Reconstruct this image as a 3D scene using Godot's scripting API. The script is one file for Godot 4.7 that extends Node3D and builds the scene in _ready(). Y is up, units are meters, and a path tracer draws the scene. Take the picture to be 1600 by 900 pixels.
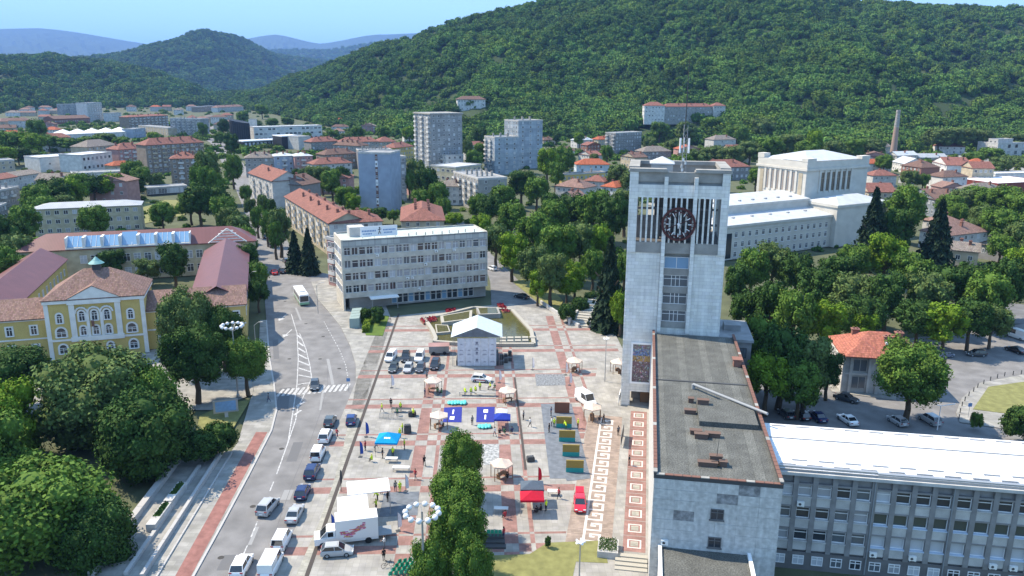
extends Node3D
# A town square seen from a drone: clock tower and town hall, office block, school, theatre, wooded hills.

class Geo:
	var v := PackedVector3Array()
	var n := PackedVector3Array()
	var t := PackedVector2Array()
	var c := PackedColorArray()
	var col := Color.WHITE
	func tri(a: Vector3, b: Vector3, d: Vector3, ua := Vector2.ZERO, ub := Vector2.ZERO, ud := Vector2.ZERO) -> void:
		var nn := (b - a).cross(d - a).normalized()
		v.append(a); v.append(d); v.append(b)
		t.append(ua); t.append(ud); t.append(ub)
		for i in 3:
			n.append(nn); c.append(col)
	func quad(a: Vector3, b: Vector3, d: Vector3, e: Vector3) -> void:
		var nn := (b - a).cross(d - a)
		if nn.length_squared() < 1e-14:
			nn = (d - a).cross(e - a)
		nn = nn.normalized()
		var ux := (b - a).normalized()
		var uy := nn.cross(ux)
		var ta := Vector2.ZERO
		var tb := Vector2((b - a).dot(ux), (b - a).dot(uy))
		var td := Vector2((d - a).dot(ux), (d - a).dot(uy))
		var te := Vector2((e - a).dot(ux), (e - a).dot(uy))
		v.append(a); v.append(d); v.append(b); v.append(a); v.append(e); v.append(d)
		t.append(ta); t.append(td); t.append(tb); t.append(ta); t.append(te); t.append(td)
		for i in 6:
			n.append(nn); c.append(col)
	func box(lo: Vector3, hi: Vector3, bottom := true) -> void:
		var p := [Vector3(lo.x, lo.y, hi.z), Vector3(hi.x, lo.y, hi.z), Vector3(hi.x, lo.y, lo.z), Vector3(lo.x, lo.y, lo.z), Vector3(lo.x, hi.y, hi.z), Vector3(hi.x, hi.y, hi.z), Vector3(hi.x, hi.y, lo.z), Vector3(lo.x, hi.y, lo.z)]
		quad(p[0], p[1], p[5], p[4]); quad(p[1], p[2], p[6], p[5]); quad(p[2], p[3], p[7], p[6]); quad(p[3], p[0], p[4], p[7]); quad(p[4], p[5], p[6], p[7])
		if bottom:
			quad(p[3], p[2], p[1], p[0])
	func cbox(at: Vector3, size: Vector3, turn := 0.0) -> void:
		var s := v.size()
		box(-size / 2, size / 2)
		move(s, Transform3D(Basis(Vector3.UP, turn), at))
	func move(from: int, x: Transform3D) -> void:
		for i in range(from, v.size()):
			v[i] = x * v[i]
			n[i] = (x.basis * n[i]).normalized()
	func tube(a: Vector3, b: Vector3, ra: float, rb: float, seg := 8, caps := true) -> void:
		var d := (b - a).normalized()
		var x := d.cross(Vector3.UP if absf(d.y) < 0.9 else Vector3.RIGHT).normalized()
		var y := d.cross(x)
		for i in seg:
			var p := TAU * i / seg
			var q := TAU * (i + 1) / seg
			var e0 := x * cos(p) + y * sin(p)
			var e1 := x * cos(q) + y * sin(q)
			var s := v.size()
			quad(a + e0 * ra, a + e1 * ra, b + e1 * rb, b + e0 * rb)
			for k in range(s, v.size()):
				n[k] = e0 if k - s in [0, 3, 4] else e1
			if caps:
				tri(b, b + e0 * rb, b + e1 * rb)
				tri(a, a + e1 * ra, a + e0 * ra)
	func lathe(prof: Array, seg := 12, at := Vector3.ZERO) -> void:   # prof: Vector2(radius, y), from the bottom up
		for j in prof.size() - 1:
			var p: Vector2 = prof[j]
			var q: Vector2 = prof[j + 1]
			var nn := Vector2(q.y - p.y, p.x - q.x).normalized()
			for i in seg:
				var a := TAU * i / seg
				var b := TAU * (i + 1) / seg
				var ea := Vector3(cos(a), 0, sin(a))
				var eb := Vector3(cos(b), 0, sin(b))
				var s := v.size()
				quad(at + ea * p.x + Vector3.UP * p.y, at + ea * q.x + Vector3.UP * q.y, at + eb * q.x + Vector3.UP * q.y, at + eb * p.x + Vector3.UP * p.y)
				for k in range(s, v.size()):
					var e := ea if k - s in [0, 2, 3] else eb
					if k - s == 1: e = eb
					if k - s == 5: e = eb
					if k - s == 4: e = eb
					n[k] = Vector3(e.x * nn.x, nn.y, e.z * nn.x)
	func ball(at: Vector3, r: Vector3, seg := 10, rings := 6) -> void:
		for j in rings:
			var a := PI * j / rings - PI / 2
			var b := PI * (j + 1) / rings - PI / 2
			for i in seg:
				var p := TAU * i / seg
				var q := TAU * (i + 1) / seg
				var w := [Vector3(cos(p) * cos(a), sin(a), sin(p) * cos(a)), Vector3(cos(p) * cos(b), sin(b), sin(p) * cos(b)), Vector3(cos(q) * cos(b), sin(b), sin(q) * cos(b)), Vector3(cos(q) * cos(a), sin(a), sin(q) * cos(a))]
				var s := v.size()
				quad(at + w[0] * r, at + w[1] * r, at + w[2] * r, at + w[3] * r)
				var o := [0, 2, 1, 0, 3, 2]
				for k in 6:
					n[s + k] = (w[o[k]] / r).normalized()
	func prism(poly: PackedVector2Array, y0: float, y1: float) -> void:   # poly in (x, z)
		var pl := poly
		if Geometry2D.is_polygon_clockwise(pl):
			pl = pl.duplicate(); pl.reverse()
		var ix := Geometry2D.triangulate_polygon(pl)
		for i in range(0, ix.size(), 3):
			var a := pl[ix[i]]; var b := pl[ix[i + 1]]; var d := pl[ix[i + 2]]
			if (b - a).cross(d - a) > 0:
				var sw := b; b = d; d = sw
			tri(Vector3(a.x, y1, a.y), Vector3(b.x, y1, b.y), Vector3(d.x, y1, d.y), a, b, d)
		if y1 > y0:
			for i in pl.size():
				var p := pl[i]
				var q := pl[(i + 1) % pl.size()]
				quad(Vector3(q.x, y0, q.y), Vector3(p.x, y0, p.y), Vector3(p.x, y1, p.y), Vector3(q.x, y1, q.y))
	func into(m: ArrayMesh = null) -> ArrayMesh:
		if m == null:
			m = ArrayMesh.new()
		var a := []
		a.resize(Mesh.ARRAY_MAX)
		a[Mesh.ARRAY_VERTEX] = v; a[Mesh.ARRAY_NORMAL] = n; a[Mesh.ARRAY_TEX_UV] = t; a[Mesh.ARRAY_COLOR] = c
		m.add_surface_from_arrays(Mesh.PRIMITIVE_TRIANGLES, a)
		return m

var M := {}
var used := {}
var rng := RandomNumberGenerator.new()
var cache := {}

func V(x: float, y: float, z: float) -> Vector3:
	return Vector3(x, y, z)

func P2(x: float, y: float) -> Vector2:
	return Vector2(x, y)

func at(x: float, z: float, y := 0.0) -> Vector3:
	return Vector3(x, y, z)

func pts(a: Array) -> PackedVector2Array:
	var r := PackedVector2Array()
	for i in range(0, a.size(), 2):
		r.append(Vector2(a[i], a[i + 1]))
	return r

func numbered(called: String) -> String:
	if used.has(called):
		used[called] += 1
		return "%s_%03d" % [called, used[called]]
	used[called] = 0
	return called

func thing(called: String, label: String, category: String, at := Vector3.ZERO, turn := 0.0, group := "") -> Node3D:
	var o := Node3D.new()
	o.name = numbered(called)
	add_child(o)
	o.position = at
	o.rotation.y = turn
	tag(o, label, category, group)
	return o

func tag(o: Node, label: String, category: String, group := "") -> void:
	o.set_meta("label", label)
	o.set_meta("category", category)
	if group:
		o.set_meta("group", group)

func part(parent: Node, called: String, mesh: Mesh, m = null, at := Vector3.ZERO, turn := 0.0) -> MeshInstance3D:
	var o := MeshInstance3D.new()
	o.name = called
	o.mesh = mesh
	if m is Material:
		for i in mesh.get_surface_count():
			o.set_surface_override_material(i, m)
	elif m is Array:
		for i in m.size():
			o.set_surface_override_material(i, m[i])
	o.position = at
	o.rotation.y = turn
	parent.add_child(o, true)
	return o

func struct(called: String, mesh: Mesh, m, label := "") -> MeshInstance3D:
	var o := part(self, numbered(called), mesh, m)
	o.set_meta("kind", "structure")
	if label:
		o.set_meta("label", label)
	return o

func copy(o: Node3D, label: String, at: Vector3, turn := 0.0, group := "") -> Node3D:
	var r: Node3D = o.duplicate()
	r.name = numbered(String(o.name).rstrip("0123456789").rstrip("_"))
	add_child(r)
	r.position = at
	r.rotation = Vector3(0, turn, 0)
	r.set_meta("label", label)
	if group:
		r.set_meta("group", group)
	return r

# ---------- materials: real base colours with fine and coarse grain ----------
func noise_tex(seed_: int, freq: float, lo: float, hi: float, oct := 4, size := 512, type := FastNoiseLite.TYPE_SIMPLEX_SMOOTH) -> NoiseTexture2D:
	var f := FastNoiseLite.new()
	f.seed = seed_
	f.noise_type = type
	f.frequency = freq
	f.fractal_octaves = oct
	var r := Gradient.new()
	r.offsets = PackedFloat32Array([0.0, 1.0])
	r.colors = PackedColorArray([Color(lo, lo, lo), Color(hi, hi, hi)])
	var x := NoiseTexture2D.new()
	x.width = size; x.height = size
	x.seamless = true
	x.noise = f
	x.color_ramp = r
	return x

func image_tex(im: Image) -> ImageTexture:
	return ImageTexture.create_from_image(im)

func mat(key: String, lin: Color, rough := 0.9, tex: Texture2D = null, scale := 0.1, world := true) -> StandardMaterial3D:
	var m := StandardMaterial3D.new()
	m.resource_name = key
	m.albedo_color = lin.linear_to_srgb()
	m.roughness = rough
	m.metallic_specular = 0.35
	if tex:
		m.albedo_texture = tex
		m.uv1_scale = Vector3(scale, scale, scale)
		if world:
			m.uv1_triplanar = true
			m.uv1_world_triplanar = true
	M[key] = m
	return m

func grey(a: float) -> Color:
	return Color(a, a, a)

func detail(m: StandardMaterial3D, tex: Texture2D, scale: float) -> void:
	m.detail_enabled = true
	m.detail_blend_mode = BaseMaterial3D.BLEND_MODE_MUL
	m.detail_albedo = tex
	m.detail_uv_layer = BaseMaterial3D.DETAIL_UV_2
	m.uv2_triplanar = true
	m.uv2_world_triplanar = true
	m.uv2_scale = Vector3(scale, scale, scale)

func slab_image(n: int, px: int, joint: int, lo: float, vary: float, seed_: int, offset := false, long := 1) -> Image:   # flat paving joints too fine to pick apart
	var im := Image.create(n * px, n * px, true, Image.FORMAT_RGB8)
	var r := RandomNumberGenerator.new()
	r.seed = seed_
	im.fill(grey(lo))
	for j in n:
		for i in range(0, n, long):
			var k := 1.0 - r.randf() * vary
			var x := i * px + (px * long / 2 if offset and j % 2 else 0)
			for s in [0, -n * px]:
				im.fill_rect(Rect2i(x + s + joint, j * px + joint, px * long - joint, px - joint), Color(k, k, k * (1.0 - 0.02 * r.randf())))
	im.generate_mipmaps()
	return im

func tile_image(seed_: int) -> Image:   # 16 courses of roof tiles: 8 m x 8 m
	var im := Image.create(512, 512, true, Image.FORMAT_RGB8)
	var r := RandomNumberGenerator.new()
	r.seed = seed_
	for j in 16:
		for i in 32:
			var k := 0.78 + 0.22 * r.randf()
			im.fill_rect(Rect2i(i * 16, j * 32, 16, 32), Color(k, k * (0.95 + 0.05 * r.randf()), k * (0.93 + 0.07 * r.randf())))
			im.fill_rect(Rect2i(i * 16, j * 32, 2, 32), grey(k * 0.72))
		im.fill_rect(Rect2i(0, j * 32, 512, 3), grey(0.55))
	im.generate_mipmaps()
	return im

func rib_image() -> Image:   # standing seams of a sheet roof, 16 to a side
	var im := Image.create(256, 256, true, Image.FORMAT_RGB8)
	im.fill(grey(0.95))
	for i in 16:
		im.fill_rect(Rect2i(i * 16, 0, 3, 256), grey(0.7))
		im.fill_rect(Rect2i(i * 16 + 3, 0, 2, 256), grey(1.0))
	im.generate_mipmaps()
	return im

func make_materials() -> void:
	var fine := noise_tex(1, 0.05, 0.84, 1.06, 5)
	var blot := noise_tex(2, 0.012, 0.8, 1.0, 5)
	var soft := noise_tex(3, 0.008, 0.88, 1.0, 3)
	var worn := noise_tex(4, 0.02, 0.5, 1.0, 6)
	M.fine = fine; M.blot = blot; M.soft = soft; M.worn = worn
	var streak := noise_tex(15, 0.02, 0.86, 1.0, 4)
	var slabs := image_tex(slab_image(16, 32, 1, 0.82, 0.08, 5))
	var pavers := image_tex(slab_image(16, 32, 1, 0.8, 0.1, 6, true, 2))
	var tiles := image_tex(tile_image(7))
	var ribs := image_tex(rib_image())
	var m: StandardMaterial3D
	# ground
	m = mat("ground_soil", Color(0.12, 0.135, 0.075), 1.0, blot, 0.02); detail(m, fine, 0.3)
	m = mat("asphalt", Color(0.25, 0.245, 0.245), 0.95, blot, 0.035); detail(m, fine, 0.35)
	m = mat("asphalt_old", Color(0.2, 0.2, 0.205), 0.95, blot, 0.03); detail(m, fine, 0.3)
	m = mat("concrete_walk", Color(0.37, 0.36, 0.34), 0.95, pavers, 0.06); detail(m, blot, 0.05)
	m = mat("plaza_slab", Color(0.385, 0.37, 0.35), 0.9, slabs, 1.0 / 12.8, false); detail(m, blot, 0.04)
	m = mat("plaza_pink", Color(0.33, 0.19, 0.17), 0.9, slabs, 1.0 / 6.4, false); detail(m, blot, 0.06)
	m = mat("setts", Color(0.4, 0.385, 0.34), 0.95, pavers, 0.2); detail(m, blot, 0.08)
	m = mat("sett_rose", Color(0.38, 0.3, 0.255), 0.95, pavers, 0.2); detail(m, blot, 0.08)
	m = mat("key_white", Color(0.62, 0.58, 0.55), 0.9, fine, 0.3)
	m = mat("cycle_red", Color(0.33, 0.16, 0.14), 0.95, blot, 0.1); detail(m, fine, 0.4)
	m = mat("paint_white", Color(0.7, 0.7, 0.7), 0.9, worn, 0.25)
	m = mat("kerb", Color(0.42, 0.41, 0.4), 0.95, fine, 0.3)
	m = mat("drain", Color(0.07, 0.06, 0.055), 0.9, fine, 0.3)
	m = mat("lawn", Color(0.12, 0.19, 0.035), 1.0, blot, 0.06); detail(m, fine, 0.5)
	m = mat("dry_lawn", Color(0.26, 0.26, 0.1), 1.0, blot, 0.09); detail(m, fine, 0.5)
	m = mat("dark_mat", Color(0.17, 0.19, 0.22), 0.85, blot, 0.12)
	# walls
	m = mat("white_stone", Color(0.86, 0.855, 0.83), 0.9, image_tex(slab_image(16, 32, 2, 0.8, 0.09, 8, true, 2)), 0.1); detail(m, streak, 0.1); m.uv2_scale = Vector3(0.07, 0.012, 0.07)
	m = mat("weathered_panel", Color(0.72, 0.715, 0.7), 0.9, blot, 0.2); detail(m, streak, 0.1); m.uv2_scale = Vector3(0.14, 0.02, 0.14)
	m = mat("concrete", Color(0.4, 0.39, 0.365), 0.95, blot, 0.05); detail(m, fine, 0.4)
	m = mat("concrete_pale", Color(0.62, 0.61, 0.59), 0.95, blot, 0.06); detail(m, fine, 0.4)
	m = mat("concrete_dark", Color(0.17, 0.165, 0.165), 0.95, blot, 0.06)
	m = mat("grey_render", Color(0.27, 0.265, 0.265), 0.95, blot, 0.08)
	m = mat("bitumen", Color(0.2, 0.205, 0.19), 0.95, blot, 0.05); detail(m, noise_tex(11, 0.03, 0.6, 1.0, 4), 0.25)
	m = mat("bitumen_grey", Color(0.3, 0.31, 0.32), 0.9, blot, 0.05)
	m = mat("brick_cap", Color(0.19, 0.1, 0.078), 0.9, fine, 0.4)
	m = mat("rust_red", Color(0.09, 0.03, 0.028), 0.7, fine, 0.5)
	m = mat("white_paint", Color(0.78, 0.78, 0.78), 0.6)
	m = mat("off_white", Color(0.7, 0.69, 0.66), 0.85, soft, 0.06)
	m = mat("theatre_white", Color(0.66, 0.63, 0.57), 0.9, soft, 0.05); detail(m, fine, 0.2)
	m = mat("white_sheet", Color(0.84, 0.84, 0.85), 0.5, soft, 0.03); detail(m, fine, 0.1)
	m = mat("grey_sheet", Color(0.46, 0.48, 0.5), 0.5, ribs, 0.09); detail(m, soft, 0.04)
	m = mat("silver_sheet", Color(0.5, 0.52, 0.54), 0.5, soft, 0.05)
	m = mat("yellow_wall", Color(0.62, 0.47, 0.17), 0.9, soft, 0.06); detail(m, fine, 0.2)
	m = mat("cream_wall", Color(0.6, 0.54, 0.38), 0.9, soft, 0.06); detail(m, blot, 0.06)
	m = mat("trim_white", Color(0.72, 0.71, 0.68), 0.8, soft, 0.1)
	m = mat("maroon_sheet", Color(0.2, 0.08, 0.078), 0.42, ribs, 0.16, false); detail(m, soft, 0.05)
	m = mat("tile_pale", Color(0.37, 0.24, 0.2), 0.9, tiles, 0.125, false); detail(m, blot, 0.07)
	m = mat("tile_red", Color(0.37, 0.17, 0.135), 0.9, tiles, 0.125, false); detail(m, blot, 0.06)
	m = mat("tile_bright", Color(0.52, 0.2, 0.14), 0.9, tiles, 0.125, false); detail(m, soft, 0.06)
	m = mat("tile_orange", Color(0.5, 0.15, 0.075), 0.9, tiles, 0.125, false); detail(m, soft, 0.06)
	m = mat("tile_brown", Color(0.25, 0.16, 0.13), 0.9, tiles, 0.125, false); detail(m, blot, 0.06)
	m = mat("tile_grey", Color(0.33, 0.3, 0.27), 0.9, tiles, 0.125, false); detail(m, blot, 0.06)
	m = mat("blue_wall", Color(0.33, 0.38, 0.47), 0.9, soft, 0.04)
	m = mat("panel_wall", Color(0.42, 0.43, 0.45), 0.95, image_tex(slab_image(8, 64, 2, 0.7, 0.2, 12)), 0.045); detail(m, blot, 0.04)
	m = mat("beige_wall", Color(0.5, 0.43, 0.32), 0.9, blot, 0.05)
	m = mat("brown_wall", Color(0.3, 0.245, 0.2), 0.95, blot, 0.05)
	m = mat("pink_wall", Color(0.45, 0.27, 0.25), 0.9, blot, 0.05)
	m = mat("white_wall", Color(0.68, 0.67, 0.65), 0.9, blot, 0.05)
	m = mat("panel_blue", Color(0.45, 0.52, 0.6), 0.95, image_tex(slab_image(8, 64, 2, 0.75, 0.16, 13)), 0.045); detail(m, blot, 0.04)
	m = mat("sky_wall", Color(0.5, 0.58, 0.66), 0.9, soft, 0.05)
	m = mat("slate_wall", Color(0.22, 0.25, 0.28), 0.9, blot, 0.06)
	m = mat("chimney_brick", Color(0.33, 0.24, 0.2), 0.95, fine, 0.2)
	m = mat("chimney_pale", Color(0.5, 0.48, 0.45), 0.95, worn, 0.1)
	m = mat("fascia_red", Color(0.2, 0.05, 0.04), 0.7)
	m = mat("brick", Color(0.26, 0.13, 0.1), 0.95, fine, 0.25)
	m = mat("black_clad", Color(0.025, 0.026, 0.03), 0.5, fine, 0.2)
	m = mat("blue_paint", Color(0.14, 0.25, 0.45), 0.5)
	# windows and metal
	m = mat("glass_dark", Color(0.03, 0.036, 0.045), 0.12); m.metallic_specular = 0.6
	m = mat("glass_mid", Color(0.1, 0.115, 0.13), 0.15); m.metallic_specular = 0.6
	m = mat("glass_pale", Color(0.3, 0.31, 0.33), 0.25); m.metallic_specular = 0.6
	m = mat("glass_blue", Color(0.17, 0.3, 0.45), 0.12); m.metallic_specular = 0.7
	m = mat("glass_green", Color(0.05, 0.065, 0.06), 0.12); m.metallic_specular = 0.6
	m = mat("glass_blind", Color(0.42, 0.44, 0.47), 0.3); m.metallic_specular = 0.5
	m = mat("sill_blue", Color(0.45, 0.52, 0.62), 0.6)
	m = mat("bitumen_mid", Color(0.245, 0.25, 0.23), 0.95, blot, 0.05); detail(m, noise_tex(11, 0.03, 0.6, 1.0, 4), 0.25)
	m = mat("vent_brown", Color(0.15, 0.1, 0.08), 0.95, fine, 0.4)
	m = mat("stained_panel", Color(0.42, 0.42, 0.43), 0.9, worn, 0.1)
	m = mat("manhole", Color(0.09, 0.085, 0.08), 0.8, worn, 1.0)
	m = mat("tar_patch", Color(0.14, 0.14, 0.145), 0.95, fine, 0.5)
	m = mat("tar_pale", Color(0.28, 0.28, 0.28), 0.95, fine, 0.5)
	m = mat("office_stone", Color(0.66, 0.62, 0.54), 0.9, blot, 0.07); detail(m, fine, 0.3)
	m = mat("office_top", Color(0.46, 0.47, 0.46), 0.9, image_tex(slab_image(16, 32, 3, 0.75, 0.25, 14)), 0.04)
	m = mat("roof_mint", Color(0.5, 0.56, 0.53), 0.8, blot, 0.06)
	m = mat("wood_frame", Color(0.4, 0.3, 0.2), 0.8)
	m = mat("lantern_green", Color(0.14, 0.3, 0.3), 0.6)
	m = mat("window_frame", Color(0.68, 0.68, 0.68), 0.6)
	m = mat("frame_dark", Color(0.05, 0.05, 0.05), 0.6)
	m = mat("steel", Color(0.36, 0.37, 0.38), 0.45); m.metallic = 0.5
	m = mat("steel_dark", Color(0.06, 0.062, 0.065), 0.6)
	m = mat("galvanised", Color(0.24, 0.255, 0.27), 0.6)
	m = mat("ac_white", Color(0.7, 0.7, 0.68), 0.6)
	m = mat("wood", Color(0.22, 0.13, 0.075), 0.85, fine, 0.4)
	m = mat("rubber", Color(0.02, 0.02, 0.02), 0.9)
	m = mat("water_green", Color(0.1, 0.095, 0.035), 0.12, blot, 0.1)
	m = mat("stage_cloth", Color(0.52, 0.6, 0.68), 0.6, soft, 0.2)
	m = mat("sheet_pale", Color(0.52, 0.53, 0.53), 0.7, worn, 0.15)
	m = mat("foil_grey", Color(0.32, 0.33, 0.34), 0.5, worn, 0.2)
	m = mat("banner_white", Color(0.6, 0.62, 0.68), 0.7, soft, 0.2)
	m = mat("print_grey", Color(0.16, 0.17, 0.22), 0.7)
	m = mat("panel_ochre", Color(0.3, 0.22, 0.06), 0.8, fine, 0.4)
	m = mat("panel_teal", Color(0.03, 0.3, 0.3), 0.7, fine, 0.4)
	m = mat("panel_brown", Color(0.2, 0.09, 0.06), 0.8, fine, 0.4)
	m = mat("mat_blue", Color(0.025, 0.035, 0.25), 0.8, soft, 0.3)
	m = mat("teal_cloth", Color(0.1, 0.5, 0.46), 0.6)
	m = mat("kerb_pale", Color(0.38, 0.36, 0.31), 0.9, fine, 0.3)
	m = mat("shelter_glass", Color(0.26, 0.33, 0.31), 0.3)
	m = mat("seat_green", Color(0.02, 0.26, 0.16), 0.5)
	m = mat("screen_blue", Color(0.2, 0.36, 0.6), 0.3, soft, 0.3)
	m = mat("red_flowers", Color(0.36, 0.02, 0.04), 0.9, worn, 0.4)

# ---------- windows ----------
func window_mesh(w: float, h: float, style: String) -> ArrayMesh:
	var key := "%.2f_%.2f_%s" % [w, h, style]
	if cache.has(key):
		return cache[key]
	var f := 0.09
	var g := Geo.new()
	var dp := 0.09
	g.box(Vector3(-w / 2, 0, 0), Vector3(-w / 2 + f, h, dp)); g.box(Vector3(w / 2 - f, 0, 0), Vector3(w / 2, h, dp))
	g.box(Vector3(-w / 2 + f, 0, 0), Vector3(w / 2 - f, f, dp)); g.box(Vector3(-w / 2 + f, h - f, 0), Vector3(w / 2 - f, h, dp))
	if style.contains("v"):
		g.box(Vector3(-f / 2, f, 0), Vector3(f / 2, h - f, dp * 0.9))
	if style.contains("3"):
		for s in [-1, 1]:
			g.box(Vector3(s * w / 6 - f / 2, f, 0), Vector3(s * w / 6 + f / 2, h - f, dp * 0.9))
	if style.contains("t"):
		g.box(Vector3(-w / 2 + f, h * 0.68 - f / 2, 0), Vector3(w / 2 - f, h * 0.68 + f / 2, dp * 0.8))
	if style.contains("s"):
		g.box(Vector3(-w / 2 - 0.1, -0.1, 0), Vector3(w / 2 + 0.1, -0.005, dp + 0.12))
	if style.contains("a"):   # round arch over the window
		var prev := Vector3(w / 2, h, 0)
		for i in 9:
			var a := PI * i / 8
			var p := Vector3(cos(a) * w / 2, h + sin(a) * w / 2, 0)
			if i:
				var q0 := Vector3(0, h, 0) + (prev - Vector3(0, h, 0)) * (1 - 2 * f / w)
				var q1 := Vector3(0, h, 0) + (p - Vector3(0, h, 0)) * (1 - 2 * f / w)
				var z := Vector3(0, 0, dp)
				g.quad(prev + z, p + z, q1 + z, q0 + z)
				g.quad(prev, p, p + z, prev + z)
				g.quad(q1, q0, q0 + z, q1 + z)
			prev = p
	var m := g.into()
	var gl := Geo.new()
	gl.quad(Vector3(-w / 2 + f, f, 0.025), Vector3(w / 2 - f, f, 0.025), Vector3(w / 2 - f, h - f, 0.025), Vector3(-w / 2 + f, h - f, 0.025))
	if style.contains("a"):
		for i in 8:
			var a := PI * i / 8
			var b := PI * (i + 1) / 8
			gl.tri(Vector3(0, h, 0.025), Vector3(cos(a) * w / 2, h + sin(a) * w / 2, 0.025), Vector3(cos(b) * w / 2, h + sin(b) * w / 2, 0.025))
	gl.into(m)
	cache[key] = m
	return m

func pane_mat() -> Material:
	var r := rng.randf()
	return M.glass_dark if r < 0.42 else (M.glass_mid if r < 0.68 else (M.glass_pale if r < 0.87 else M.glass_blind))

func window(parent: Node, at: Vector3, turn: float, w: float, h: float, style := "v", frame = null, pane = null) -> MeshInstance3D:
	return part(parent, "window", window_mesh(w, h, style), [frame if frame else M.window_frame, pane if pane else pane_mat()], at, turn)

func window_row(parent: Node, a: Vector3, b: Vector3, turn: float, count: int, w: float, h: float, style := "v", frame = null, pane = null) -> void:
	for i in count:
		window(parent, a.lerp(b, (i + 0.5) / count), turn, w, h, style, frame, pane)

# ---------- roofs ----------
func hip_geo(w: float, d: float, y: float, rh: float, over: float, gable := "") -> Geo:   # local: x 0..w, z -d..0
	var g := Geo.new()
	var x0 := -over; var x1 := w + over; var z0 := -d - over; var z1 := over
	var a := Vector3(x0, y, z1); var b := Vector3(x1, y, z1); var c := Vector3(x1, y, z0); var e := Vector3(x0, y, z0)
	var top := y + rh
	if gable == "x":
		var r0 := Vector3(x0, top, -d / 2); var r1 := Vector3(x1, top, -d / 2)
		g.quad(a, b, r1, r0); g.quad(c, e, r0, r1)
	elif gable == "z":
		var r0 := Vector3(w / 2, top, z1); var r1 := Vector3(w / 2, top, z0)
		g.quad(b, c, r1, r0); g.quad(e, a, r0, r1)
	elif x1 - x0 >= z1 - z0:
		var k := (z1 - z0) / 2
		var r0 := Vector3(x0 + k, top, -d / 2); var r1 := Vector3(x1 - k, top, -d / 2)
		g.quad(a, b, r1, r0); g.quad(c, e, r0, r1); g.quad(b, c, r1, r1); g.quad(e, a, r0, r0)
	else:
		var k := (x1 - x0) / 2
		var r0 := Vector3(w / 2, top, z1 - k); var r1 := Vector3(w / 2, top, z0 + k)
		g.quad(b, c, r1, r0); g.quad(e, a, r0, r1); g.quad(a, b, r0, r0); g.quad(c, e, r1, r1)
	g.box(Vector3(x0 + 0.05, y - 0.22, z0 + 0.05), Vector3(x1 - 0.05, y - 0.01, z1 - 0.05))
	return g

func chimney_mesh() -> ArrayMesh:
	if not cache.has("chimney"):
		var g := Geo.new()
		g.box(Vector3(-0.45, -1.2, -0.4), Vector3(0.45, 1.1, 0.4))
		g.box(Vector3(-0.58, 1.1, -0.53), Vector3(0.58, 1.3, 0.53))
		for x in [-0.22, 0.22]:
			g.box(Vector3(x - 0.12, 1.3, -0.12), Vector3(x + 0.12, 1.6, 0.12))
		cache.chimney = g.into()
	return cache.chimney

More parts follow.
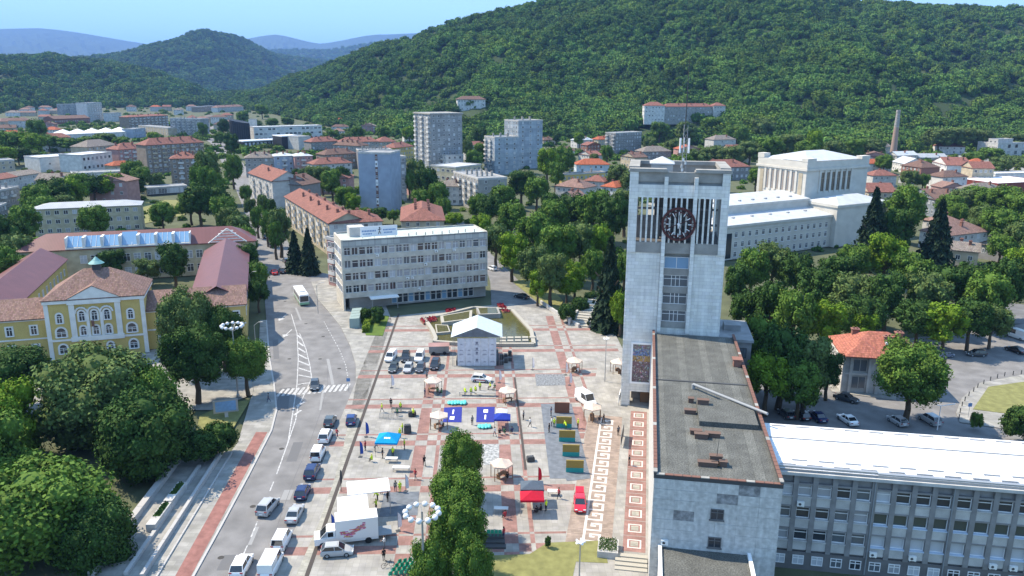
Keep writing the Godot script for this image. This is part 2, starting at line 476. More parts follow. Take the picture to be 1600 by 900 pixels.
# A building: A and B are the ground corners of the face turned to the square; o holds what sets it apart
func block(A: Vector2, B: Vector2, depth: float, h: float, o: Dictionary) -> Node3D:
	var w := A.distance_to(B)
	var turn := atan2(-(B.y - A.y), B.x - A.x)
	var y0: float = o.get("y", 0.0)
	var t := thing(o.get("name", "apartment_block"), o.label, o.get("cat", "building"), Vector3(A.x, y0, A.y), turn, o.get("group", ""))
	var g := Geo.new()
	var roof: String = o.get("roof", "flat")
	var rh: float = o.get("rh", minf(w, depth) * 0.28)
	g.box(Vector3(0, -3, -depth), Vector3(w, h, 0))
	if roof == "x":
		g.tri(Vector3(w, h, 0), Vector3(w, h, -depth), Vector3(w, h + rh, -depth / 2)); g.tri(Vector3(0, h, -depth), Vector3(0, h, 0), Vector3(0, h + rh, -depth / 2))
	elif roof == "z":
		g.tri(Vector3(0, h, 0), Vector3(w, h, 0), Vector3(w / 2, h + rh, 0)); g.tri(Vector3(w, h, -depth), Vector3(0, h, -depth), Vector3(w / 2, h + rh, -depth))
	var wm = M[o.get("wall", "beige_wall")]
	part(t, "wall", g.into(), wm)
	var r: MeshInstance3D
	if roof == "flat":
		var rg := Geo.new()
		var e := 0.3
		var ph: float = o.get("parapet", 0.5)
		rg.box(Vector3(-0.1, h - 0.4, -depth - 0.1), Vector3(-0.1 + e, h + ph, 0.1)); rg.box(Vector3(w + 0.1 - e, h - 0.4, -depth - 0.1), Vector3(w + 0.1, h + ph, 0.1))
		rg.box(Vector3(-0.1 + e, h - 0.4, 0.1 - e), Vector3(w + 0.1 - e, h + ph, 0.1)); rg.box(Vector3(-0.1 + e, h - 0.4, -depth - 0.1), Vector3(w + 0.1 - e, h + ph, -depth - 0.1 + e))
		part(t, "parapet", rg.into(), M[o.get("pmat", "concrete_pale")])
		var dk := Geo.new()
		dk.box(Vector3(-0.1 + e, h, -depth - 0.1 + e), Vector3(w + 0.1 - e, h + 0.06, 0.1 - e))
		r = part(t, "roof", dk.into(), M[o.get("rmat", "bitumen_grey")])
	else:
		r = part(t, "roof", hip_geo(w, depth, h, rh, o.get("over", 0.5), roof if roof in ["x", "z"] else "").into(), M[o.get("rmat", "tile_red")])
	for i in o.get("chim", 0):
		var fx: float = (i + 0.6) / (o.get("chim", 1) + 0.2)
		var zz := -depth * (0.3 if i % 2 else 0.6)
		var yy := h + 1.0 if roof == "flat" else h + rh * 0.72
		if roof == "z":
			part(r, "chimney", chimney_mesh(), M.brick, Vector3(w * (0.3 if i % 2 else 0.68), yy, -depth * fx))
		elif w < depth and roof != "flat":
			part(r, "chimney", chimney_mesh(), M.brick, Vector3(w * (0.34 if i % 2 else 0.66), yy, -depth * (0.15 + 0.75 * fx)))
		else:
			part(r, "chimney", chimney_mesh(), M.brick if roof != "flat" else M.concrete, Vector3(w * (0.1 + 0.8 * fx), yy, zz))
	var fl: int = o.get("fl", maxi(1, int(h / 3.0)))
	var fh := h / fl
	var ww: float = o.get("ww", 1.4)
	var wh: float = o.get("wh", minf(1.6, fh * 0.52))
	var style: String = o.get("style", "v")
	var nf: int = o.get("nf", int(w / 3.2))
	var ns: int = o.get("ns", int(depth / 3.4))
	var sides: String = o.get("sides", "fl")
	var frm = M[o.get("frame", "window_frame")]
	for i in fl:
		var y := fh * i + (fh - wh) * 0.55
		if sides.contains("f"):
			window_row(t, Vector3(0.5, y, 0.004), Vector3(w - 0.5, y, 0.004), 0.0, nf, ww, wh, style, frm)
		if sides.contains("l"):
			window_row(t, Vector3(-0.004, y, -depth + 0.4), Vector3(-0.004, y, -0.4), -PI / 2, ns, ww, wh, style, frm)
		if sides.contains("r"):
			window_row(t, Vector3(w + 0.004, y, -depth + 0.4), Vector3(w + 0.004, y, -0.4), PI / 2, ns, ww, wh, style, frm)
	var bal: String = o.get("bal", "")
	if bal:
		var key := "balcony_%s" % o.get("balmat", "white_wall")
		if not cache.has(key):
			var bg := Geo.new()
			bg.box(Vector3(-1.5, -0.15, 0), Vector3(1.5, 0, 1.1))
			bg.box(Vector3(-1.5, 0, 1.0), Vector3(1.5, 0.95, 1.1)); bg.box(Vector3(-1.5, 0, 0), Vector3(-1.42, 0.95, 1.0)); bg.box(Vector3(1.42, 0, 0), Vector3(1.5, 0.95, 1.0))
			cache[key] = bg.into()
		for i in range(1, fl):
			var y := fh * i + 0.2
			if bal.contains("f"):
				for k in range(1, nf, 2):
					part(t, "balcony", cache[key], M[o.get("balmat", "white_wall")], Vector3(0.5 + (w - 1.0) * (k + 0.5) / nf, y, 0.0))
			if bal.contains("l"):
				for k in range(0, ns, 2):
					part(t, "balcony", cache[key], M[o.get("balmat", "white_wall")], Vector3(0, y, -depth + 0.4 + (depth - 0.8) * (k + 0.5) / ns), -PI / 2)
	return t

# ---------- the setting ----------
func sheet(called: String, pl: PackedVector2Array, y: float, m, y0 := -1000.0) -> MeshInstance3D:
	var g := Geo.new()
	g.prism(pl, y0 if y0 > -999 else y, y)
	return struct(called, g.into(), m)

func ribbon(a: Vector2, b: Vector2, w: float) -> PackedVector2Array:
	var s := (b - a).normalized().orthogonal() * w / 2
	return PackedVector2Array([a + s, b + s, b - s, a - s])

func road_strip(called: String, pts: PackedVector2Array, w: float, y: float, m) -> void:
	var g := Geo.new()
	for i in pts.size() - 1:
		var d0 := (pts[i + 1] - pts[maxi(i - 1, 0)]).normalized().orthogonal() * w / 2
		var d1 := (pts[mini(i + 2, pts.size() - 1)] - pts[i]).normalized().orthogonal() * w / 2
		var a := pts[i]; var b := pts[i + 1]
		g.quad(V(a.x + d0.x, y, a.y + d0.y), V(b.x + d1.x, y, b.y + d1.y), V(b.x - d1.x, y, b.y - d1.y), V(a.x - d0.x, y, a.y - d0.y))
	struct(called, g.into(), m)

func setup() -> void:
	var cam := Camera3D.new()
	cam.name = "camera"
	add_child(cam)
	cam.position = V(0, 58, 0)
	cam.rotation_degrees = V(-14.44, 0, 0.36)
	cam.fov = 39.9
	cam.far = 40000.0
	cam.near = 0.5
	cam.current = true
	var env := Environment.new()
	env.background_mode = Environment.BG_SKY
	var sky := Sky.new()
	var sm := ProceduralSkyMaterial.new()
	sm.sky_top_color = Color(0.41, 0.53, 0.67)
	sm.sky_horizon_color = Color(0.5, 0.63, 0.7)
	sm.sky_curve = 0.12
	sm.ground_bottom_color = Color(0.25, 0.28, 0.25)
	sm.ground_horizon_color = Color(0.7, 0.8, 0.87)
	sm.sun_angle_max = 1.0
	sky.sky_material = sm
	env.sky = sky
	env.background_energy_multiplier = 2.05
	env.tonemap_mode = Environment.TONE_MAPPER_LINEAR
	env.tonemap_exposure = 1.82
	env.fog_enabled = true
	env.fog_density = 0.00006
	env.fog_light_color = Color(0.5, 0.66, 0.9)
	env.sdfgi_enabled = true
	env.ssao_enabled = true
	env.ssil_enabled = true
	var we := WorldEnvironment.new()
	we.name = "world_environment"
	we.environment = env
	add_child(we)
	var sun := DirectionalLight3D.new()
	sun.name = "sun"
	sun.light_energy = 1.6
	sun.light_color = Color(1.0, 0.94, 0.84)
	sun.light_angular_distance = 0.5
	sun.shadow_enabled = true
	add_child(sun)
	sun.look_at_from_position(Vector3.ZERO, V(0.582, -0.777, 0.237), Vector3.UP)

func uv(u: float, v: float) -> Vector2:   # the square's own axes: u to the right, v away
	return P2(u * 0.99916 - v * 0.041, -u * 0.041 - v * 0.99916)

func uv3(u: float, v: float, y := 0.0) -> Vector3:
	var p := uv(u, v)
	return V(p.x, y, p.y)

func uv_quad(u0: float, v0: float, u1: float, v1: float, y: float) -> Geo:
	var g := Geo.new()
	g.quad(uv3(u0, v0, y), uv3(u1, v0, y), uv3(u1, v1, y), uv3(u0, v1, y))
	for i in g.v.size():   # slab joints run on from piece to piece
		var p := P2(g.v[i].x * 0.99916 - g.v[i].z * 0.041, g.v[i].z)
		g.t[i] = p
	return g

const HALL := Vector2(20.33, -138.1)
const HALL_TURN := -0.1658
func hall(a: float, b: float) -> Vector2:   # the town hall's axes: a to the right, b away
	return HALL + P2(a * 0.98629 + b * 0.16505, a * 0.16505 - b * 0.98629)

func hall_quad(g: Geo, a0: float, b0: float, a1: float, b1: float, y: float) -> void:
	var p := [hall(a0, b0), hall(a1, b0), hall(a1, b1), hall(a0, b1)]
	g.quad(V(p[0].x, y, p[0].y), V(p[1].x, y, p[1].y), V(p[2].x, y, p[2].y), V(p[3].x, y, p[3].y))

func ground() -> void:
	var g := Geo.new()
	g.quad(V(-16000, -0.3, 400), V(16000, -0.3, 400), V(16000, -0.3, -30000), V(-16000, -0.3, -30000))
	struct("ground", g.into(), M.ground_soil)
	# roads
	sheet("road", pts([-38.23, -81.2, -39.06, -95.5, -40.02, -110, -41.27, -126.1, -42.94, -135, -47.12, -147.7, -52.49, -162.7, -61.8, -191.4, -72.2, -223.4, -82.1, -252.5, -93.8, -283.7, -111.4, -330.7, -131.9, -384.6, -160.8, -458.4, -200.6, -556.9, -247.3, -668.5, -300.8, -798.6, -286, -799.9, -233.8, -669.5, -198.7, -589.2, -165.6, -507.3, -141.1, -444.9, -114.4, -375, -92.5, -316.3, -77.2, -272.9, -69.2, -250.1, -57.1, -241.5, -55.6, -234.8, -60.4, -231.4, -53.48, -211.1, -48.4, -200.4, -42.07, -186.4, -36.79, -171.7, -33.05, -159, -30.92, -147.9, -29.29, -135.2, -27.53, -119.4, -26.48, -106.6, -26.05, -96, -26.02, -84.5, -26.09, -81.3]), -0.12, M.asphalt)
	sheet("street", pts([-29.44, -359.3, -26.2, -363.1, -13.75, -302.4, -6.02, -267.6, 7.48, -212.6, 12.12, -200, 8.34, -197.5, -5.48, -205.8, -6.59, -232.8, -8.89, -254.6, -16.23, -302.3]), -0.06, M.asphalt)
	sheet("car_park", pts([42.49, -154.6, 56.23, -164.8, 72.3, -173.9, 94.5, -180, 129.8, -192.7, 151.6, -196, 127, -154.3, 96.7, -116.5, 64.8, -123.1, 39.92, -130.6]), -0.12, M.asphalt)
	sheet("back_road", pts([123.2, -192.6, 125.9, -201.3, 125.2, -214.1, 127.3, -219.6, 136.1, -214.3, 146.3, -208, 151.6, -196, 136.4, -192.9]), -0.14, M.asphalt_old)
	sheet("market_yard", pts([281.2, -586.4, 258.7, -495.6, 239.4, -423.5, 276.3, -451.2, 326.2, -483, 398.6, -593.6, 410.8, -717, 423.4, -808.3, 351.5, -712.6]), -0.1, M.concrete_walk)
	sheet("school_yard", pts([-108.4, -146.6, -95.4, -150.4, -80.2, -168.6, -68.4, -191.2, -58.81, -171.3, -48.36, -144.3, -54.81, -134.8, -59.46, -134.7, -75.7, -134.4, -89.5, -118.5]), -0.1, M.concrete_walk)
	sheet("back_yard", pts([-156, -329, -147.4, -354.6, -165.8, -400.7, -186.5, -399.8]), -0.12, M.dry_lawn)
	road_strip("far_road", PackedVector2Array([P2(-287.3, -782.3), P2(-326.9, -863.6), P2(-371.5, -977), P2(-415.7, -1125.8)]), 11.0, -0.1, M.asphalt)
	# pavements
	sheet("pavement", pts([-38.23, -81.2, -39.06, -95.5, -40.02, -110, -41.27, -126.1, -42.94, -135, -47.12, -147.7, -52.49, -162.7, -61.8, -191.4, -63.4, -191.3, -54.83, -162.7, -50.02, -147.6, -49.35, -140.3, -45.45, -121.5, -45.2, -111.4, -44.34, -99.1, -43.16, -81.2]), 0.0, M.concrete_walk, -0.25)
	sheet("corner_pavement", pts([-48.4, -200.4, -42.07, -186.4, -36.79, -171.7, -33.05, -159, -30.92, -147.9, -29.29, -135.2, -27.53, -119.4, -26.48, -106.6, -26.05, -96, -26.02, -84.5, -26.09, -81.3, -24.59, -81.4, -24.98, -88.8, -25.96, -119.4, -27.87, -148, -30.34, -192.1, -35.15, -210.3, -44.78, -210, -55.6, -234.8, -60.4, -231.4, -53.48, -211.1]), 0.0, M.concrete_walk, -0.25)
	var g2 := Geo.new()
	g2.prism(pts([-26.02, -84.5, -26.05, -96, -26.48, -106.6, -27.53, -119.4, -29.29, -135.2, -26.8, -133.8, -25.72, -116.6, -25.04, -104.7, -24.72, -92.9, -24.55, -84.5]), 0.006, 0.006)
	struct("parking_strip", g2.into(), M.setts)
	g2 = Geo.new()
	g2.prism(pts([-40.58, -84.2, -38.65, -84.2, -41.69, -125.3, -43.66, -125.3]), 0.006, 0.006)
	struct("cycle_path", g2.into(), M.cycle_red)
	sheet("lawn", pts([-52.76, -121.4, -48.09, -127.1, -49.15, -139.7, -53.32, -137.2, -55.81, -131.9]), 0.03, M.dry_lawn)
	sheet("lawn", pts([-34.52, -179.3, -30.51, -178.9, -31.5, -195.5, -36.29, -196.5, -38.6, -193]), 0.08, M.lawn, -0.1)
	sheet("lawn", pts([2.49, -89.4, 4.8, -92, 12.13, -92.6, 12.22, -87.5, 8.24, -87.8, 7.02, -81.7, -2.41, -81.6, -2.63, -89]), 0.03, M.dry_lawn)
	sheet("lawn", pts([85.6, -137, 95.1, -148.4, 104, -151.3, 119, -150.5, 105.4, -131.6, 97.1, -132.8]), 0.1, M.dry_lawn, -0.2)
	sheet("island_pavement", pts([81.7, -135.5, 86.6, -142.6, 94.9, -150.8, 106.8, -155.8, 124.3, -154.2, 100.1, -121.2, 92.6, -126, 80, -131.2]), 0.03, M.concrete_walk, -0.2)
	sheet("villa_pavement", pts([63.8, -153.1, 62.8, -145.4, 73.4, -141.4, 77.3, -149.8, 74.6, -165.1]), 0.0, M.concrete_walk, -0.2)
	sheet("dirt_bank", pts([-0.01, -233, 8.61, -204.8, 12.16, -200.6, 14.16, -211.4, 7.99, -241.5]), 0.02, M.dry_lawn)
	# kerbs of the main road
	var kl := [P2(-38.23, -81.2), P2(-39.06, -95.5), P2(-40.02, -110), P2(-41.27, -126.1), P2(-42.94, -135), P2(-47.12, -147.7), P2(-52.49, -162.7), P2(-61.8, -191.4)]
	g2 = Geo.new()
	for i in kl.size() - 1:
		g2.prism(ribbon(kl[i], kl[i + 1], 0.3), -0.2, 0.02)
	struct("kerb", g2.into(), M.kerb)

func plaza() -> void:
	var pl := PackedVector2Array([uv(-25, 80), uv(-25, 193.5), uv(-22, 196.5), uv(-2, 205), uv(8, 208), P2(12.12, -200), P2(22.15, -180), hall(-3, 45), hall(0, 30), hall(17, 14), hall(17, 0), hall(5.3, 0), hall(5.3, -56), hall(3, -62), uv(15, 80)])
	var base := Geo.new()
	base.prism(pl, -0.25, 0.0)
	for i in base.v.size():
		base.t[i] = P2(base.v[i].x * 0.99916 - base.v[i].z * 0.041, base.v[i].z)
	var sq := struct("plaza", base.into(), M.plaza_slab, "pale stone town square paved with pink bands")
	# pink bands: wide and narrow strips in both directions, tone swapped where they cross
	var us := []   # [from, to, banded]
	var u := -25.0
	for k in range(0, 3):
		var o := -10.95 + 13.85 * k
		for s in [[o, o + 1.95, true], [o + 3.55, o + 4.15, true]]:
			if s[1] > -25 and s[0] < 31:
				if s[0] > u:
					us.append([u, s[0], false])
				us.append([maxf(s[0], u), s[1], true])
				u = s[1]
	us.append([u, 31.0, false])
	var vs := []
	var v := 80.0
	for k in range(-1, 8):
		var o := 105.4 + 15.6 * k
		for s in [[o, o + 1.9, true], [o + 4.1, o + 4.6, true]]:
			if s[1] > 80 and s[1] < 200:
				if s[0] > v:
					vs.append([v, s[0], false])
				vs.append([maxf(s[0], v), s[1], true])
				v = s[1]
	vs.append([v, 196.0, false])
	for a in us:
		for b in vs:
			if a[2] == b[2]:
				continue
			if (a[1] - a[0]) < 0.1 or (b[1] - b[0]) < 0.1:
				continue
			var g := uv_quad(a[0] + 0.01, b[0] + 0.01, a[1] - 0.01, b[1] - 0.01, 0.004)
			var clip := Geometry2D.intersect_polygons(PackedVector2Array([uv(a[0], b[0]), uv(a[1], b[0]), uv(a[1], b[1]), uv(a[0], b[1])]), pl)
			if clip.is_empty():
				continue
			var cut := PackedVector2Array([hall(-5.5, -70), hall(-5.5, 20), hall(20, 20), hall(20, -70)])
			var rest := Geometry2D.clip_polygons(clip[0], cut)
			if rest.is_empty():
				continue
			g = Geo.new()
			g.prism(rest[0], 0.004, 0.004)
			for i in g.v.size():
				g.t[i] = P2(g.v[i].x * 0.99916 - g.v[i].z * 0.041, g.v[i].z)
			part(sq, "paving_band", g.into(), M.plaza_pink)
	# slot drains
	for d in [[-21.2, 80.0, 199.0, 0.55], [6.9, 112.0, 152.0, 0.4]]:
		var g := uv_quad(d[0] - d[3] / 2, d[1], d[0] + d[3] / 2, d[2], 0.008)
		part(sq, "drain_channel", g.into(), M.drain)
	# beige border, meander and framed squares beside the town hall
	var bg := Geo.new()
	hall_quad(bg, -5.4, -50, 0.6, -5.5, 0.008)
	part(sq, "sett_border", bg.into(), M.sett_rose)
	var p := 2.68
	for k in 15:
		var g := Geo.new()
		var b0 := -46.8 + p * k
		var a0 := -3.3
		var w := 2.4
		var s := 0.34
		for r in [[0.0, 0.0, w, s], [w - s, s, w, p * 0.74], [w * 0.36, p * 0.74 - s, w - s, p * 0.74], [w * 0.36, p * 0.4, w * 0.36 + s, p * 0.74 - s], [w * 0.36 + s, p * 0.4, w * 0.66, p * 0.4 + s], [0.0, s, s, p]]:
			hall_quad(g, a0 + r[0], b0 + r[1], a0 + r[2], b0 + r[3], 0.013)
		part(sq, "meander_piece", g.into(), M.key_white)
	var cell := 3.82
	for k in 12:
		var b0 := -48.2 + cell * k
		var pg := Geo.new()
		hall_quad(pg, 2.05, b0 + 0.06, 4.95, b0 + cell - 0.06, 0.008)
		part(sq, "pink_square", pg.into(), M.plaza_pink)
		var wg := Geo.new()
		var x0 := 2.6; var x1 := 4.4; var y0 := b0 + 0.9; var y1 := b0 + cell - 0.9; var e := 0.2
		hall_quad(wg, x0, y0, x1, y0 + e, 0.013); hall_quad(wg, x0, y1 - e, x1, y1, 0.013); hall_quad(wg, x0, y0 + e, x0 + e, y1 - e, 0.013); hall_quad(wg, x1 - e, y0 + e, x1, y1 - e, 0.013)
		part(sq, "square_border", wg.into(), M.key_white)
		var cg := Geo.new()
		hall_quad(cg, x0 + 0.4, y0 + 0.4, x1 - 0.4, y1 - 0.4, 0.013)
		part(sq, "square_centre", cg.into(), M.setts)

func road_marks() -> void:
	var dashes := []
	var y := -0.112
	# centre line from the foreground up to the crossing
	var line := [P2(-33.53, -84.4), P2(-34.22, -93.1), P2(-34.84, -100.1), P2(-35.86, -110.5), P2(-37.17, -121.6), P2(-38.31, -130.7), P2(-39.76, -138)]
	var g := Geo.new()
	for i in line.size() - 1:
		var a: Vector2 = line[i]; var b: Vector2 = line[i + 1]
		var n := int(a.distance_to(b) / 4.0)
		for k in n:
			if i < 3:
				g.prism(ribbon(a.lerp(b, k / float(n)), a.lerp(b, (k + 0.55) / n), 0.16), y, y)
		if i >= 3:
			g.prism(ribbon(a, b, 0.18), y, y)
	var l2 := [P2(-37.17, -121.6), P2(-39.91, -135), P2(-42.57, -147.7), P2(-46.27, -162.8), P2(-51.35, -181), P2(-57.12, -197.2)]
	for i in l2.size() - 1:
		g.prism(ribbon(l2[i], l2[i + 1], 0.18), y + 0.004, y + 0.004)
	var l3 := [P2(-39.36, -136.5), P2(-39.94, -144.4), P2(-40.53, -151.3), P2(-42.79, -158.9), P2(-46.24, -169.3), P2(-50.74, -181)]
	for i in l3.size() - 1:
		g.prism(ribbon(l3[i], l3[i + 1], 0.18), y + 0.004, y + 0.004)
	struct("lane_line", g.into(), M.paint_white)
	var h := [[P2(-50.8, -179.5), P2(-49.41, -177.1)], [P2(-49.54, -174.7), P2(-47.38, -171.5)], [P2(-48.19, -170.1), P2(-45.82, -167.1)], [P2(-47.04, -165.8), P2(-44.34, -162.9)], [P2(-45.95, -161.6), P2(-42.92, -158.8)], [P2(-44.81, -157.2), P2(-41.7, -155)], [P2(-43.72, -153.1), P2(-40.74, -151.7)], [P2(-42.44, -147.7), P2(-40.42, -148.8)], [P2(-39.8, -136.8), P2(-38.81, -139)], [P2(-39.17, -132.7), P2(-38.51, -135)]]
	g = Geo.new()
	for s in h:
		g.prism(ribbon(s[0], s[1], 0.45), y + 0.008, y + 0.008)
	struct("hatched_marking", g.into(), M.paint_white)
	g = Geo.new()
	var c0: Vector2 = P2(-45.11, -143.3); var c1: Vector2 = P2(-31.91, -146.6)
	for i in 14:
		var m := c0.lerp(c1, (i + 0.5) / 14)
		g.prism(ribbon(m + P2(0.1, -1.9), m + P2(-0.1, 1.9), 0.55), y, y)
	struct("zebra_crossing", g.into(), M.paint_white)
	for a in [[P2(-53.66, -179.9), P2(-53.39, -184)], [P2(-58.45, -193.1), P2(-58.28, -196.6)]]:   # turn arrows
		g = Geo.new()
		var d: Vector2 = (a[1] - a[0]).normalized()
		var s := d.orthogonal()
		g.prism(PackedVector2Array([a[0] + s * 0.15, a[1] + s * 0.15, a[1] - s * 0.15, a[0] - s * 0.15]), y, y)
		g.prism(PackedVector2Array([a[0] + s * 0.9, a[0] - d * 2.2, a[0] - s * 0.9]), y + 0.004, y + 0.004)
		struct("road_arrow_marking", g.into(), M.paint_white)
	g = Geo.new()
	var r := [P2(-32.59, -149.3), P2(-35.21, -159), P2(-38.79, -169.4), P2(-43.42, -181.2), P2(-47.55, -191.7)]
	for i in r.size() - 1:
		for k in 6:
			g.prism(ribbon(r[i].lerp(r[i + 1], k / 6.0), r[i].lerp(r[i + 1], (k + 0.5) / 6), 0.16), y, y)
	struct("edge_line", g.into(), M.paint_white)

func road_wear() -> void:
	var road: Node = get_node("road")
	var cg := Geo.new()
	cg.lathe([P2(0.42, 0.0), P2(0.4, 0.006), P2(0.0, 0.007)], 14)
	var cm := cg.into()
	for p in [at(-43.23, -111.4), at(-40.75, -98.3), at(-40.09, -106.4), at(-36.46, -100.9), at(-41.81, -147.8), at(-41.57, -162.9), at(-36.15, -157), at(-44.53, -178.6), at(-51.19, -188.8), at(-48.21, -162.8), at(-37.56, -119.2), at(-36.51, -88.4), at(-43.55, -97.1), at(-47.74, -122), at(-30.5, -91.3), at(-62.2, -209.6)]:
		part(road, "manhole_cover", cm, M.manhole, p + V(0, -0.118, 0))
	var i := 0
	for q in [[P2(-33.81, -91.3), P2(-34.16, -95.6)], [P2(-34.76, -114.7), P2(-35.47, -121.7)], [P2(-35.01, -135.1), P2(-37.25, -147.8)], [P2(-42.01, -135), P2(-44.37, -146)], [P2(-35.48, -147.9), P2(-39.91, -163)], [P2(-50.97, -162.7), P2(-55.1, -176)], [P2(-53.17, -191.6), P2(-57.57, -203.3)], [P2(-35.15, -85.7), P2(-35.33, -89)], [P2(-32.44, -102.8), P2(-32.61, -105.7)]]:
		var g := Geo.new()
		g.prism(ribbon(q[0], q[1], [0.5, 1.6, 0.4, 2.2, 0.6, 1.2, 0.5, 1.9, 1.4][i]), -0.117, -0.117)
		part(road, "tar_patch", g.into(), M.tar_patch if i % 2 else M.tar_pale)
		i += 1
	var wire := Geo.new()
	var l := [P2(-30.54, -87.1), P2(-31.91, -99.3), P2(-32.93, -110.5), P2(-33.56, -121.7), P2(-34.78, -135.1), P2(-36.49, -147.8), P2(-39, -158.9)]
	for k in l.size() - 1:   # long sealed crack
		wire.prism(ribbon(l[k], l[k + 1], 0.07), -0.116, -0.116)
	part(road, "sealed_crack", wire.into(), M.tar_patch)

# ---------- hills and woods ----------
func loft(foot: PackedVector3Array, crest: PackedVector3Array, s: float, t: float, bow: float) -> Vector3:
	var n := foot.size() - 1
	var k := clampf(t, 0, 0.99999) * n
	var i := int(k)
	var f := k - i
	var f2 := f * f * (3 - 2 * f)
	var a := foot[i].lerp(foot[i + 1], f)
	var b := crest[i].lerp(crest[i + 1], f)
	b.y = lerpf(crest[i].y, crest[i + 1].y, lerpf(f, f2, 0.6))
	if s > 1.0:
		return b + (b - a) * V(0.5, -0.6, 0.5) * (s - 1.0)
	var p := a.lerp(b, s)
	p.y = lerpf(a.y, b.y, pow(s, bow))
	return p

var clearings := [V(149.2, -865, 26), V(174.1, -870, 26), V(198.1, -870, 24), V(218.6, -875, 20), V(-50.3, -985, 24), V(-49.03, -960, 20)]
var hill_noise := FastNoiseLite.new()
func hill_point(foot: PackedVector3Array, crest: PackedVector3Array, s: float, t: float, bow: float, rough: float) -> Vector3:
	var p := loft(foot, crest, s, t, bow)
	var y := p.y
	p.y += hill_noise.get_noise_2d(p.x, p.z) * rough * sin(PI * clampf(s, 0.0, 1.0))
	p.y = maxf(p.y, y * 0.3)
	return p

func hill(called: String, foot: PackedVector3Array, crest: PackedVector3Array, bow: float, rough: float, count: int, size: float, meshes: Array, label: String, m, smax := 1.15) -> void:
	var g := Geo.new()
	var nu := 110
	var nv := 30
	var grid := []
	for j in nv + 1:
		var row := PackedVector3Array()
		for i in nu + 1:
			var s := 2.0 * j / nv
			row.append(hill_point(foot, crest, s, float(i) / nu, bow, rough))
		grid.append(row)
	for j in nv:
		for i in nu:
			g.quad(grid[j][i], grid[j][i + 1], grid[j + 1][i + 1], grid[j + 1][i])
	struct(called, g.into(), m, label)
	if count == 0:
		return
	var r := RandomNumberGenerator.new()
	r.seed = hash(called)
	var per := []
	for q in meshes:
		per.append([])
	var tone := FastNoiseLite.new()
	tone.seed = 9
	tone.frequency = 0.012
	for i in count:
		var s := r.randf() * smax
		var p := hill_point(foot, crest, s, r.randf(), bow, rough)
		var k := size * (0.55 + 0.95 * pow(r.randf(), 1.6))
		var open := false
		for c in clearings:
			if P2(p.x - c.x, p.z - c.y).length() < c.z: open = true
		if open: continue
		var v := 1.02 + 0.7 * tone.get_noise_2d(p.x, p.z) + r.randf_range(-0.2, 0.24)
		var yel := clampf(r.randf_range(-0.4, 0.3) + tone.get_noise_2d(p.z * 0.7, p.x), 0, 0.5)
		var col := Color(v * (1.0 + 0.7 * yel), v * (1.0 + 0.22 * yel), v * (1.0 - 0.3 * yel))
		per[r.randi() % meshes.size()].append([Transform3D(Basis(Vector3.UP, r.randf() * TAU).scaled(V(k, k * r.randf_range(0.75, 1.1), k)), p + V(0, k * 0.5, 0)), col])
	for q in meshes.size():
		var mm := MultiMesh.new()
		mm.transform_format = MultiMesh.TRANSFORM_3D
		mm.use_colors = true
		mm.mesh = meshes[q]
		mm.instance_count = per[q].size()
		for i in per[q].size():
			mm.set_instance_transform(i, per[q][i][0])
			mm.set_instance_color(i, per[q][i][1])
		var o := MultiMeshInstance3D.new()
		o.multimesh = mm
		o.name = numbered("forest")
		o.material_override = M.forest_leaf
		add_child(o)
		o.set_meta("kind", "stuff")
		o.set_meta("label", "dense green broadleaf forest covering the " + label)
		o.set_meta("category", "forest")

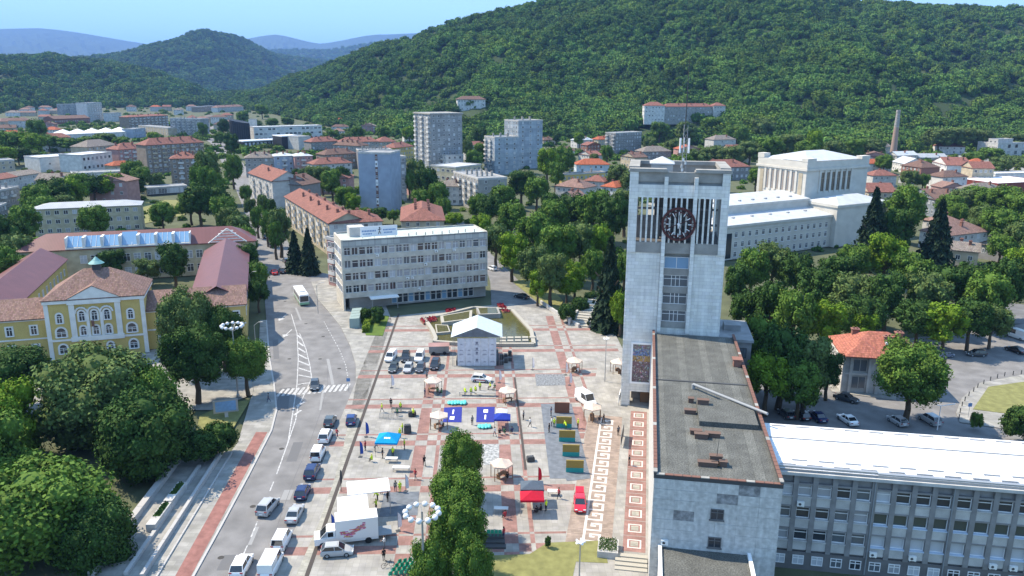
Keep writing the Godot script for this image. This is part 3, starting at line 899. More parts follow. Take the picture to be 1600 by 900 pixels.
func hills() -> void:
	hill_noise.seed = 21
	hill_noise.frequency = 0.0035
	hill_noise.fractal_octaves = 3
	var far := [crown_mesh(51, 12, 70, 0.2, 0.8), crown_mesh(52, 10, 80, 0.21, 0.85), crown_mesh(53, 14, 64, 0.19, 0.75)]
	hill("hill", PackedVector3Array([at(-801.4, -2160, -1), at(-448.6, -1530.2, -1), at(-244.2, -1095.4, -1), at(-128.7, -893.3, -1), at(-40.13, -821.5, -1), at(55.46, -889.4, -1), at(132.1, -836.7, -1), at(200.2, -789.8, -1), at(268.2, -733.9, -1), at(339.7, -711.7, -1), at(439.5, -747, -1), at(529.5, -739.5, -1), at(769, -743.3, -1), at(1059.1, -699.3, -1)]),
		PackedVector3Array([V(-1082.7, 10.95, -2500), V(-708.7, 27.57, -2250), V(-517.6, 74, -2000), V(-273.5, 133.2, -1750), V(-52.25, 181.9, -1600), V(79.3, 205.7, -1550), V(224.1, 227.6, -1500), V(371.3, 237, -1500), V(502.1, 230.4, -1550), V(675.1, 216.3, -1650), V(852.5, 209.8, -1700), V(1034.4, 208.4, -1700), V(1458.1, 215.1, -1600), V(1919.5, 184.2, -1400)]),
		1.35, 55.0, 27000, 7.4, far, "big wooded hill behind the town", M.forest_floor)
	hill("hill", PackedVector3Array([at(-1456.2, -1080.8, -1), at(-1356.4, -1319.4, -1), at(-1119.5, -1416.1, -1), at(-954, -1508.7, -1), at(-982, -1829.5, -1), at(-877.4, -1852.1, -1), at(-789.7, -1922.9, -1), at(-743.5, -2046.8, -1)]),
		PackedVector3Array([V(-3160, 147.9, -2400), V(-2423.2, 125.6, -2400), V(-1866.7, 116.5, -2400), V(-1493.9, 118.7, -2400), V(-1381.6, 120.4, -2500), V(-1227.9, 108.3, -2500), V(-1060.6, 78.2, -2400), V(-851.3, 19.11, -2300)]),
		0.9, 60.0, 8000, 10.0, far, "low wooded hill at the left of the valley", M.forest_floor)
	hill("hill", PackedVector3Array([at(-1534.4, -2633.5, -1), at(-1477.8, -3028, -1), at(-1384.6, -3382.3, -1), at(-1256, -3624.5, -1), at(-1161.4, -3879, -1), at(-1052.5, -4171.7, -1), at(-861.6, -4545.9, -1), at(-633.3, -4993.4, -1)]),
		PackedVector3Array([V(-2306.8, 136.4, -4000), V(-1929.3, 174.5, -4000), V(-1706.5, 229.2, -4000), V(-1596.2, 306.8, -4300), V(-1666, 319.1, -5000), V(-1730.2, 248.7, -6000), V(-1533.5, 220.8, -7000), V(-943.1, 281.4, -7500)]),
		0.95, 70.0, 11000, 12.0, far, "rounded wooded hill closing the valley", M.forest_floor)
	hill("hill", PackedVector3Array([at(-1982.1, -5363, -1), at(-1801.9, -6026.2, -1), at(-1615.8, -6837.3, -1), at(-1264.7, -8003.9, -1), at(-628.5, -9804.9, -1)]),
		PackedVector3Array([V(-3483.2, 270.4, -9500), V(-2810.1, 401.8, -9500), V(-2221.9, 405.4, -9500), V(-1483.9, 494.2, -9500), V(-603.6, 541.5, -9500)]),
		1.0, 60.0, 5000, 20.0, far, "distant dark ridge between two hills", M.forest_floor)
	hill("mountain", PackedVector3Array([at(-7287, -5467.4, -1), at(-6795.3, -6668.1, -1), at(-6027.8, -8542.3, -1), at(-5456.4, -9937.9, -1), at(-4888.4, -11324.9, -1)]),
		PackedVector3Array([V(-22257.1, 1070.9, -17000), V(-17083.7, 852.2, -17000), V(-11805.1, 1033.8, -17000), V(-9703.3, 1096.2, -17000), V(-6863.6, 737.8, -17000)]),
		1.0, 90.0, 0, 0.0, far, "hazy blue mountain range on the left skyline", M.mountain)
	hill("mountain", PackedVector3Array([at(-4463.7, -9479.9, -1), at(-3941.9, -10457.5, -1), at(-3417.2, -11440.4, -1), at(-2783.9, -12626.8, -1), at(-2174.2, -13769, -1), at(-1237.5, -15523.8, -1)]),
		PackedVector3Array([V(-7917, 718.9, -17000), V(-6335.5, 766.2, -17000), V(-4874.7, 1000.5, -17000), V(-3967.8, 830.7, -17000), V(-2780.3, 1013.1, -17000), V(-1340.1, 1071.6, -17000)]),
		1.0, 90.0, 0, 0.0, far, "hazy blue mountains behind the rounded hill", M.mountain)

# ---------- trees ----------
func crown_mesh(seed_: int, lumps: int, leaves: int, leaf: float, tall: float) -> ArrayMesh:
	# clumps of leaf-sized faces round leafy cores, inside a unit crown
	var r := RandomNumberGenerator.new()
	r.seed = seed_
	var g := Geo.new()
	var cs := []
	for i in lumps:
		var a := r.randf() * TAU
		var y := -0.75 + 1.5 * (i + 0.5) / lumps
		var rr := sqrt(maxf(0.05, 1.0 - y * y)) * (0.7 if lumps < 20 else 0.8) * sqrt(r.randf_range(0.3, 1.0))
		var s := r.randf_range(0.26, 0.44) if lumps < 20 else r.randf_range(0.17, 0.34)
		cs.append([V(cos(a) * rr, y * (0.62 if lumps < 20 else 0.74) * tall, sin(a) * rr), s])
	cs.append([V(0, 0, 0), 0.58])
	cs.append([V(0, 0.35 * tall, 0), 0.5])
	for q in cs:
		var at: Vector3 = q[0]
		var s: float = q[1]
		var tint := r.randf_range(0.74, 1.26)
		g.col = Color(tint * 0.8, tint * 0.8, tint * 0.8)
		var s0 := g.v.size()
		g.ball(at, Vector3.ONE * s * 0.72, 7, 5)
		for k in range(s0, g.v.size()):
			var h := sin(g.v[k].x * 23.0) * sin(g.v[k].y * 19.0 + 1.0) * sin(g.v[k].z * 21.0 + 2.0)
			g.v[k] += (g.v[k] - at) * h * 0.25
		for i in leaves:
			var d := V(r.randfn(), r.randfn() + 0.25, r.randfn()).normalized()
			var p := at + d * s * r.randf_range(0.75, 1.22)
			var nn := (d + V(r.randfn(), r.randfn(), r.randfn()) * 0.45).normalized()
			var x := nn.cross(V(r.randfn(), r.randfn(), r.randfn())).normalized()
			var y := nn.cross(x)
			var z := leaf * r.randf_range(0.6, 1.3)
			var k := tint * r.randf_range(0.75, 1.25)
			g.col = Color(k * r.randf_range(0.9, 1.15), k, k * 0.95)
			var b := p + y * z * 0.55
			g.quad(p - y * z * 0.6, p + x * z * 0.4 + nn * z * 0.12, b, p - x * z * 0.4 + nn * z * 0.12)
	return g.into()

func conifer_mesh(seed_: int, layers: int, fronds: int) -> ArrayMesh:
	var r := RandomNumberGenerator.new()
	r.seed = seed_
	var g := Geo.new()
	for j in layers:
		var f := float(j) / layers
		var y := -1.0 + 2.0 * f
		var rad := (1.0 - f) * 0.92 + 0.05
		var tint := r.randf_range(0.8, 1.2)
		for i in fronds:
			var a := TAU * (i + r.randf()) / fronds
			var d := V(cos(a), 0, sin(a))
			var s := V(-d.z, 0, d.x)
			var l := rad * r.randf_range(0.75, 1.15)
			var p := V(0, y + 0.12 + r.randf() * 0.05, 0) + d * l * 0.15
			var e := p + d * l - V(0, 0.1 + 0.18 * l + r.randf() * 0.05, 0)
			var mid := (p + e) / 2 + V(0, 0.03, 0)
			var w := l * 0.3
			var k := tint * r.randf_range(0.75, 1.25)
			g.col = Color(k, k, k)
			g.quad(p, mid + s * w, e, mid - s * w)
			for q in 4:
				var b := p.lerp(e, r.randf_range(0.3, 1.0)) + s * w * r.randf_range(-0.8, 0.8)
				var x := (d + V(r.randfn(), r.randfn(), r.randfn()) * 0.5).normalized() * 0.1
				var z := x.cross(V(r.randfn(), r.randfn(), r.randfn())).normalized() * 0.06
				g.quad(b - x, b + z, b + x, b - z)
	g.col = Color.WHITE
	g.tube(V(0, -1, 0), V(0, 0.95, 0), 0.3, 0.02, 7, false)
	return g.into()

func trunk_mesh() -> ArrayMesh:
	var g := Geo.new()
	var p := Vector3.ZERO
	var r := 0.05
	for k in 4:
		var q := p + V(0.02 * sin(k * 2.0), 0.2, 0.02 * cos(k * 3.0))
		g.tube(p, q, r, r * 0.82, 8, false)
		p = q
		r *= 0.82
	for k in 6:
		var a := k * 2.4
		var b := V(0, 0.34 + 0.05 * k, 0)
		g.tube(b, b + V(cos(a) * 0.22, 0.2, sin(a) * 0.22), 0.022, 0.008, 6, false)
	return g.into()

var crowns := {}
func tree(called: String, label: String, x: float, z: float, h: float, rad: float, kind: String, group := "", y := 0.0) -> void:
	if not crowns.has("trunk"):
		crowns.trunk = trunk_mesh()
	var t := thing(called, label, "tree" if not called.contains("shrub") else "shrub", V(x, y, z), rng.randf() * TAU, group)
	var near := kind.begins_with("near")
	var base := 0.22 * h if not called.contains("shrub") else 0.02 * h
	if kind.contains("conifer"):
		base = 0.03 * h
	var key: String
	var m: Material
	if kind.contains("conifer"):
		key = "conifer%d" % (rng.randi() % 2)
		if not crowns.has(key):
			crowns[key] = conifer_mesh(hash(key), 26, 15)
		m = M.conifer_leaf
	else:
		var k := rng.randi() % 4
		key = ("near%d" if near else "mid%d") % k
		if not crowns.has(key):
			crowns[key] = crown_mesh(hash(key), 64, 330, 0.062, 0.95 + 0.08 * k) if near else crown_mesh(hash(key), 38, 150, 0.095, 0.9 + 0.1 * k)
		m = M["leaf_" + kind.get_slice(" ", 1)]
	if not called.contains("shrub"):
		var tk := part(t, "trunk", crowns.trunk, M.bark)
		tk.scale = V(h * 0.75, h * 0.8, h * 0.75)
	var c := part(t, "crown", crowns[key], m)
	var half := (h - base) / 2
	var ys := half if kind.contains("conifer") else half / (1.0 if near else 1.0)
	c.position = V(0, base + half, 0)
	c.scale = V(rad, ys, rad) if kind.contains("conifer") else V(rad * 0.9, ys * 1.03, rad * 0.9)

func leaf_materials() -> void:
	for k in [["green", Color(0.092, 0.165, 0.03)], ["dark", Color(0.044, 0.09, 0.022)], ["bright", Color(0.125, 0.21, 0.02)], ["grey", Color(0.1, 0.15, 0.048)]]:
		var m := mat("leaf_" + k[0], k[1], 0.75)
		m.vertex_color_use_as_albedo = true
		m.metallic_specular = 0.18
		m.backlight_enabled = true
		m.backlight = (k[1] * 0.6).linear_to_srgb()
	for k in [["forest_leaf", Color(0.078, 0.155, 0.034)], ["conifer_leaf", Color(0.025, 0.045, 0.024)]]:
		var m := mat(k[0], k[1], 0.8)
		m.vertex_color_use_as_albedo = true
		m.metallic_specular = 0.18
	mat("forest_floor", Color(0.045, 0.07, 0.025), 1.0, M.blot, 0.01)
	mat("mountain", Color(0.045, 0.075, 0.035), 1.0, M.blot, 0.0006)
	mat("bark", Color(0.1, 0.075, 0.05), 0.95, M.fine, 0.5)
	mat("hedge", Color(0.2, 0.3, 0.02), 0.9, M.worn, 0.6)

# ---------- the town hall: tower, council block, low annexe and office wing ----------
func ac_mesh() -> ArrayMesh:
	if not cache.has("ac"):
		var g = Geo.new()
		g.box(V(-0.42, 0, 0.08), V(0.42, 0.6, 0.4))
		g.tube(V(-0.1, 0.3, 0.4), V(-0.1, 0.3, 0.42), 0.22, 0.2, 10)
		for s in [-0.3, 0.3]:
			g.box(V(s - 0.03, -0.08, 0), V(s + 0.03, 0, 0.4))
		cache.ac = g.into()
	return cache.ac

func air_conditioner(parent_turn: float, at: Vector3, label: String) -> void:
	var t = thing("air_conditioner", label, "air conditioner", at, parent_turn, "air conditioners on outer walls")
	part(t, "casing", ac_mesh(), M.ac_white)
	var g = Geo.new()
	g.tube(V(-0.1, 0.3, 0.421), V(-0.1, 0.3, 0.43), 0.17, 0.17, 10)
	part(t, "fan_grille", g.into(), M.steel_dark)

func town_hall() -> void:
	var t = thing("clock_tower", "tall white concrete clock tower with open louvred belfry and red clock", "tower", V(HALL.x, 0, HALL.y), HALL_TURN)
	var g = Geo.new()
	var W = 17.0
	var D = 15.0
	# shaft: front skin on either side of the window strip, sides and back
	g.box(V(0, 2.8, -0.9), V(5.9, 29.2, -0.3)); g.box(V(11.7, 2.8, -0.9), V(W, 29.2, -0.3))
	g.box(V(5.9, 2.8, -1.1), V(11.7, 16.2, -0.7))
	g.box(V(0, 2.8, -D), V(0.6, 29.2, -0.9)); g.box(V(W - 0.6, 2.8, -D), V(W, 29.2, -0.9)); g.box(V(0.6, 2.8, -D), V(W - 0.6, 29.2, -D + 0.6))
	g.box(V(0.6, 2.8, -D + 0.6), V(W - 0.6, 3.2, -0.9))
	part(t, "shaft_wall", g.into(), M.white_stone)
	g = Geo.new()   # toothed edges of the stone facing
	for x in [1.3, W - 1.75]:
		for k in 34:
			var o = 0.35 if k % 2 else 0.0
			g.box(V(x - 1.25 + o if x < 5 else x - o, 3.0 + k * 0.76, -0.3), V(x - 0.8 + o if x < 5 else x + 0.45 - o, 3.72 + k * 0.76, -0.2))
	part(t, "stone_quoin", g.into(), M.white_stone)
	# ground floor: corner pier and dark recessed entrance
	g = Geo.new()
	g.box(V(0, 0, -2.6), V(1.7, 2.8, -0.3))
	part(t, "corner_pier", g.into(), M.white_stone)
	g = Geo.new()
	g.box(V(0, 0, -D), V(1.2, 2.8, -D + 2.0))
	part(t, "corner_pier", g.into(), M.white_stone)
	g = Geo.new()
	g.box(V(1.9, 0, -D + 0.5), V(W - 0.2, 2.8, -4.0))
	part(t, "entrance_wall", g.into(), M.grey_render)
	g = Geo.new()
	g.box(V(3.6, 0, -3.4), V(5.2, 2.1, -2.2))
	part(t, "porch_cabin", g.into(), M.wood)
	# corner piers of the belfry
	g = Geo.new()
	for x in [[0.0, 1.5], [15.7, W]]:
		for z in [[-2.0, 0.0], [-D, -D + 2.0]]:
			g = Geo.new()
			g.box(V(x[0], 29.2, z[0]), V(x[1], 43.4, z[1]))
			part(t, "belfry_pier", g.into(), M.white_stone)
	for x in [[5.95, 6.6], [11.0, 11.65]]:
		g = Geo.new()
		g.box(V(x[0], 14.7, -0.7), V(x[1], 42.6, 0.35))
		part(t, "pilaster", g.into(), M.white_stone)
	g = Geo.new()
	for x in [[0.5, 5.95], [6.6, 11.0], [11.65, W - 0.5]]:
		g.box(V(x[0], 29.2, -0.9), V(x[1], 31.1, -0.12))
	g.box(V(0.15, 29.2, -D + 0.2), V(0.9, 31.1, -2.0)); g.box(V(W - 0.9, 29.2, -D + 0.2), V(W - 0.15, 31.1, -2.0))
	g.box(V(1.5, 29.2, -D + 0.2), V(15.7, 31.1, -D + 0.9))
	part(t, "concrete_band", g.into(), M.concrete)
	g = Geo.new()
	for z in [[-0.75, -0.1], [-D + 0.2, -D + 0.9]]:
		g.box(V(1.5, 39.0, z[0]), V(15.7, 41.2, z[1] + 0.02))
	g.box(V(0.1, 39.0, -D + 2.0), V(0.8, 41.2, -2.0)); g.box(V(W - 0.8, 39.0, -D + 2.0), V(W - 0.1, 41.2, -2.0))
	part(t, "belfry_beam", g.into(), M.white_stone)
	g = Geo.new()
	g.box(V(1.5, 41.7, -0.9), V(15.7, 43.4, -0.4)); g.box(V(1.5, 41.7, -D + 0.2), V(15.7, 43.4, -D + 0.8))
	g.box(V(0.1, 41.7, -D + 2.0), V(0.7, 43.4, -2.0)); g.box(V(W - 0.7, 41.7, -D + 2.0), V(W - 0.1, 43.4, -2.0))
	part(t, "parapet", g.into(), M.concrete)
	g = Geo.new()
	for s in [[-0.25, 6.4], [11.0, W + 0.25]]:
		g.box(V(s[0], 43.4, -2.0), V(s[1], 43.65, 0.12)); g.box(V(s[0] + 0.15, 43.65, -1.8), V(s[1] - 0.15, 43.95, 0.0))
	g.box(V(-0.25, 43.4, -D - 0.2), V(1.6, 44.1, -2.4)); g.box(V(W - 1.6, 43.4, -D - 0.2), V(W + 0.25, 44.1, -2.4)); g.box(V(1.6, 43.4, -D - 0.2), V(W - 1.6, 44.1, -D + 1.2))
	part(t, "cornice", g.into(), M.concrete)
	g = Geo.new()
	g.box(V(0.7, 41.2, -D + 0.9), V(W - 0.7, 41.7, -0.7))
	part(t, "roof_deck", g.into(), M.bitumen_grey)
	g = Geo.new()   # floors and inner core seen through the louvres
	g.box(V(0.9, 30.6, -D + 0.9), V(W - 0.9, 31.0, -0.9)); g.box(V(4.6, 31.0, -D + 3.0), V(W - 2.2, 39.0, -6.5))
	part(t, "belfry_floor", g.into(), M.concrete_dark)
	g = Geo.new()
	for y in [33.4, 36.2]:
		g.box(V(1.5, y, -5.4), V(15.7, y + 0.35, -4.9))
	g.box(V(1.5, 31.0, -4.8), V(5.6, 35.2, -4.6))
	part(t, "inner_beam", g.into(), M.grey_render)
	var fin = Geo.new()
	fin.box(V(-0.15, 31.1, -0.5), V(0.15, 39.0, -0.02))
	var fm = fin.into()
	for x in [2.3, 3.22, 4.13, 5.05, 7.2, 8.13, 9.05, 10.0, 12.05, 12.95, 13.85, 14.75]:
		part(t, "louvre_fin", fm, M.white_stone, V(x, 0, 0))
	var sf = Geo.new()
	sf.box(V(-0.62, 31.1, -0.13), V(-0.15, 39.0, 0.13))
	var sfm = sf.into()
	for k in 9:
		part(t, "louvre_fin", sfm, M.concrete_pale, V(0.85, 0, -2.9 - k * 1.15)); part(t, "louvre_fin", sfm, M.concrete_pale, V(W - 0.05, 0, -2.9 - k * 1.15))
	# window strip between the pilasters
	for y in [26.4, 23.1, 19.9, 16.6]:
		var wn = window(t, V(8.8, y, -0.72), 0.0, 4.3, 2.1, "v3t" if y < 26 else "v", M.window_frame, M.glass_mid if y < 26 else M.glass_blue)
		wn.name = "window"
		g = Geo.new()
		g.box(V(6.6, y - 1.2, -1.0), V(11.0, y - 0.02, -0.55))
		part(t, "spandrel", g.into(), M.concrete)
	g = Geo.new()
	g.box(V(6.6, 14.8, -1.3), V(11.0, 29.2, -1.05))
	part(t, "strip_backing", g.into(), M.concrete)
	# rusty lattice mast with antenna boxes, roof hut
	g = Geo.new()
	g.box(V(3.6, 41.7, -9.5), V(7.4, 44.4, -5.5))
	var hr = hip_geo(3.8, 4.0, 44.4, 1.1, 0.3)
	var hut = part(t, "roof_hut", g.into(), M.concrete_pale)
	part(hut, "hut_roof", hr.into(), M.silver_sheet, V(3.6, 0, -5.5))
	var mast = thing("antenna_mast", "slim lattice antenna mast with white panel antennas on the clock tower roof", "antenna mast", V(30.39, 41.7, -142.5), HALL_TURN)
	g = Geo.new()
	for k in 3:
		var a = TAU * k / 3
		var e = V(cos(a), 0, sin(a))
		g.tube(e * 0.5, e * 0.42 + V(0, 9.5, 0), 0.06, 0.06, 6)
		for j in 9:
			var a2 = TAU * (k + 1) / 3
			g.tube(e * 0.5 + V(0, j, 0), V(cos(a2), 0, sin(a2)) * 0.48 + V(0, j + 1.0, 0), 0.03, 0.03, 5)
	part(mast, "lattice", g.into(), M.galvanised)
	g = Geo.new()
	g.tube(V(0, 9.3, 0), V(0, 20.5, 0), 0.11, 0.06, 6)
	g.tube(V(-0.6, 15.0, 0), V(0.6, 15.0, 0), 0.02, 0.02, 5)
	part(mast, "whip_aerial", g.into(), M.steel_dark)
	g = Geo.new()
	g.box(V(-0.16, 0, -0.08), V(0.16, 2.6, 0.08))
	var pm = g.into()
	for k in 3:
		var a = TAU * k / 3 + 0.5
		part(mast, "panel_antenna", pm, M.white_paint, V(cos(a) * 0.85, 4.6, sin(a) * 0.85), -a)
	g = Geo.new()
	for k in 5:
		g.cbox(V(0.4 * cos(k * 2.0), 1.0 + k * 0.6, 0.4 * sin(k * 2.0)), V(0.35, 0.5, 0.3))
	part(mast, "radio_box", g.into(), M.ac_white)
	# clock
	var ck = thing("tower_clock", "round dark red openwork clock with white hands near twelve on the tower", "clock", V(28.84, 34.55, -136.2), HALL_TURN)
	g = Geo.new()
	for rr in [[2.95, 2.55], [2.2, 2.0]]:
		for k in 40:
			var a = TAU * k / 40; var b = TAU * (k + 1) / 40
			var ea = V(cos(a), sin(a), 0); var eb = V(cos(b), sin(b), 0)
			var z = V(0, 0, 0.18)
			g.quad(ea * rr[1] + z, ea * rr[0] + z, eb * rr[0] + z, eb * rr[1] + z); g.quad(ea * rr[0] - z, eb * rr[0] - z, eb * rr[0] + z, ea * rr[0] + z); g.quad(eb * rr[1] - z, ea * rr[1] - z, ea * rr[1] + z, eb * rr[1] + z)
	for k in 24:
		var a = TAU * k / 24
		g.tube(V(cos(a), sin(a), 0) * 2.1, V(cos(a + 0.13), sin(a + 0.13), 0) * 2.7, 0.06, 0.06, 5)
	for k in 4:
		var a = TAU * k / 4 + 0.4
		g.tube(V(cos(a), sin(a), -0.1) * 0.2, V(cos(a), sin(a), 0) * 2.1, 0.07, 0.07, 5)
	part(ck, "ring", g.into(), M.rust_red)
	for k in 12:
		var mg = Geo.new()
		mg.box(V(-0.06, 1.6, 0.2), V(0.06, 2.2, 0.26))
		var o = part(ck, "hour_mark", mg.into(), M.white_paint)
		o.rotation.z = TAU * k / 12
	for hnd in [[1.25, 0.15, 0.18], [2.0, 0.1, 0.44]]:
		g = Geo.new()
		g.tri(V(-hnd[1], -0.5, 0.36), V(hnd[1], -0.5, 0.36), V(0, hnd[0], 0.36)); g.box(V(-hnd[1], -0.7, 0.3), V(hnd[1], 0.2, 0.355))
		var o = part(ck, "hand", g.into(), M.white_paint)
		o.rotation.z = hnd[2] * 1.0 if hnd[0] > 2 else 0.03
	g = Geo.new()
	g.tube(V(0, 0, 0.1), V(0, 0, 0.42), 0.24, 0.2, 14)
	part(ck, "hub", g.into(), M.white_paint)
	# mural: a stained panel in a white frame, many small coloured fields
	var mu = thing("mural", "tall mosaic mural in a white frame low on the clock tower", "mural", V(23.83, 4.4, -137.8), HALL_TURN)
	g = Geo.new()
	for s in [[-1.95, 0.0, -1.6, 8.0], [1.6, 0.0, 1.95, 8.0], [-1.6, 0.0, 1.6, 0.35], [-1.6, 7.65, 1.6, 8.0]]:
		g.box(V(s[0], s[1], 0), V(s[2], s[3], 0.22))
	part(mu, "frame", g.into(), M.white_paint)
	var im = Image.create(64, 152, true, Image.FORMAT_RGB8)
	var r = RandomNumberGenerator.new()
	r.seed = 3
	for y in 152:
		for x in 64:
			var f = y / 152.0
			var base = Color(0.35, 0.3, 0.32)
			if f < 0.12: base = Color(0.45, 0.4, 0.42)
			elif f < 0.3: base = Color(0.35, 0.45, 0.62)
			elif f < 0.45: base = Color(0.62, 0.5, 0.28)
			elif f < 0.75: base = Color(0.42, 0.32, 0.34)
			im.set_pixel(x, y, base)
	for k in 420:
		var c = Color.from_hsv(r.randf(), 0.35 * r.randf(), 0.25 + 0.5 * r.randf())
		im.fill_rect(Rect2i(r.randi() % 62, r.randi() % 150, 1 + r.randi() % 5, 1 + r.randi() % 6), c)
	var mm = StandardMaterial3D.new()
	mm.albedo_texture = image_tex(im)
	mm.roughness = 0.4
	mm.uv1_scale = V(1.0 / 3.2, -1.0 / 7.3, 1)
	mm.uv1_offset = V(0, 1, 0)
	g = Geo.new()
	g.quad(V(-1.6, 0.35, 0.06), V(1.6, 0.35, 0.06), V(1.6, 7.65, 0.06), V(-1.6, 7.65, 0.06))
	part(mu, "mosaic", g.into(), mm)
	# council block with flat bitumen roof
	var hb = thing("council_block", "long white panelled hall with dark flat roof and brick edged parapet", "building", V(hall(5.3, -55.2).x, 0, hall(5.3, -55.2).y), HALL_TURN)
	g = Geo.new()
	g.box(V(0, 0, -54.8), V(14.2, 14.3, 0))
	part(hb, "wall", g.into(), M.weathered_panel)
	for j in 11:   # slabs of the wall facing, some standing proud, some stained darker
		for i in 6:
			g = Geo.new()
			g.box(V(0.08 + i * 2.35, 0.22 + j * 1.28, 0), V(2.4 + i * 2.35, 1.47 + j * 1.28, 0.02 + 0.012 * ((i * 7 + j * 3) % 4)))
			if not (i in [2, 3] and j in [4, 5, 7, 8]):
				part(hb, "facing_panel", g.into(), M.stained_panel if (i * 5 + j * 7) % 6 == 0 and j > 6 else M.weathered_panel)
	var rf = Geo.new()
	rf.box(V(0.3, 14.3, -54.6), V(13.9, 14.55, -0.3))
	var roof = part(hb, "roof", rf.into(), M.bitumen)
	for k in 11:   # lengths of roofing felt, lapped
		var fg = Geo.new()
		fg.box(V(0.35 + k * 1.23, 14.55, -54.5), V(0.35 + k * 1.23 + 1.15, 14.562 + 0.006 * (k % 3), -0.4))
		part(roof, "roofing_strip", fg.into(), M.bitumen if k % 3 else M.bitumen_mid)
	var cg = Geo.new()
	cg.box(V(-0.12, 14.3, 0), V(0.0, 15.15, 0.001))
	cg = Geo.new()
	cg.box(V(-0.05, 14.3, -54.8), V(0.3, 15.0, 0.05)); cg.box(V(13.9, 14.3, -54.8), V(14.25, 15.0, 0.05)); cg.box(V(0.3, 14.3, -0.3), V(13.9, 14.75, 0.05))
	part(roof, "parapet", cg.into(), M.steel_dark)
	var bm = Geo.new()
	bm.box(V(-0.2, 0, -0.46), V(0.24, 0.1, 0.46))
	var bmm = bm.into()
	for k in 55:
		part(roof, "brick", bmm, M.brick_cap if k % 13 else M.concrete, V(0.1, 15.0, -0.5 - k), 0.0)
		part(roof, "brick", bmm, M.brick_cap if k % 11 else M.concrete, V(14.05, 15.0, -0.5 - k), 0.0)
	for k in 14:
		part(roof, "brick", bmm, M.brick_cap if k % 5 else M.concrete, V(0.7 + k, 14.75, -0.1), PI / 2)
	for w in [[7.3, 9.7, 1.5], [7.25, 6.1, 1.5], [7.6, 12.6, 1.4]]:
		if w[1] < 12:
			var o = window(hb, V(w[0], w[1], 0.035), 0.0, 1.5, 1.35, "vts", M.concrete_dark, M.glass_dark)
			o.name = "window"
	# clutter on the roof
	g = Geo.new()
	g.box(V(5.9, 14.56, -23.0), V(13.4, 15.25, -15.0))
	part(roof, "raised_deck", g.into(), M.bitumen)
	for p in [[5.3, -12.4, 1.4, 0.5], [5.2, -23.0, 0.7, 0.6], [6.7, -21.0, 1.5, 0.6], [4.9, -19.0, 1.5, 0.5], [5.9, -11.2, 1.6, 0.6], [7.4, -11.9, 1.8, 0.5], [6.2, -3.6, 2.2, 0.5], [7.2, -4.6, 1.4, 0.9], [8.0, -3.9, 0.8, 0.6]]:
		var cb = Geo.new()
		var y = 15.25 if p[0] > 5.9 and p[1] > -23.0 and p[1] < -15.0 else 14.57
		cb.box(V(-p[2] / 2, 0, -0.35), V(p[2] / 2, p[3], 0.35)); cb.box(V(-p[2] / 2 - 0.08, p[3], -0.42), V(p[2] / 2 + 0.08, p[3] + 0.1, 0.42))
		part(roof, "roof_vent", cb.into(), M.vent_brown, V(p[0], y, p[1]))
	g = Geo.new()
	g.tube(V(7.2, 14.6, -4.2), V(7.4, 17.6, -4.6), 0.05, 0.03, 6); g.tube(V(6.6, 15.2, -3.6), V(8.2, 15.3, -4.0), 0.05, 0.05, 6)
	part(roof, "aerial", g.into(), M.steel_dark)
	g = Geo.new()
	g.box(V(12.6, 14.57, -40.3), V(13.8, 15.7, -39.0)); g.box(V(12.4, 15.7, -40.5), V(14.0, 15.85, -38.8))
	part(roof, "chimney", g.into(), M.brick)
	g = Geo.new()
	g.box(V(0.4, 14.57, -31.3), V(13.8, 14.66, -30.9))
	part(roof, "expansion_joint", g.into(), M.steel_dark)
	g = Geo.new()
	g.box(V(-0.14, -0.2, 0), V(0.14, 0.2, 0))
	g = Geo.new()
	g.tube(V(5.8, 15.3, -28.2), V(14.9, 15.6, -18.2), 0.2, 0.2, 10)
	g.tube(V(5.8, 14.6, -28.2), V(5.8, 15.3, -28.2), 0.28, 0.28, 10)
	part(roof, "flue_pipe", g.into(), M.galvanised)
	# low annexe in front
	var an = thing("annexe", "low grey roofed annexe with white roof edging below the hall wall", "building", V(hall(6.3, -68).x, 0, hall(6.3, -68).y), HALL_TURN)
	g = Geo.new()
	g.box(V(0, 0, -12.75), V(10.3, 5.4, 0))
	part(an, "wall", g.into(), M.weathered_panel)
	g = Geo.new()
	g.box(V(0.3, 5.4, -12.75), V(10.0, 5.55, 0))
	part(an, "roof", g.into(), M.bitumen)
	g = Geo.new()
	g.box(V(-0.1, 5.4, -12.75), V(0.3, 5.85, 0.1))
	part(an, "roof_edging", g.into(), M.white_paint)
	g = Geo.new()
	g.box(V(10.0, 5.4, -12.75), V(10.4, 5.85, 0.1))
	part(an, "roof_edging", g.into(), M.white_paint)
	var ap = hall(6.9, -55.2)
	air_conditioner(HALL_TURN, V(ap.x, 6.0, ap.y), "white air conditioner at the corner above the low annexe roof")
	# back annexe right of the tower
	var ba = thing("side_annexe", "grey rendered annexe with dark flat roof behind the hall beside the tower", "building", V(hall(17.0, 2.0).x, 0, hall(17.0, 2.0).y), HALL_TURN)
	g = Geo.new()
	g.box(V(0.02, 0, -12), V(6.0, 13.0, 0))
	part(ba, "wall", g.into(), M.grey_render)
	g = Geo.new()
	g.box(V(0.02, 13.0, -12.3), V(6.3, 13.5, 0.3)); g.box(V(1.5, 13.5, -8), V(4.5, 14.6, -5))
	part(ba, "roof", g.into(), M.bitumen_grey)
	for y in [10.0, 6.5]:
		window(ba, V(4.6, y, 0.004), 0.0, 1.2, 1.9, "v", M.frame_dark)
	office_wing()

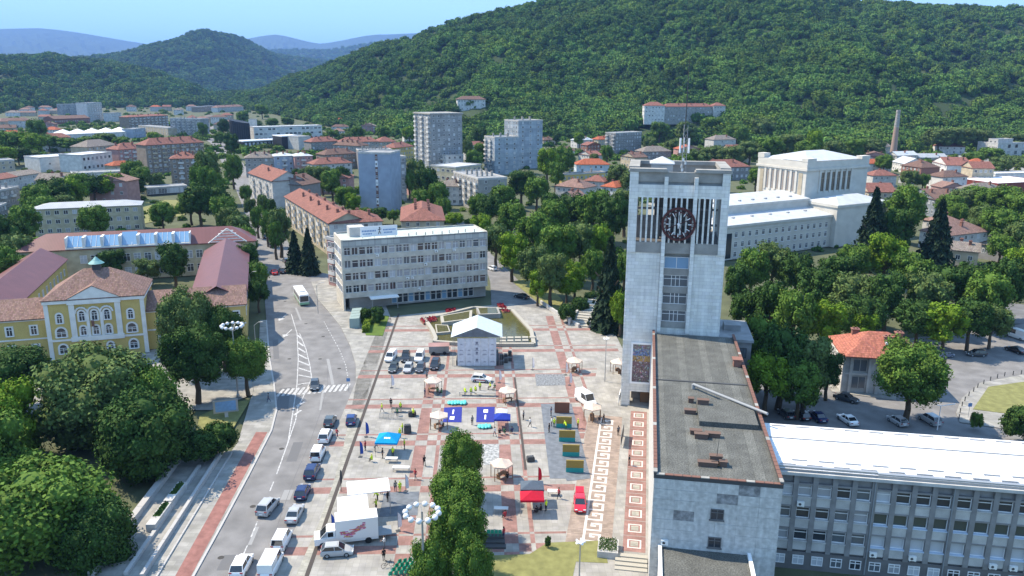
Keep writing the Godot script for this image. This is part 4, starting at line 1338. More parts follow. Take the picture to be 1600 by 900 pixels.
func office_wing() -> void:
	var o = hall(19.6, -48.0)
	var t = thing("office_wing", "grey grid office wing with bright white sheet metal roof", "building", V(o.x, 0, o.y), HALL_TURN)
	var L = 62.0
	var D = 13.0
	var bay = 2.24
	var n = 27
	var g = Geo.new()
	g.box(V(0, -0.3, -D), V(L, 12.6, -0.45))
	part(t, "wall", g.into(), M.grey_render)
	var pg = Geo.new()
	pg.box(V(-0.3, 2.2, -0.45), V(0.3, 12.6, 0.0))
	var pm = pg.into()
	for i in n + 1:
		part(t, "pilaster", pm, M.grey_render, V(0.6 + i * bay, 0, 0))
	var rows = [9.75, 6.75, 3.75]
	var sp = Geo.new()
	sp.box(V(-bay / 2 + 0.3, -1.28, -0.45), V(bay / 2 - 0.3, -0.14, -0.1))
	var spm = sp.into()
	var lt = Geo.new()
	lt.box(V(-bay / 2 + 0.3, 1.5, -0.45), V(bay / 2 - 0.3, 1.72, -0.05))
	var ltm = lt.into()
	var sl = Geo.new()
	sl.box(V(-bay / 2 + 0.3, -0.12, -0.45), V(bay / 2 - 0.3, 0.0, 0.06))
	var slm = sl.into()
	for i in n:
		for j in 3:
			var x = 0.6 + (i + 0.5) * bay
			var pane = pane_mat()
			if i >= 5 and j == 1:
				pane = M.glass_green
			elif i >= 5 and j == 2:
				pane = M.glass_blind
			window(t, V(x, rows[j], -0.42), 0.0, bay - 0.62, 1.5, "t" if i < 5 or j == 0 else "", M.window_frame, pane)
			part(t, "spandrel_panel", spm, M.concrete_pale, V(x, rows[j], 0))
			part(t, "lintel", ltm, M.grey_render, V(x, rows[j], 0))
			part(t, "sill", slm, M.sill_blue if j and i >= 5 else M.concrete_pale, V(x, rows[j], 0))
	g = Geo.new()
	g.box(V(0, -0.3, -0.45), V(L, 2.15, -0.12))
	part(t, "base_wall", g.into(), M.concrete_dark)
	for i in n:
		window(t, V(0.6 + (i + 0.5) * bay, 0.45, -0.118), 0.0, 1.35, 1.25, "vt", M.window_frame)
	for x in [12.15, 20.9, 32.0, 43.0]:   # rain pipes
		g = Geo.new()
		g.tube(V(x - 0.36, 0, 0.12), V(x - 0.36, 12.5, 0.12), 0.075, 0.075, 8)
		part(t, "rain_pipe", g.into(), M.galvanised)
	g = Geo.new()
	g.box(V(-0.1, 12.6, -D - 0.3), V(L, 13.0, 0.35))
	part(t, "cornice", g.into(), M.concrete_pale)
	g = Geo.new()
	g.box(V(-0.1, 13.0, -0.55), V(11.9, 13.6, -0.1)); g.box(V(11.9, 13.0, -0.5), V(L, 13.5, 0.0))
	part(t, "gutter_board", g.into(), M.steel)
	g = Geo.new()
	g.quad(V(-0.1, 13.35, 0.05), V(L, 13.25, 0.05), V(L, 14.3, -D / 2), V(-0.1, 14.3, -D / 2))
	g.quad(V(L, 13.3, -D - 0.3), V(-0.1, 13.3, -D - 0.3), V(-0.1, 14.3, -D / 2), V(L, 14.3, -D / 2))
	g.box(V(-0.1, 13.0, -D - 0.3), V(L, 13.3, -D + 0.1))
	var rf = part(t, "roof", g.into(), M.white_sheet)
	g = Geo.new()
	g.tube(V(0, 14.32, -D / 2), V(L, 14.32, -D / 2), 0.09, 0.09, 6)
	part(rf, "ridge_cap", g.into(), M.galvanised)
	var sg = Geo.new()
	sg.box(V(-0.9, 0, -0.06), V(0.9, 0.12, 0.06))
	var sgm = sg.into()
	for i in 20:   # snow guards in staggered rows
		part(rf, "snow_guard", sgm, M.steel, V(1.8 + i * 3.1, 13.48, -0.75)); part(rf, "snow_guard", sgm, M.steel, V(3.3 + i * 3.1, 13.62, -1.75)); part(rf, "snow_guard", sgm, M.steel, V(2.4 + i * 3.1, 13.5, -D + 0.9))
	var ac = [[5, 2.65, "under the fourth row"], [11, 2.6, "a"], [12, 2.6, "b"], [7, 2.65, "c"], [1, 8.6, "d"]]
	var words = ["low on the office wing wall, left end", "in the pair on the office wing, left one", "in the pair on the office wing, right one", "alone under the blinded windows of the office wing", "under the top windows beside the white hall"]
	for k in ac.size():
		var p = hall(19.6 + 0.6 + (ac[k][0] + 0.3) * bay, -48.0)
		air_conditioner(HALL_TURN, V(p.x, ac[k][1], p.y), "white air conditioner " + words[k])

# ---------- office block with ribbon windows ----------
func office_block() -> void:
	var A = P2(-43.78, -200.1)
	var B = P2(-6.88, -214.4)
	var turn = atan2(-(B.y - A.y), B.x - A.x)
	var W = A.distance_to(B)
	var D = 11.5
	var t = thing("office_block", "five storey pale office block with ribbon windows at the top of the square", "building", V(A.x, 0, A.y), turn)
	var g = Geo.new()
	g.box(V(0, 3.4, -D), V(W, 18.3, -0.35)); g.box(V(1.5, 0, -D), V(W, 3.4, -1.5))
	part(t, "wall", g.into(), M.concrete)
	for f in 5:
		g = Geo.new()
		var y = 3.3 + f * 3.35
		g.box(V(0.2, y, -0.35), V(W - 0.2, y + (1.35 if f < 4 else 1.9), 0.0))
		part(t, "spandrel_band", g.into(), M.office_stone if f < 4 else M.office_top)
	g = Geo.new()
	g.box(V(-0.25, 0, -D - 0.1), V(0.2, 18.9, 0.1))
	part(t, "end_wall", g.into(), M.office_stone)
	g = Geo.new()
	g.box(V(W - 0.2, 3.3, -D - 0.1), V(W + 0.05, 18.8, 0.05))
	part(t, "end_wall", g.into(), M.office_stone)
	var nb = 20
	var bw = (W - 0.6) / nb
	var mg = Geo.new()
	mg.box(V(-0.14, 0, -0.35), V(0.14, 2.0, -0.02))
	var mm = mg.into()
	for f in 4:
		var y = 4.65 + f * 3.35
		for i in nb:
			window(t, V(0.3 + (i + 0.5) * bw, y, -0.34), 0.0, bw - 0.3, 2.0, ["vt", "t", "v", "vt"][(i * 3 + f) % 4], M.window_frame)
			part(t, "mullion_pier", mm, M.office_stone, V(0.3 + i * bw, y, 0))
	for f in 4:
		window_row(t, V(-0.26, 4.65 + f * 3.35, -D + 0.5), V(-0.26, 4.65 + f * 3.35, -0.5), -PI / 2, 4, 2.2, 1.9, "v")
	for i in 15:   # shop front
		window(t, V(13.5 + i * 1.55, 0.5, -1.496), 0.0, 1.4, 2.5, "t", M.window_frame, M.glass_dark if i % 3 else M.glass_blue)
	g = Geo.new()
	g.box(V(6.5, 3.0, -1.5), V(14.0, 3.3, 2.4))
	part(t, "canopy", g.into(), M.white_paint)
	g = Geo.new()
	for x in [6.9, 13.6]:
		g.tube(V(x, 0, 2.1), V(x, 3.0, 2.1), 0.09, 0.09, 8)
	part(t, "canopy_post", g.into(), M.steel)
	g = Geo.new()
	g.box(V(0.2, 18.3, -D), V(W - 0.2, 18.5, -0.3))
	var rf = part(t, "roof", g.into(), M.roof_mint)
	g = Geo.new()
	g.box(V(0.2, 18.3, -0.35), V(W - 0.2, 18.75, 0.0)); g.box(V(0.2, 18.3, -D - 0.1), V(W - 0.2, 18.9, -D + 0.2))
	part(rf, "parapet", g.into(), M.office_top)
	g = Geo.new()
	g.box(V(3.0, 18.5, -9.5), V(7.0, 21.0, -5.5))
	part(rf, "roof_hut", g.into(), M.concrete_pale)
	for i in 9:
		var vg = Geo.new()
		vg.tube(V(0, 18.5, 0), V(0, 19.3, 0), 0.14, 0.14, 8)
		part(rf, "vent_pipe", vg.into(), M.concrete, V(18 + i * 2.3, 0, -1.6 - (i % 2) * 1.0))
	var bl = thing("rooftop_billboard", "white billboard with blue lettering on the office block roof", "billboard", V(A.x, 18.5, A.y), turn)
	g = Geo.new()
	g.box(V(5.2, 0.5, -2.0), V(15.0, 3.2, -1.85))
	part(bl, "panel", g.into(), M.white_paint)
	g = Geo.new()
	for x in [5.8, 8.9, 12.0, 14.5]:
		g.tube(V(x, 0, -2.1), V(x, 3.1, -2.1), 0.06, 0.06, 6); g.tube(V(x, 0, -4.0), V(x, 2.6, -2.1), 0.05, 0.05, 6)
	part(bl, "support", g.into(), M.steel)
	g = Geo.new()   # two short lines of blue print and a small figure between them
	for k in 9:
		g.box(V(5.6 + k * 0.42, 1.75, -1.85), V(5.6 + k * 0.42 + 0.3, 2.2, -1.84)); g.box(V(11.2 + k * 0.38, 1.9, -1.85), V(11.2 + k * 0.38 + 0.27, 2.3, -1.84))
	for k in 6:
		g.box(V(5.8 + k * 0.42, 1.05, -1.85), V(5.8 + k * 0.42 + 0.3, 1.4, -1.84)); g.box(V(11.4 + k * 0.38, 1.2, -1.85), V(11.4 + k * 0.38 + 0.27, 1.55, -1.84))
	part(bl, "lettering", g.into(), M.blue_paint)
	g = Geo.new()
	g.ball(V(10.3, 2.7, -1.84), V(0.2, 0.22, 0.01), 8, 4)
	for s in [[10.3, 2.5, 10.2, 1.8], [10.2, 1.8, 9.9, 1.0], [10.2, 1.8, 10.6, 1.1], [9.85, 2.2, 10.75, 2.35]]:
		g.tube(V(s[0], s[1], -1.84), V(s[2], s[3], -1.84), 0.1, 0.08, 5)
	part(bl, "figure_emblem", g.into(), M.steel_dark)
	var rows = ["third storey", "fourth storey", "fifth storey", "second storey"]
	var c = cos(turn); var s = sin(turn)
	for k in 8:
		var x: float = [17.0, 18.2, 9.0, 22.0, 25.0, 28.5, 20.0, 30.0][k]
		var y: float = [7.2, 7.2, 14.0, 10.6, 14.0, 10.6, 3.9, 14.0][k]
		air_conditioner(turn, V(A.x + x * c, y, A.y - x * s), "air conditioner on the office block facade, " + ["left of the pair on the third storey", "right of the pair on the third storey", "near the left end under the top windows", "in the middle under the fourth storey", "right of the middle under the top windows", "farther right under the fourth storey", "just above the glazed shop front", "rightmost under the top windows"][k])

# ---------- the yellow school round its courtyard ----------
func school() -> void:
	var A = P2(-98.6, -160.7)
	var turn = 0.302
	var t = thing("school", "yellow neoclassical school with red roofs round a courtyard", "building", V(A.x, 0, A.y), turn)
	var g = Geo.new()
	g.box(V(0, 0, -14), V(19.2, 13.2, 0))
	g.box(V(-45, 0, -13), V(0, 9.0, -2)); g.box(V(19.2, 0, -13), V(40, 9.0, -2))
	g.box(V(28, 0, -66), V(40, 9.0, -13)); g.box(V(-21, 0, -64), V(-9, 9.0, -13))
	part(t, "wall", g.into(), M.yellow_wall)
	g = Geo.new()
	g.box(V(-24, 0, -88), V(42, 10.0, -74))
	part(t, "rear_wall", g.into(), M.cream_wall)
	# trim
	g = Geo.new()
	for x in [[4.6, 5.7], [13.5, 14.6]]:
		g.box(V(x[0], 4.6, 0), V(x[1], 12.0, 0.3))
	for x in [8.0, 10.7]:
		g.box(V(x - 0.3, 4.8, 0), V(x + 0.3, 10.0, 0.22))
	g.box(V(-0.3, 12.3, -14.2), V(19.5, 13.15, 0.35)); g.box(V(4.4, 12.0, 0), V(14.8, 12.9, 0.5))
	g.box(V(-0.1, 4.0, 0), V(19.3, 4.45, 0.18)); g.box(V(4.4, 3.8, 0.0), V(14.8, 4.8, 0.45))
	g.box(V(-0.15, 0, 0), V(0.7, 12.3, 0.1)); g.box(V(18.5, 0, 0), V(19.35, 12.3, 0.1))
	g.box(V(-45, 4.3, -2), V(0, 4.6, -1.88)); g.box(V(19.2, 4.3, -2), V(40, 4.6, -1.88)); g.box(V(-45, 8.5, -2), V(0, 8.95, -1.8)); g.box(V(19.2, 8.5, -2), V(40, 8.95, -1.8))
	part(t, "trim", g.into(), M.trim_white)
	g = Geo.new()   # three arches over the middle windows
	for x in [6.9, 9.35, 11.8]:
		for k in 8:
			var a = PI * k / 8; var b = PI * (k + 1) / 8
			g.tube(V(x + cos(a) * 1.2, 10.0 + sin(a) * 1.2, 0.12), V(x + cos(b) * 1.2, 10.0 + sin(b) * 1.2, 0.12), 0.22, 0.22, 6, false)
	part(t, "arch", g.into(), M.trim_white)
	# arched windows of the middle block, plain ones in the wings; each in a white surround
	for w in [[2.6, 8.0, 1.1, 1.6], [16.4, 8.0, 1.1, 1.6], [6.9, 8.2, 1.2, 1.7], [9.35, 8.2, 1.2, 1.7], [11.8, 8.2, 1.2, 1.7], [2.6, 4.9, 1.9, 1.2], [16.4, 4.9, 1.9, 1.2], [6.9, 5.0, 1.2, 1.5], [9.35, 5.0, 1.2, 1.5], [11.8, 5.0, 1.2, 1.5], [2.6, 1.2, 1.6, 1.3], [6.9, 1.2, 1.2, 1.3], [11.8, 1.2, 1.2, 1.3], [16.4, 1.2, 1.6, 1.3]]:
		var wn = window(t, V(w[0], w[1], 0.02), 0.0, w[2], w[3], "avts", M.window_frame, M.glass_dark)
		var sg = Geo.new()
		for s in [-1, 1]:
			sg.box(V(s * w[2] / 2 - (0.28 if s < 0 else 0.0), -0.1, 0), V(s * w[2] / 2 + (0.28 if s > 0 else 0.0), w[3], 0.06))
		for k in 8:
			var a = PI * k / 8; var b = PI * (k + 1) / 8
			var ea = V(cos(a), sin(a), 0); var eb = V(cos(b), sin(b), 0); var c = V(0, w[3], 0.06)
			sg.quad(c + ea * w[2] / 2, c + ea * (w[2] / 2 + 0.28), c + eb * (w[2] / 2 + 0.28), c + eb * w[2] / 2)
		part(wn, "surround", sg.into(), M.trim_white)
	for i in 9:
		for y in [1.2, 5.4]:
			for s in [0, 1]:
				var x = (-3.0 - i * 4.6) if s == 0 else (22.0 + i * 4.0)
				if s == 1 and i > 4: continue
				var wn = window(t, V(x, y, -1.98), 0.0, 1.2, 2.0, "vts", M.window_frame, M.glass_dark if y > 3 else null)
				var sg = Geo.new()
				sg.box(V(-0.85, -0.1, 0), V(-0.6, 2.2, 0.06)); sg.box(V(0.6, -0.1, 0), V(0.85, 2.2, 0.06)); sg.box(V(-0.6, 2.0, 0), V(0.6, 2.2, 0.06))
				part(wn, "surround", sg.into(), M.trim_white)
	window_row(t, V(-8.99, 5.2, -62), V(-8.99, 5.2, -15), PI / 2, 12, 1.3, 1.9, "v"); window_row(t, V(40.01, 5.2, -64), V(40.01, 5.2, -4), PI / 2, 14, 1.3, 1.9, "v")
	window_row(t, V(-8, 5.6, -73.99), V(27, 5.6, -73.99), 0.0, 12, 1.9, 2.4, "vt"); window_row(t, V(-8, 1.4, -73.99), V(27, 1.4, -73.99), 0.0, 12, 1.9, 2.4, "vt")
	# roofs
	part(t, "roof", hip_geo(19.2, 14, 13.2, 5.0, 0.5).into(), M.tile_pale)
	g = Geo.new()   # pediment roof
	g.quad(V(14.9, 13.25, 0.7), V(14.9, 13.25, -4.0), V(9.6, 16.0, -5.2), V(9.6, 16.0, 0.7)); g.quad(V(4.3, 13.25, -4.0), V(4.3, 13.25, 0.7), V(9.6, 16.0, 0.7), V(9.6, 16.0, -5.2))
	part(t, "roof", g.into(), M.tile_pale)
	g = Geo.new()
	g.tri(V(4.5, 13.2, 0.5), V(14.7, 13.2, 0.5), V(9.6, 15.8, 0.5))
	part(t, "pediment", g.into(), M.trim_white)
	var r2 = part(t, "roof", hip_geo(45, 11, 9.0, 3.2, 0.5, "x").into(), M.tile_pale, V(-45, 0, -2))
	part(t, "roof", hip_geo(20.8, 11, 9.0, 3.2, 0.5, "x").into(), M.tile_pale, V(19.2, 0, -2))
	g = hip_geo(12, 60, 9.05, 3.6, 0.5, "z")
	part(t, "roof", g.into(), M.maroon_sheet, V(28, 0, -6))
	part(t, "roof", hip_geo(12, 58, 9.05, 3.6, 0.5, "z").into(), M.maroon_sheet, V(-21, 0, -6))
	part(t, "roof", hip_geo(66, 14, 10.0, 3.8, 0.5).into(), M.maroon_sheet, V(-24, 0, -74))
	g = Geo.new()
	g.box(V(8.8, 17.6, -8.0), V(10.4, 19.2, -6.4))
	part(t, "roof_lantern", g.into(), M.steel_dark)
	g = Geo.new()
	g.lathe([P2(1.7, 19.2), P2(0.9, 19.8), P2(0.05, 20.7)], 8, V(9.6, 0, -7.2))
	part(t, "lantern_cap", g.into(), M.lantern_green)
	# long glazed dormer on the rear roof
	for i in 7:
		var x = -8.5 + i * 4.9
		var big = i == 3
		g = Geo.new()
		g.box(V(x - 2.45, 9.9, -78.0), V(x + 2.45, 10.5, -73.6)); g.box(V(x - 2.45, 10.5, -78), V(x - 2.1, 13.4, -73.8)); g.box(V(x + 2.1, 10.5, -78), V(x + 2.45, 13.4, -73.8))
		part(t, "dormer_frame", g.into(), M.trim_white)
		g = Geo.new()
		g.quad(V(x - 2.1, 10.6, -74.1), V(x + 2.1, 10.6, -74.1), V(x + 2.1, 14.0 if big else 13.3, -77.5), V(x - 2.1, 14.0 if big else 13.3, -77.5))
		part(t, "skylight", g.into(), M.glass_blue)
		g = Geo.new()
		for k in 4:
			g.tube(V(x - 2.1 + k * 1.4, 10.65, -74.05), V(x - 2.1 + k * 1.4, 13.35, -77.45), 0.05, 0.05, 5)
		part(t, "glazing_bar", g.into(), M.window_frame)
	g = Geo.new()   # open white gable frame at the right end
	for k in 5:
		var w = 1.0 - k * 0.16
		g.box(V(34 - 5 * w, 10.2 + k * 0.75, -73.4 - k * 0.5), V(34 + 5 * w, 10.42 + k * 0.75, -73.1 - k * 0.5))
	g.tube(V(28.4, 10.0, -73.2), V(34, 14.0, -75), 0.2, 0.2, 6); g.tube(V(39.6, 10.0, -73.2), V(34, 14.0, -75), 0.2, 0.2, 6)
	part(t, "gable_frame", g.into(), M.trim_white)
	g = Geo.new()   # flag on the facade
	g.quad(V(8.7, 7.0, 0.7), V(9.3, 7.0, 0.8), V(9.3, 8.4, 0.8), V(8.7, 8.4, 0.7))
	part(t, "flag", g.into(), M.brick_cap)

# ---------- the white theatre ----------
func theatre() -> void:
	var A = P2(74.2, -265.7)
	var turn = deg_to_rad(29.2)
	var t = thing("theatre", "large cream white theatre with stepped roofs and a tall columned hall", "building", V(A.x, 0, A.y), turn)
	var g = Geo.new()
	g.box(V(-12, 0, -12), V(50, 12.0, 0)); g.box(V(-12, 12.0, -30), V(50, 16.5, -11.0)); g.box(V(-12, 0, -30), V(50, 12.0, -12))
	part(t, "wall", g.into(), M.theatre_white)
	g = Geo.new()
	g.box(V(-12.4, 11.2, -12), V(50.4, 12.0, 0.5)); g.box(V(-12.2, 15.8, -30), V(50.2, 16.6, -10.7)); g.box(V(-12.2, 9.9, 0), V(50.2, 10.2, 0.15))
	part(t, "cornice", g.into(), M.theatre_white)
	g = Geo.new()
	g.quad(V(-12.4, 12.05, 0.5), V(50.4, 12.05, 0.5), V(50.4, 13.6, -11.0), V(-12.4, 13.6, -11.0))
	var r1 = part(t, "lower_roof", g.into(), M.silver_sheet)
	g = Geo.new()
	g.quad(V(-12.2, 16.65, -10.7), V(50.2, 16.65, -10.7), V(50.2, 18.4, -24.0), V(-12.2, 18.4, -24.0)); g.quad(V(50.2, 16.65, -34.0), V(-12.2, 16.65, -34.0), V(-12.2, 18.4, -24.0), V(50.2, 18.4, -24.0))
	var r2 = part(t, "upper_roof", g.into(), M.silver_sheet)
	var sk = Geo.new()
	sk.box(V(-0.8, 0, -0.35), V(0.8, 0.35, 0.35))
	var skm = sk.into()
	for i in 6:
		part(r1, "roof_light", skm, M.steel, V(-2 + i * 9.0, 12.9, -6.5), 0.4)
	for i in 9:
		part(r2, "roof_light", skm, M.steel, V(-8 + i * 6.5, 17.2, -15.0), 0.4)
	for f in 3:
		for i in 15:
			window(t, V(2.5 + i * 3.2, [7.6, 4.2, 0.8][f], 0.004), 0.0, 1.3, 1.9, "vts", M.window_frame, M.glass_dark)
	g = Geo.new()
	g.box(V(-2.6, 0.5, 0), V(0.6, 9.2, 0.06))
	part(t, "tall_window", g.into(), M.glass_dark)
	# tall hall
	var x0 = 50.0; var x1 = 85.0; var z0 = -13.5; var z1 = -38.0; var h = 30.0
	g = Geo.new()
	g.box(V(x0, 0, z1), V(x1, h, z0))
	part(t, "hall_wall", g.into(), M.theatre_white)
	g = Geo.new()
	g.box(V(x0 - 0.6, h - 3.4, z1 - 0.6), V(x1 + 0.6, h - 2.6, z0 + 0.6)); g.box(V(x0 - 0.2, h - 2.6, z1 - 0.2), V(x1 + 0.2, h, z0 + 0.2))
	g.box(V(x0 - 0.3, h, z0 - 2.5), V(x0 + 4.5, h + 1.2, z0 + 0.3)); g.box(V(x1 - 4.5, h, z0 - 2.5), V(x1 + 0.3, h + 1.2, z0 + 0.3)); g.box(V(x0 - 0.3, h, z1 - 0.3), V(x0 + 3.0, h + 1.8, z1 + 3.0))
	part(t, "hall_cornice", g.into(), M.theatre_white)
	part(t, "hall_roof", hip_geo(x1 - x0 - 2, z0 - z1 - 2, h + 0.05, 3.0, 0.0).into(), M.silver_sheet, V(x0 + 1, 0, z0 - 1))
	var hw = Geo.new()   # tall windows with brown panels between engaged columns
	for i in 6:
		window(t, V(x0 + 9.0 + i * 3.0, h - 11.5, z0 + 0.004), 0.0, 1.9, 7.2, "v3t", M.wood_frame, M.glass_dark)
	var col = Geo.new()
	col.box(V(-0.5, 18.0, 0), V(0.5, h - 3.4, 0.35))
	var cm = col.into()
	for i in 7:
		part(t, "column", cm, M.theatre_white, V(x0 + 7.5 + i * 3.0, 0, z0))
	for i in 6:
		window(t, V(x0 - 0.004, h - 11.5, z0 - 6.0 - i * 2.6), -PI / 2, 1.7, 7.2, "v3t", M.wood_frame, M.glass_pale)
		part(t, "column", cm, M.theatre_white, V(x0, 0, z0 - 4.7 - i * 2.6), -PI / 2)
	part(t, "column", cm, M.theatre_white, V(x0, 0, z0 - 4.7 - 6 * 2.6), -PI / 2)
	g = Geo.new()
	for z in [z0 - 2.6, z0 - 22.2]:
		g.box(V(x0 - 0.15, 14.5 + 2.0, z - 0.9), V(x0, h - 4.4, z + 0.9))
	part(t, "brown_panel", g.into(), M.beige_wall)
	# right pavilion with low hipped roof
	g = Geo.new()
	g.box(V(50.02, 0, -13.4), V(78, 15.5, 2.0))
	part(t, "pavilion_wall", g.into(), M.theatre_white)
	g = Geo.new()
	g.box(V(49.6, 14.7, -13.4), V(78.4, 15.6, 2.4))
	part(t, "pavilion_cornice", g.into(), M.theatre_white)
	part(t, "pavilion_roof", hip_geo(27, 15, 15.65, 2.4, 0.2).into(), M.silver_sheet, V(50.5, 0, 1.9))

# ---------- villa with a bay window ----------
func villa() -> void:
	var A = P2(64.5, -145.8)
	var B = P2(73.2, -144.3)
	var turn = atan2(-(B.y - A.y), B.x - A.x)
	var t = thing("villa", "grey villa with red tiled hip roof and a glazed corner bay", "house", V(A.x, 0, A.y), turn)
	var g = Geo.new()
	g.box(V(0, 0, -11), V(14.4, 7.6, 0))
	part(t, "wall", g.into(), M.concrete_pale)
	var rf = part(t, "roof", hip_geo(14.4, 11, 7.6, 3.4, 0.7).into(), M.tile_bright)
	part(rf, "bay_roof", hip_geo(6.2, 6.0, 7.75, 2.3, 0.5).into(), M.tile_bright, V(0.4, 0, 1.2))
	for p in [[3.4, -7.5], [11.4, -6.5], [8.4, -3.4]]:
		var c = part(rf, "chimney", chimney_mesh(), M.brick, V(p[0], 9.6, p[1]))
		c.scale = V(1.4, 0.9, 1.3)
	g = Geo.new()
	g.box(V(7.9, 8.6, -3.6), V(9.2, 9.7, -2.4))
	part(rf, "dormer", g.into(), M.white_paint)
	g = Geo.new()
	for x in [-0.1, 1.2, 4.6, 6.2]:
		g.box(V(x, 0, 0), V(x + 0.5, 7.4, 0.35))
	g.box(V(-0.1, 3.6, 0), V(6.7, 4.0, 0.3)); g.box(V(-0.1, 7.0, 0), V(14.5, 7.4, 0.25))
	part(t, "pilaster", g.into(), M.concrete_pale)
	for y in [0.8, 4.3]:
		window(t, V(3.1, y, 0.01), 0.0, 2.6, 2.5, "v", M.concrete_pale, M.glass_mid); window(t, V(8.2, y, 0.01), 0.0, 1.3, 1.9, "v"); window(t, V(10.8, y, 0.01), 0.0, 1.3, 1.9, "v")
	window_row(t, V(-0.01, 4.6, -10.5), V(-0.01, 4.6, -0.5), -PI / 2, 3, 1.2, 1.8, "v"); window_row(t, V(-0.01, 1.0, -10.5), V(-0.01, 1.0, -0.5), -PI / 2, 3, 1.2, 1.8, "v")

# ---------- the town behind the square ----------
func town() -> void:
	var g: Geo
	# left of the main street
	block(P2(-183.2, -300.2), P2(-147.9, -313.3), 11.0, 10.5, {"name": "dormitory", "label": "long cream three storey building with grey metal roof behind the school", "wall": "cream_wall", "roof": "hip", "rmat": "grey_sheet", "rh": 1.6, "fl": 3, "nf": 12, "sides": "f", "ww": 1.6})
	block(P2(-309.7, -523.1), P2(-296.5, -543.1), 20.0, 9.0, {"name": "white_hall", "label": "windowless white hall with pale green wall panel", "wall": "white_wall", "fl": 1, "nf": 2, "ns": 1, "wh": 1.4, "sides": "f", "rmat": "white_sheet"})
	block(P2(-281.2, -521.1), P2(-273.7, -546.6), 18.0, 11.0, {"name": "white_hall", "label": "white hall with a single row of small dark windows", "wall": "white_wall", "fl": 2, "nf": 7, "ww": 1.6, "wh": 1.7, "sides": "f", "frame": "frame_dark", "rmat": "white_sheet"})
	block(P2(-244.3, -441.1), P2(-219.3, -455.8), 14.0, 8.0, {"name": "white_hall", "label": "long low white building half hidden behind dark trees", "wall": "white_wall", "fl": 1, "nf": 9, "sides": "f"})
	block(P2(-305.4, -575.9), P2(-296.2, -601.4), 16.0, 12.0, {"name": "house", "cat": "house", "label": "square house with wide grey hip roof beside the white halls", "wall": "beige_wall", "roof": "hip", "rmat": "tile_grey", "fl": 4, "sides": "fr"})
	block(P2(-273.6, -555.7), P2(-262.6, -573.5), 14.0, 12.0, {"label": "apartment block with rosy tiled roof and five chimneys", "wall": "pink_wall", "roof": "hip", "rmat": "tile_red", "fl": 4, "chim": 5, "sides": "f", "bal": "f"})
	block(P2(-237.5, -519.1), P2(-211.7, -550.4), 13.0, 18.0, {"label": "broad brown six storey apartment block with chimneyed red roof", "wall": "brown_wall", "roof": "hip", "rmat": "tile_red", "rh": 4.0, "fl": 6, "chim": 8, "sides": "f", "bal": "f", "balmat": "beige_wall"})
	block(P2(-197.3, -460.1), P2(-183.1, -465.1), 13.0, 15.0, {"label": "grey five storey apartment block with bright red hip roof", "wall": "brown_wall", "roof": "hip", "rmat": "tile_red", "rh": 3.4, "fl": 5, "chim": 6, "sides": "fl", "nf": 4, "bal": "f"})
	block(P2(-263.7, -526.1), P2(-255.5, -539.5), 9.0, 4.0, {"name": "house", "cat": "house", "label": "small house with plain orange hip roof among the white halls", "wall": "beige_wall", "roof": "hip", "rmat": "tile_orange", "fl": 1, "sides": "f"})
	block(P2(-191.4, -413.9), P2(-174.7, -425.5), 10.0, 4.0, {"name": "pavilion", "label": "low glazed pavilion with flat grey roof by the street trees", "wall": "glass_dark", "fl": 1, "nf": 14, "ww": 1.8, "wh": 2.8, "sides": "f", "parapet": 0.3})
	var mh = block(P2(-447.1, -798.1), P2(-404.6, -856.5), 22.0, 6.0, {"name": "market_hall", "label": "white market hall under a row of peaked white roofs", "wall": "white_wall", "fl": 1, "nf": 12, "sides": "f", "rmat": "white_sheet"})
	for k in 5:
		g = Geo.new()
		var w = 14.45
		for q in 4:
			var e = [V(0, 6.5, 0.1), V(w, 6.5, 0.1), V(w, 6.5, -22.1), V(0, 6.5, -22.1)]
			g.tri(e[q], e[(q + 1) % 4], V(w / 2, 11.0, -11))
		part(mh, "peaked_roof", g.into(), M.white_sheet, V(k * w, 0, 0))
	block(P2(-400.9, -850.9), P2(-398.8, -876), 12.0, 9.0, {"name": "office_cube", "label": "small blue grey cube at the end of the white market hall", "wall": "blue_wall", "fl": 2, "sides": "f"})
	block(P2(-465.3, -979.5), P2(-444.3, -1043.2), 14.0, 16.0, {"label": "long tan slab block with red roof edge and dark ribbon bands", "wall": "brown_wall", "roof": "hip", "rmat": "tile_red", "rh": 2.0, "fl": 5, "chim": 6, "sides": "fr", "bal": "f"})
	block(P2(-438.3, -945.6), P2(-383.3, -896.7), 12.0, 8.0, {"name": "office_row", "label": "low ribbon windowed block below the tan slab block", "wall": "beige_wall", "fl": 3, "nf": 10, "sides": "f"})
	block(P2(-384.4, -906.8), P2(-345.8, -895.9), 14.0, 18.0, {"label": "grey six storey apartment slab beside the far street", "wall": "panel_wall", "fl": 6, "chim": 4, "sides": "fl", "bal": "f", "balmat": "concrete_pale"})
	block(P2(-619, -1180.6), P2(-618.1, -1221.4), 16.0, 27.0, {"name": "apartment_tower", "label": "white high rise slab with balcony ribbons far left", "wall": "white_wall", "fl": 9, "sides": "fr", "bal": "f"})
	block(P2(-791.7, -1430.1), P2(-777.2, -1479.9), 14.0, 18.0, {"label": "long dull grey apartment slab beside the white high rise", "wall": "panel_wall", "fl": 6, "sides": "f", "chim": 3})
	block(P2(-632, -1114.4), P2(-606.5, -1160.6), 24.0, 7.0, {"name": "factory", "label": "dark red roofed factory sheds below the white high rise", "wall": "brick", "roof": "x", "rmat": "tile_brown", "fl": 1, "sides": "f", "rh": 4})
	block(P2(-594.4, -1198.6), P2(-592.2, -1225.8), 12.0, 12.0, {"label": "small pale green apartment block right of the white high rise", "wall": "white_wall", "fl": 4, "sides": "fr"})
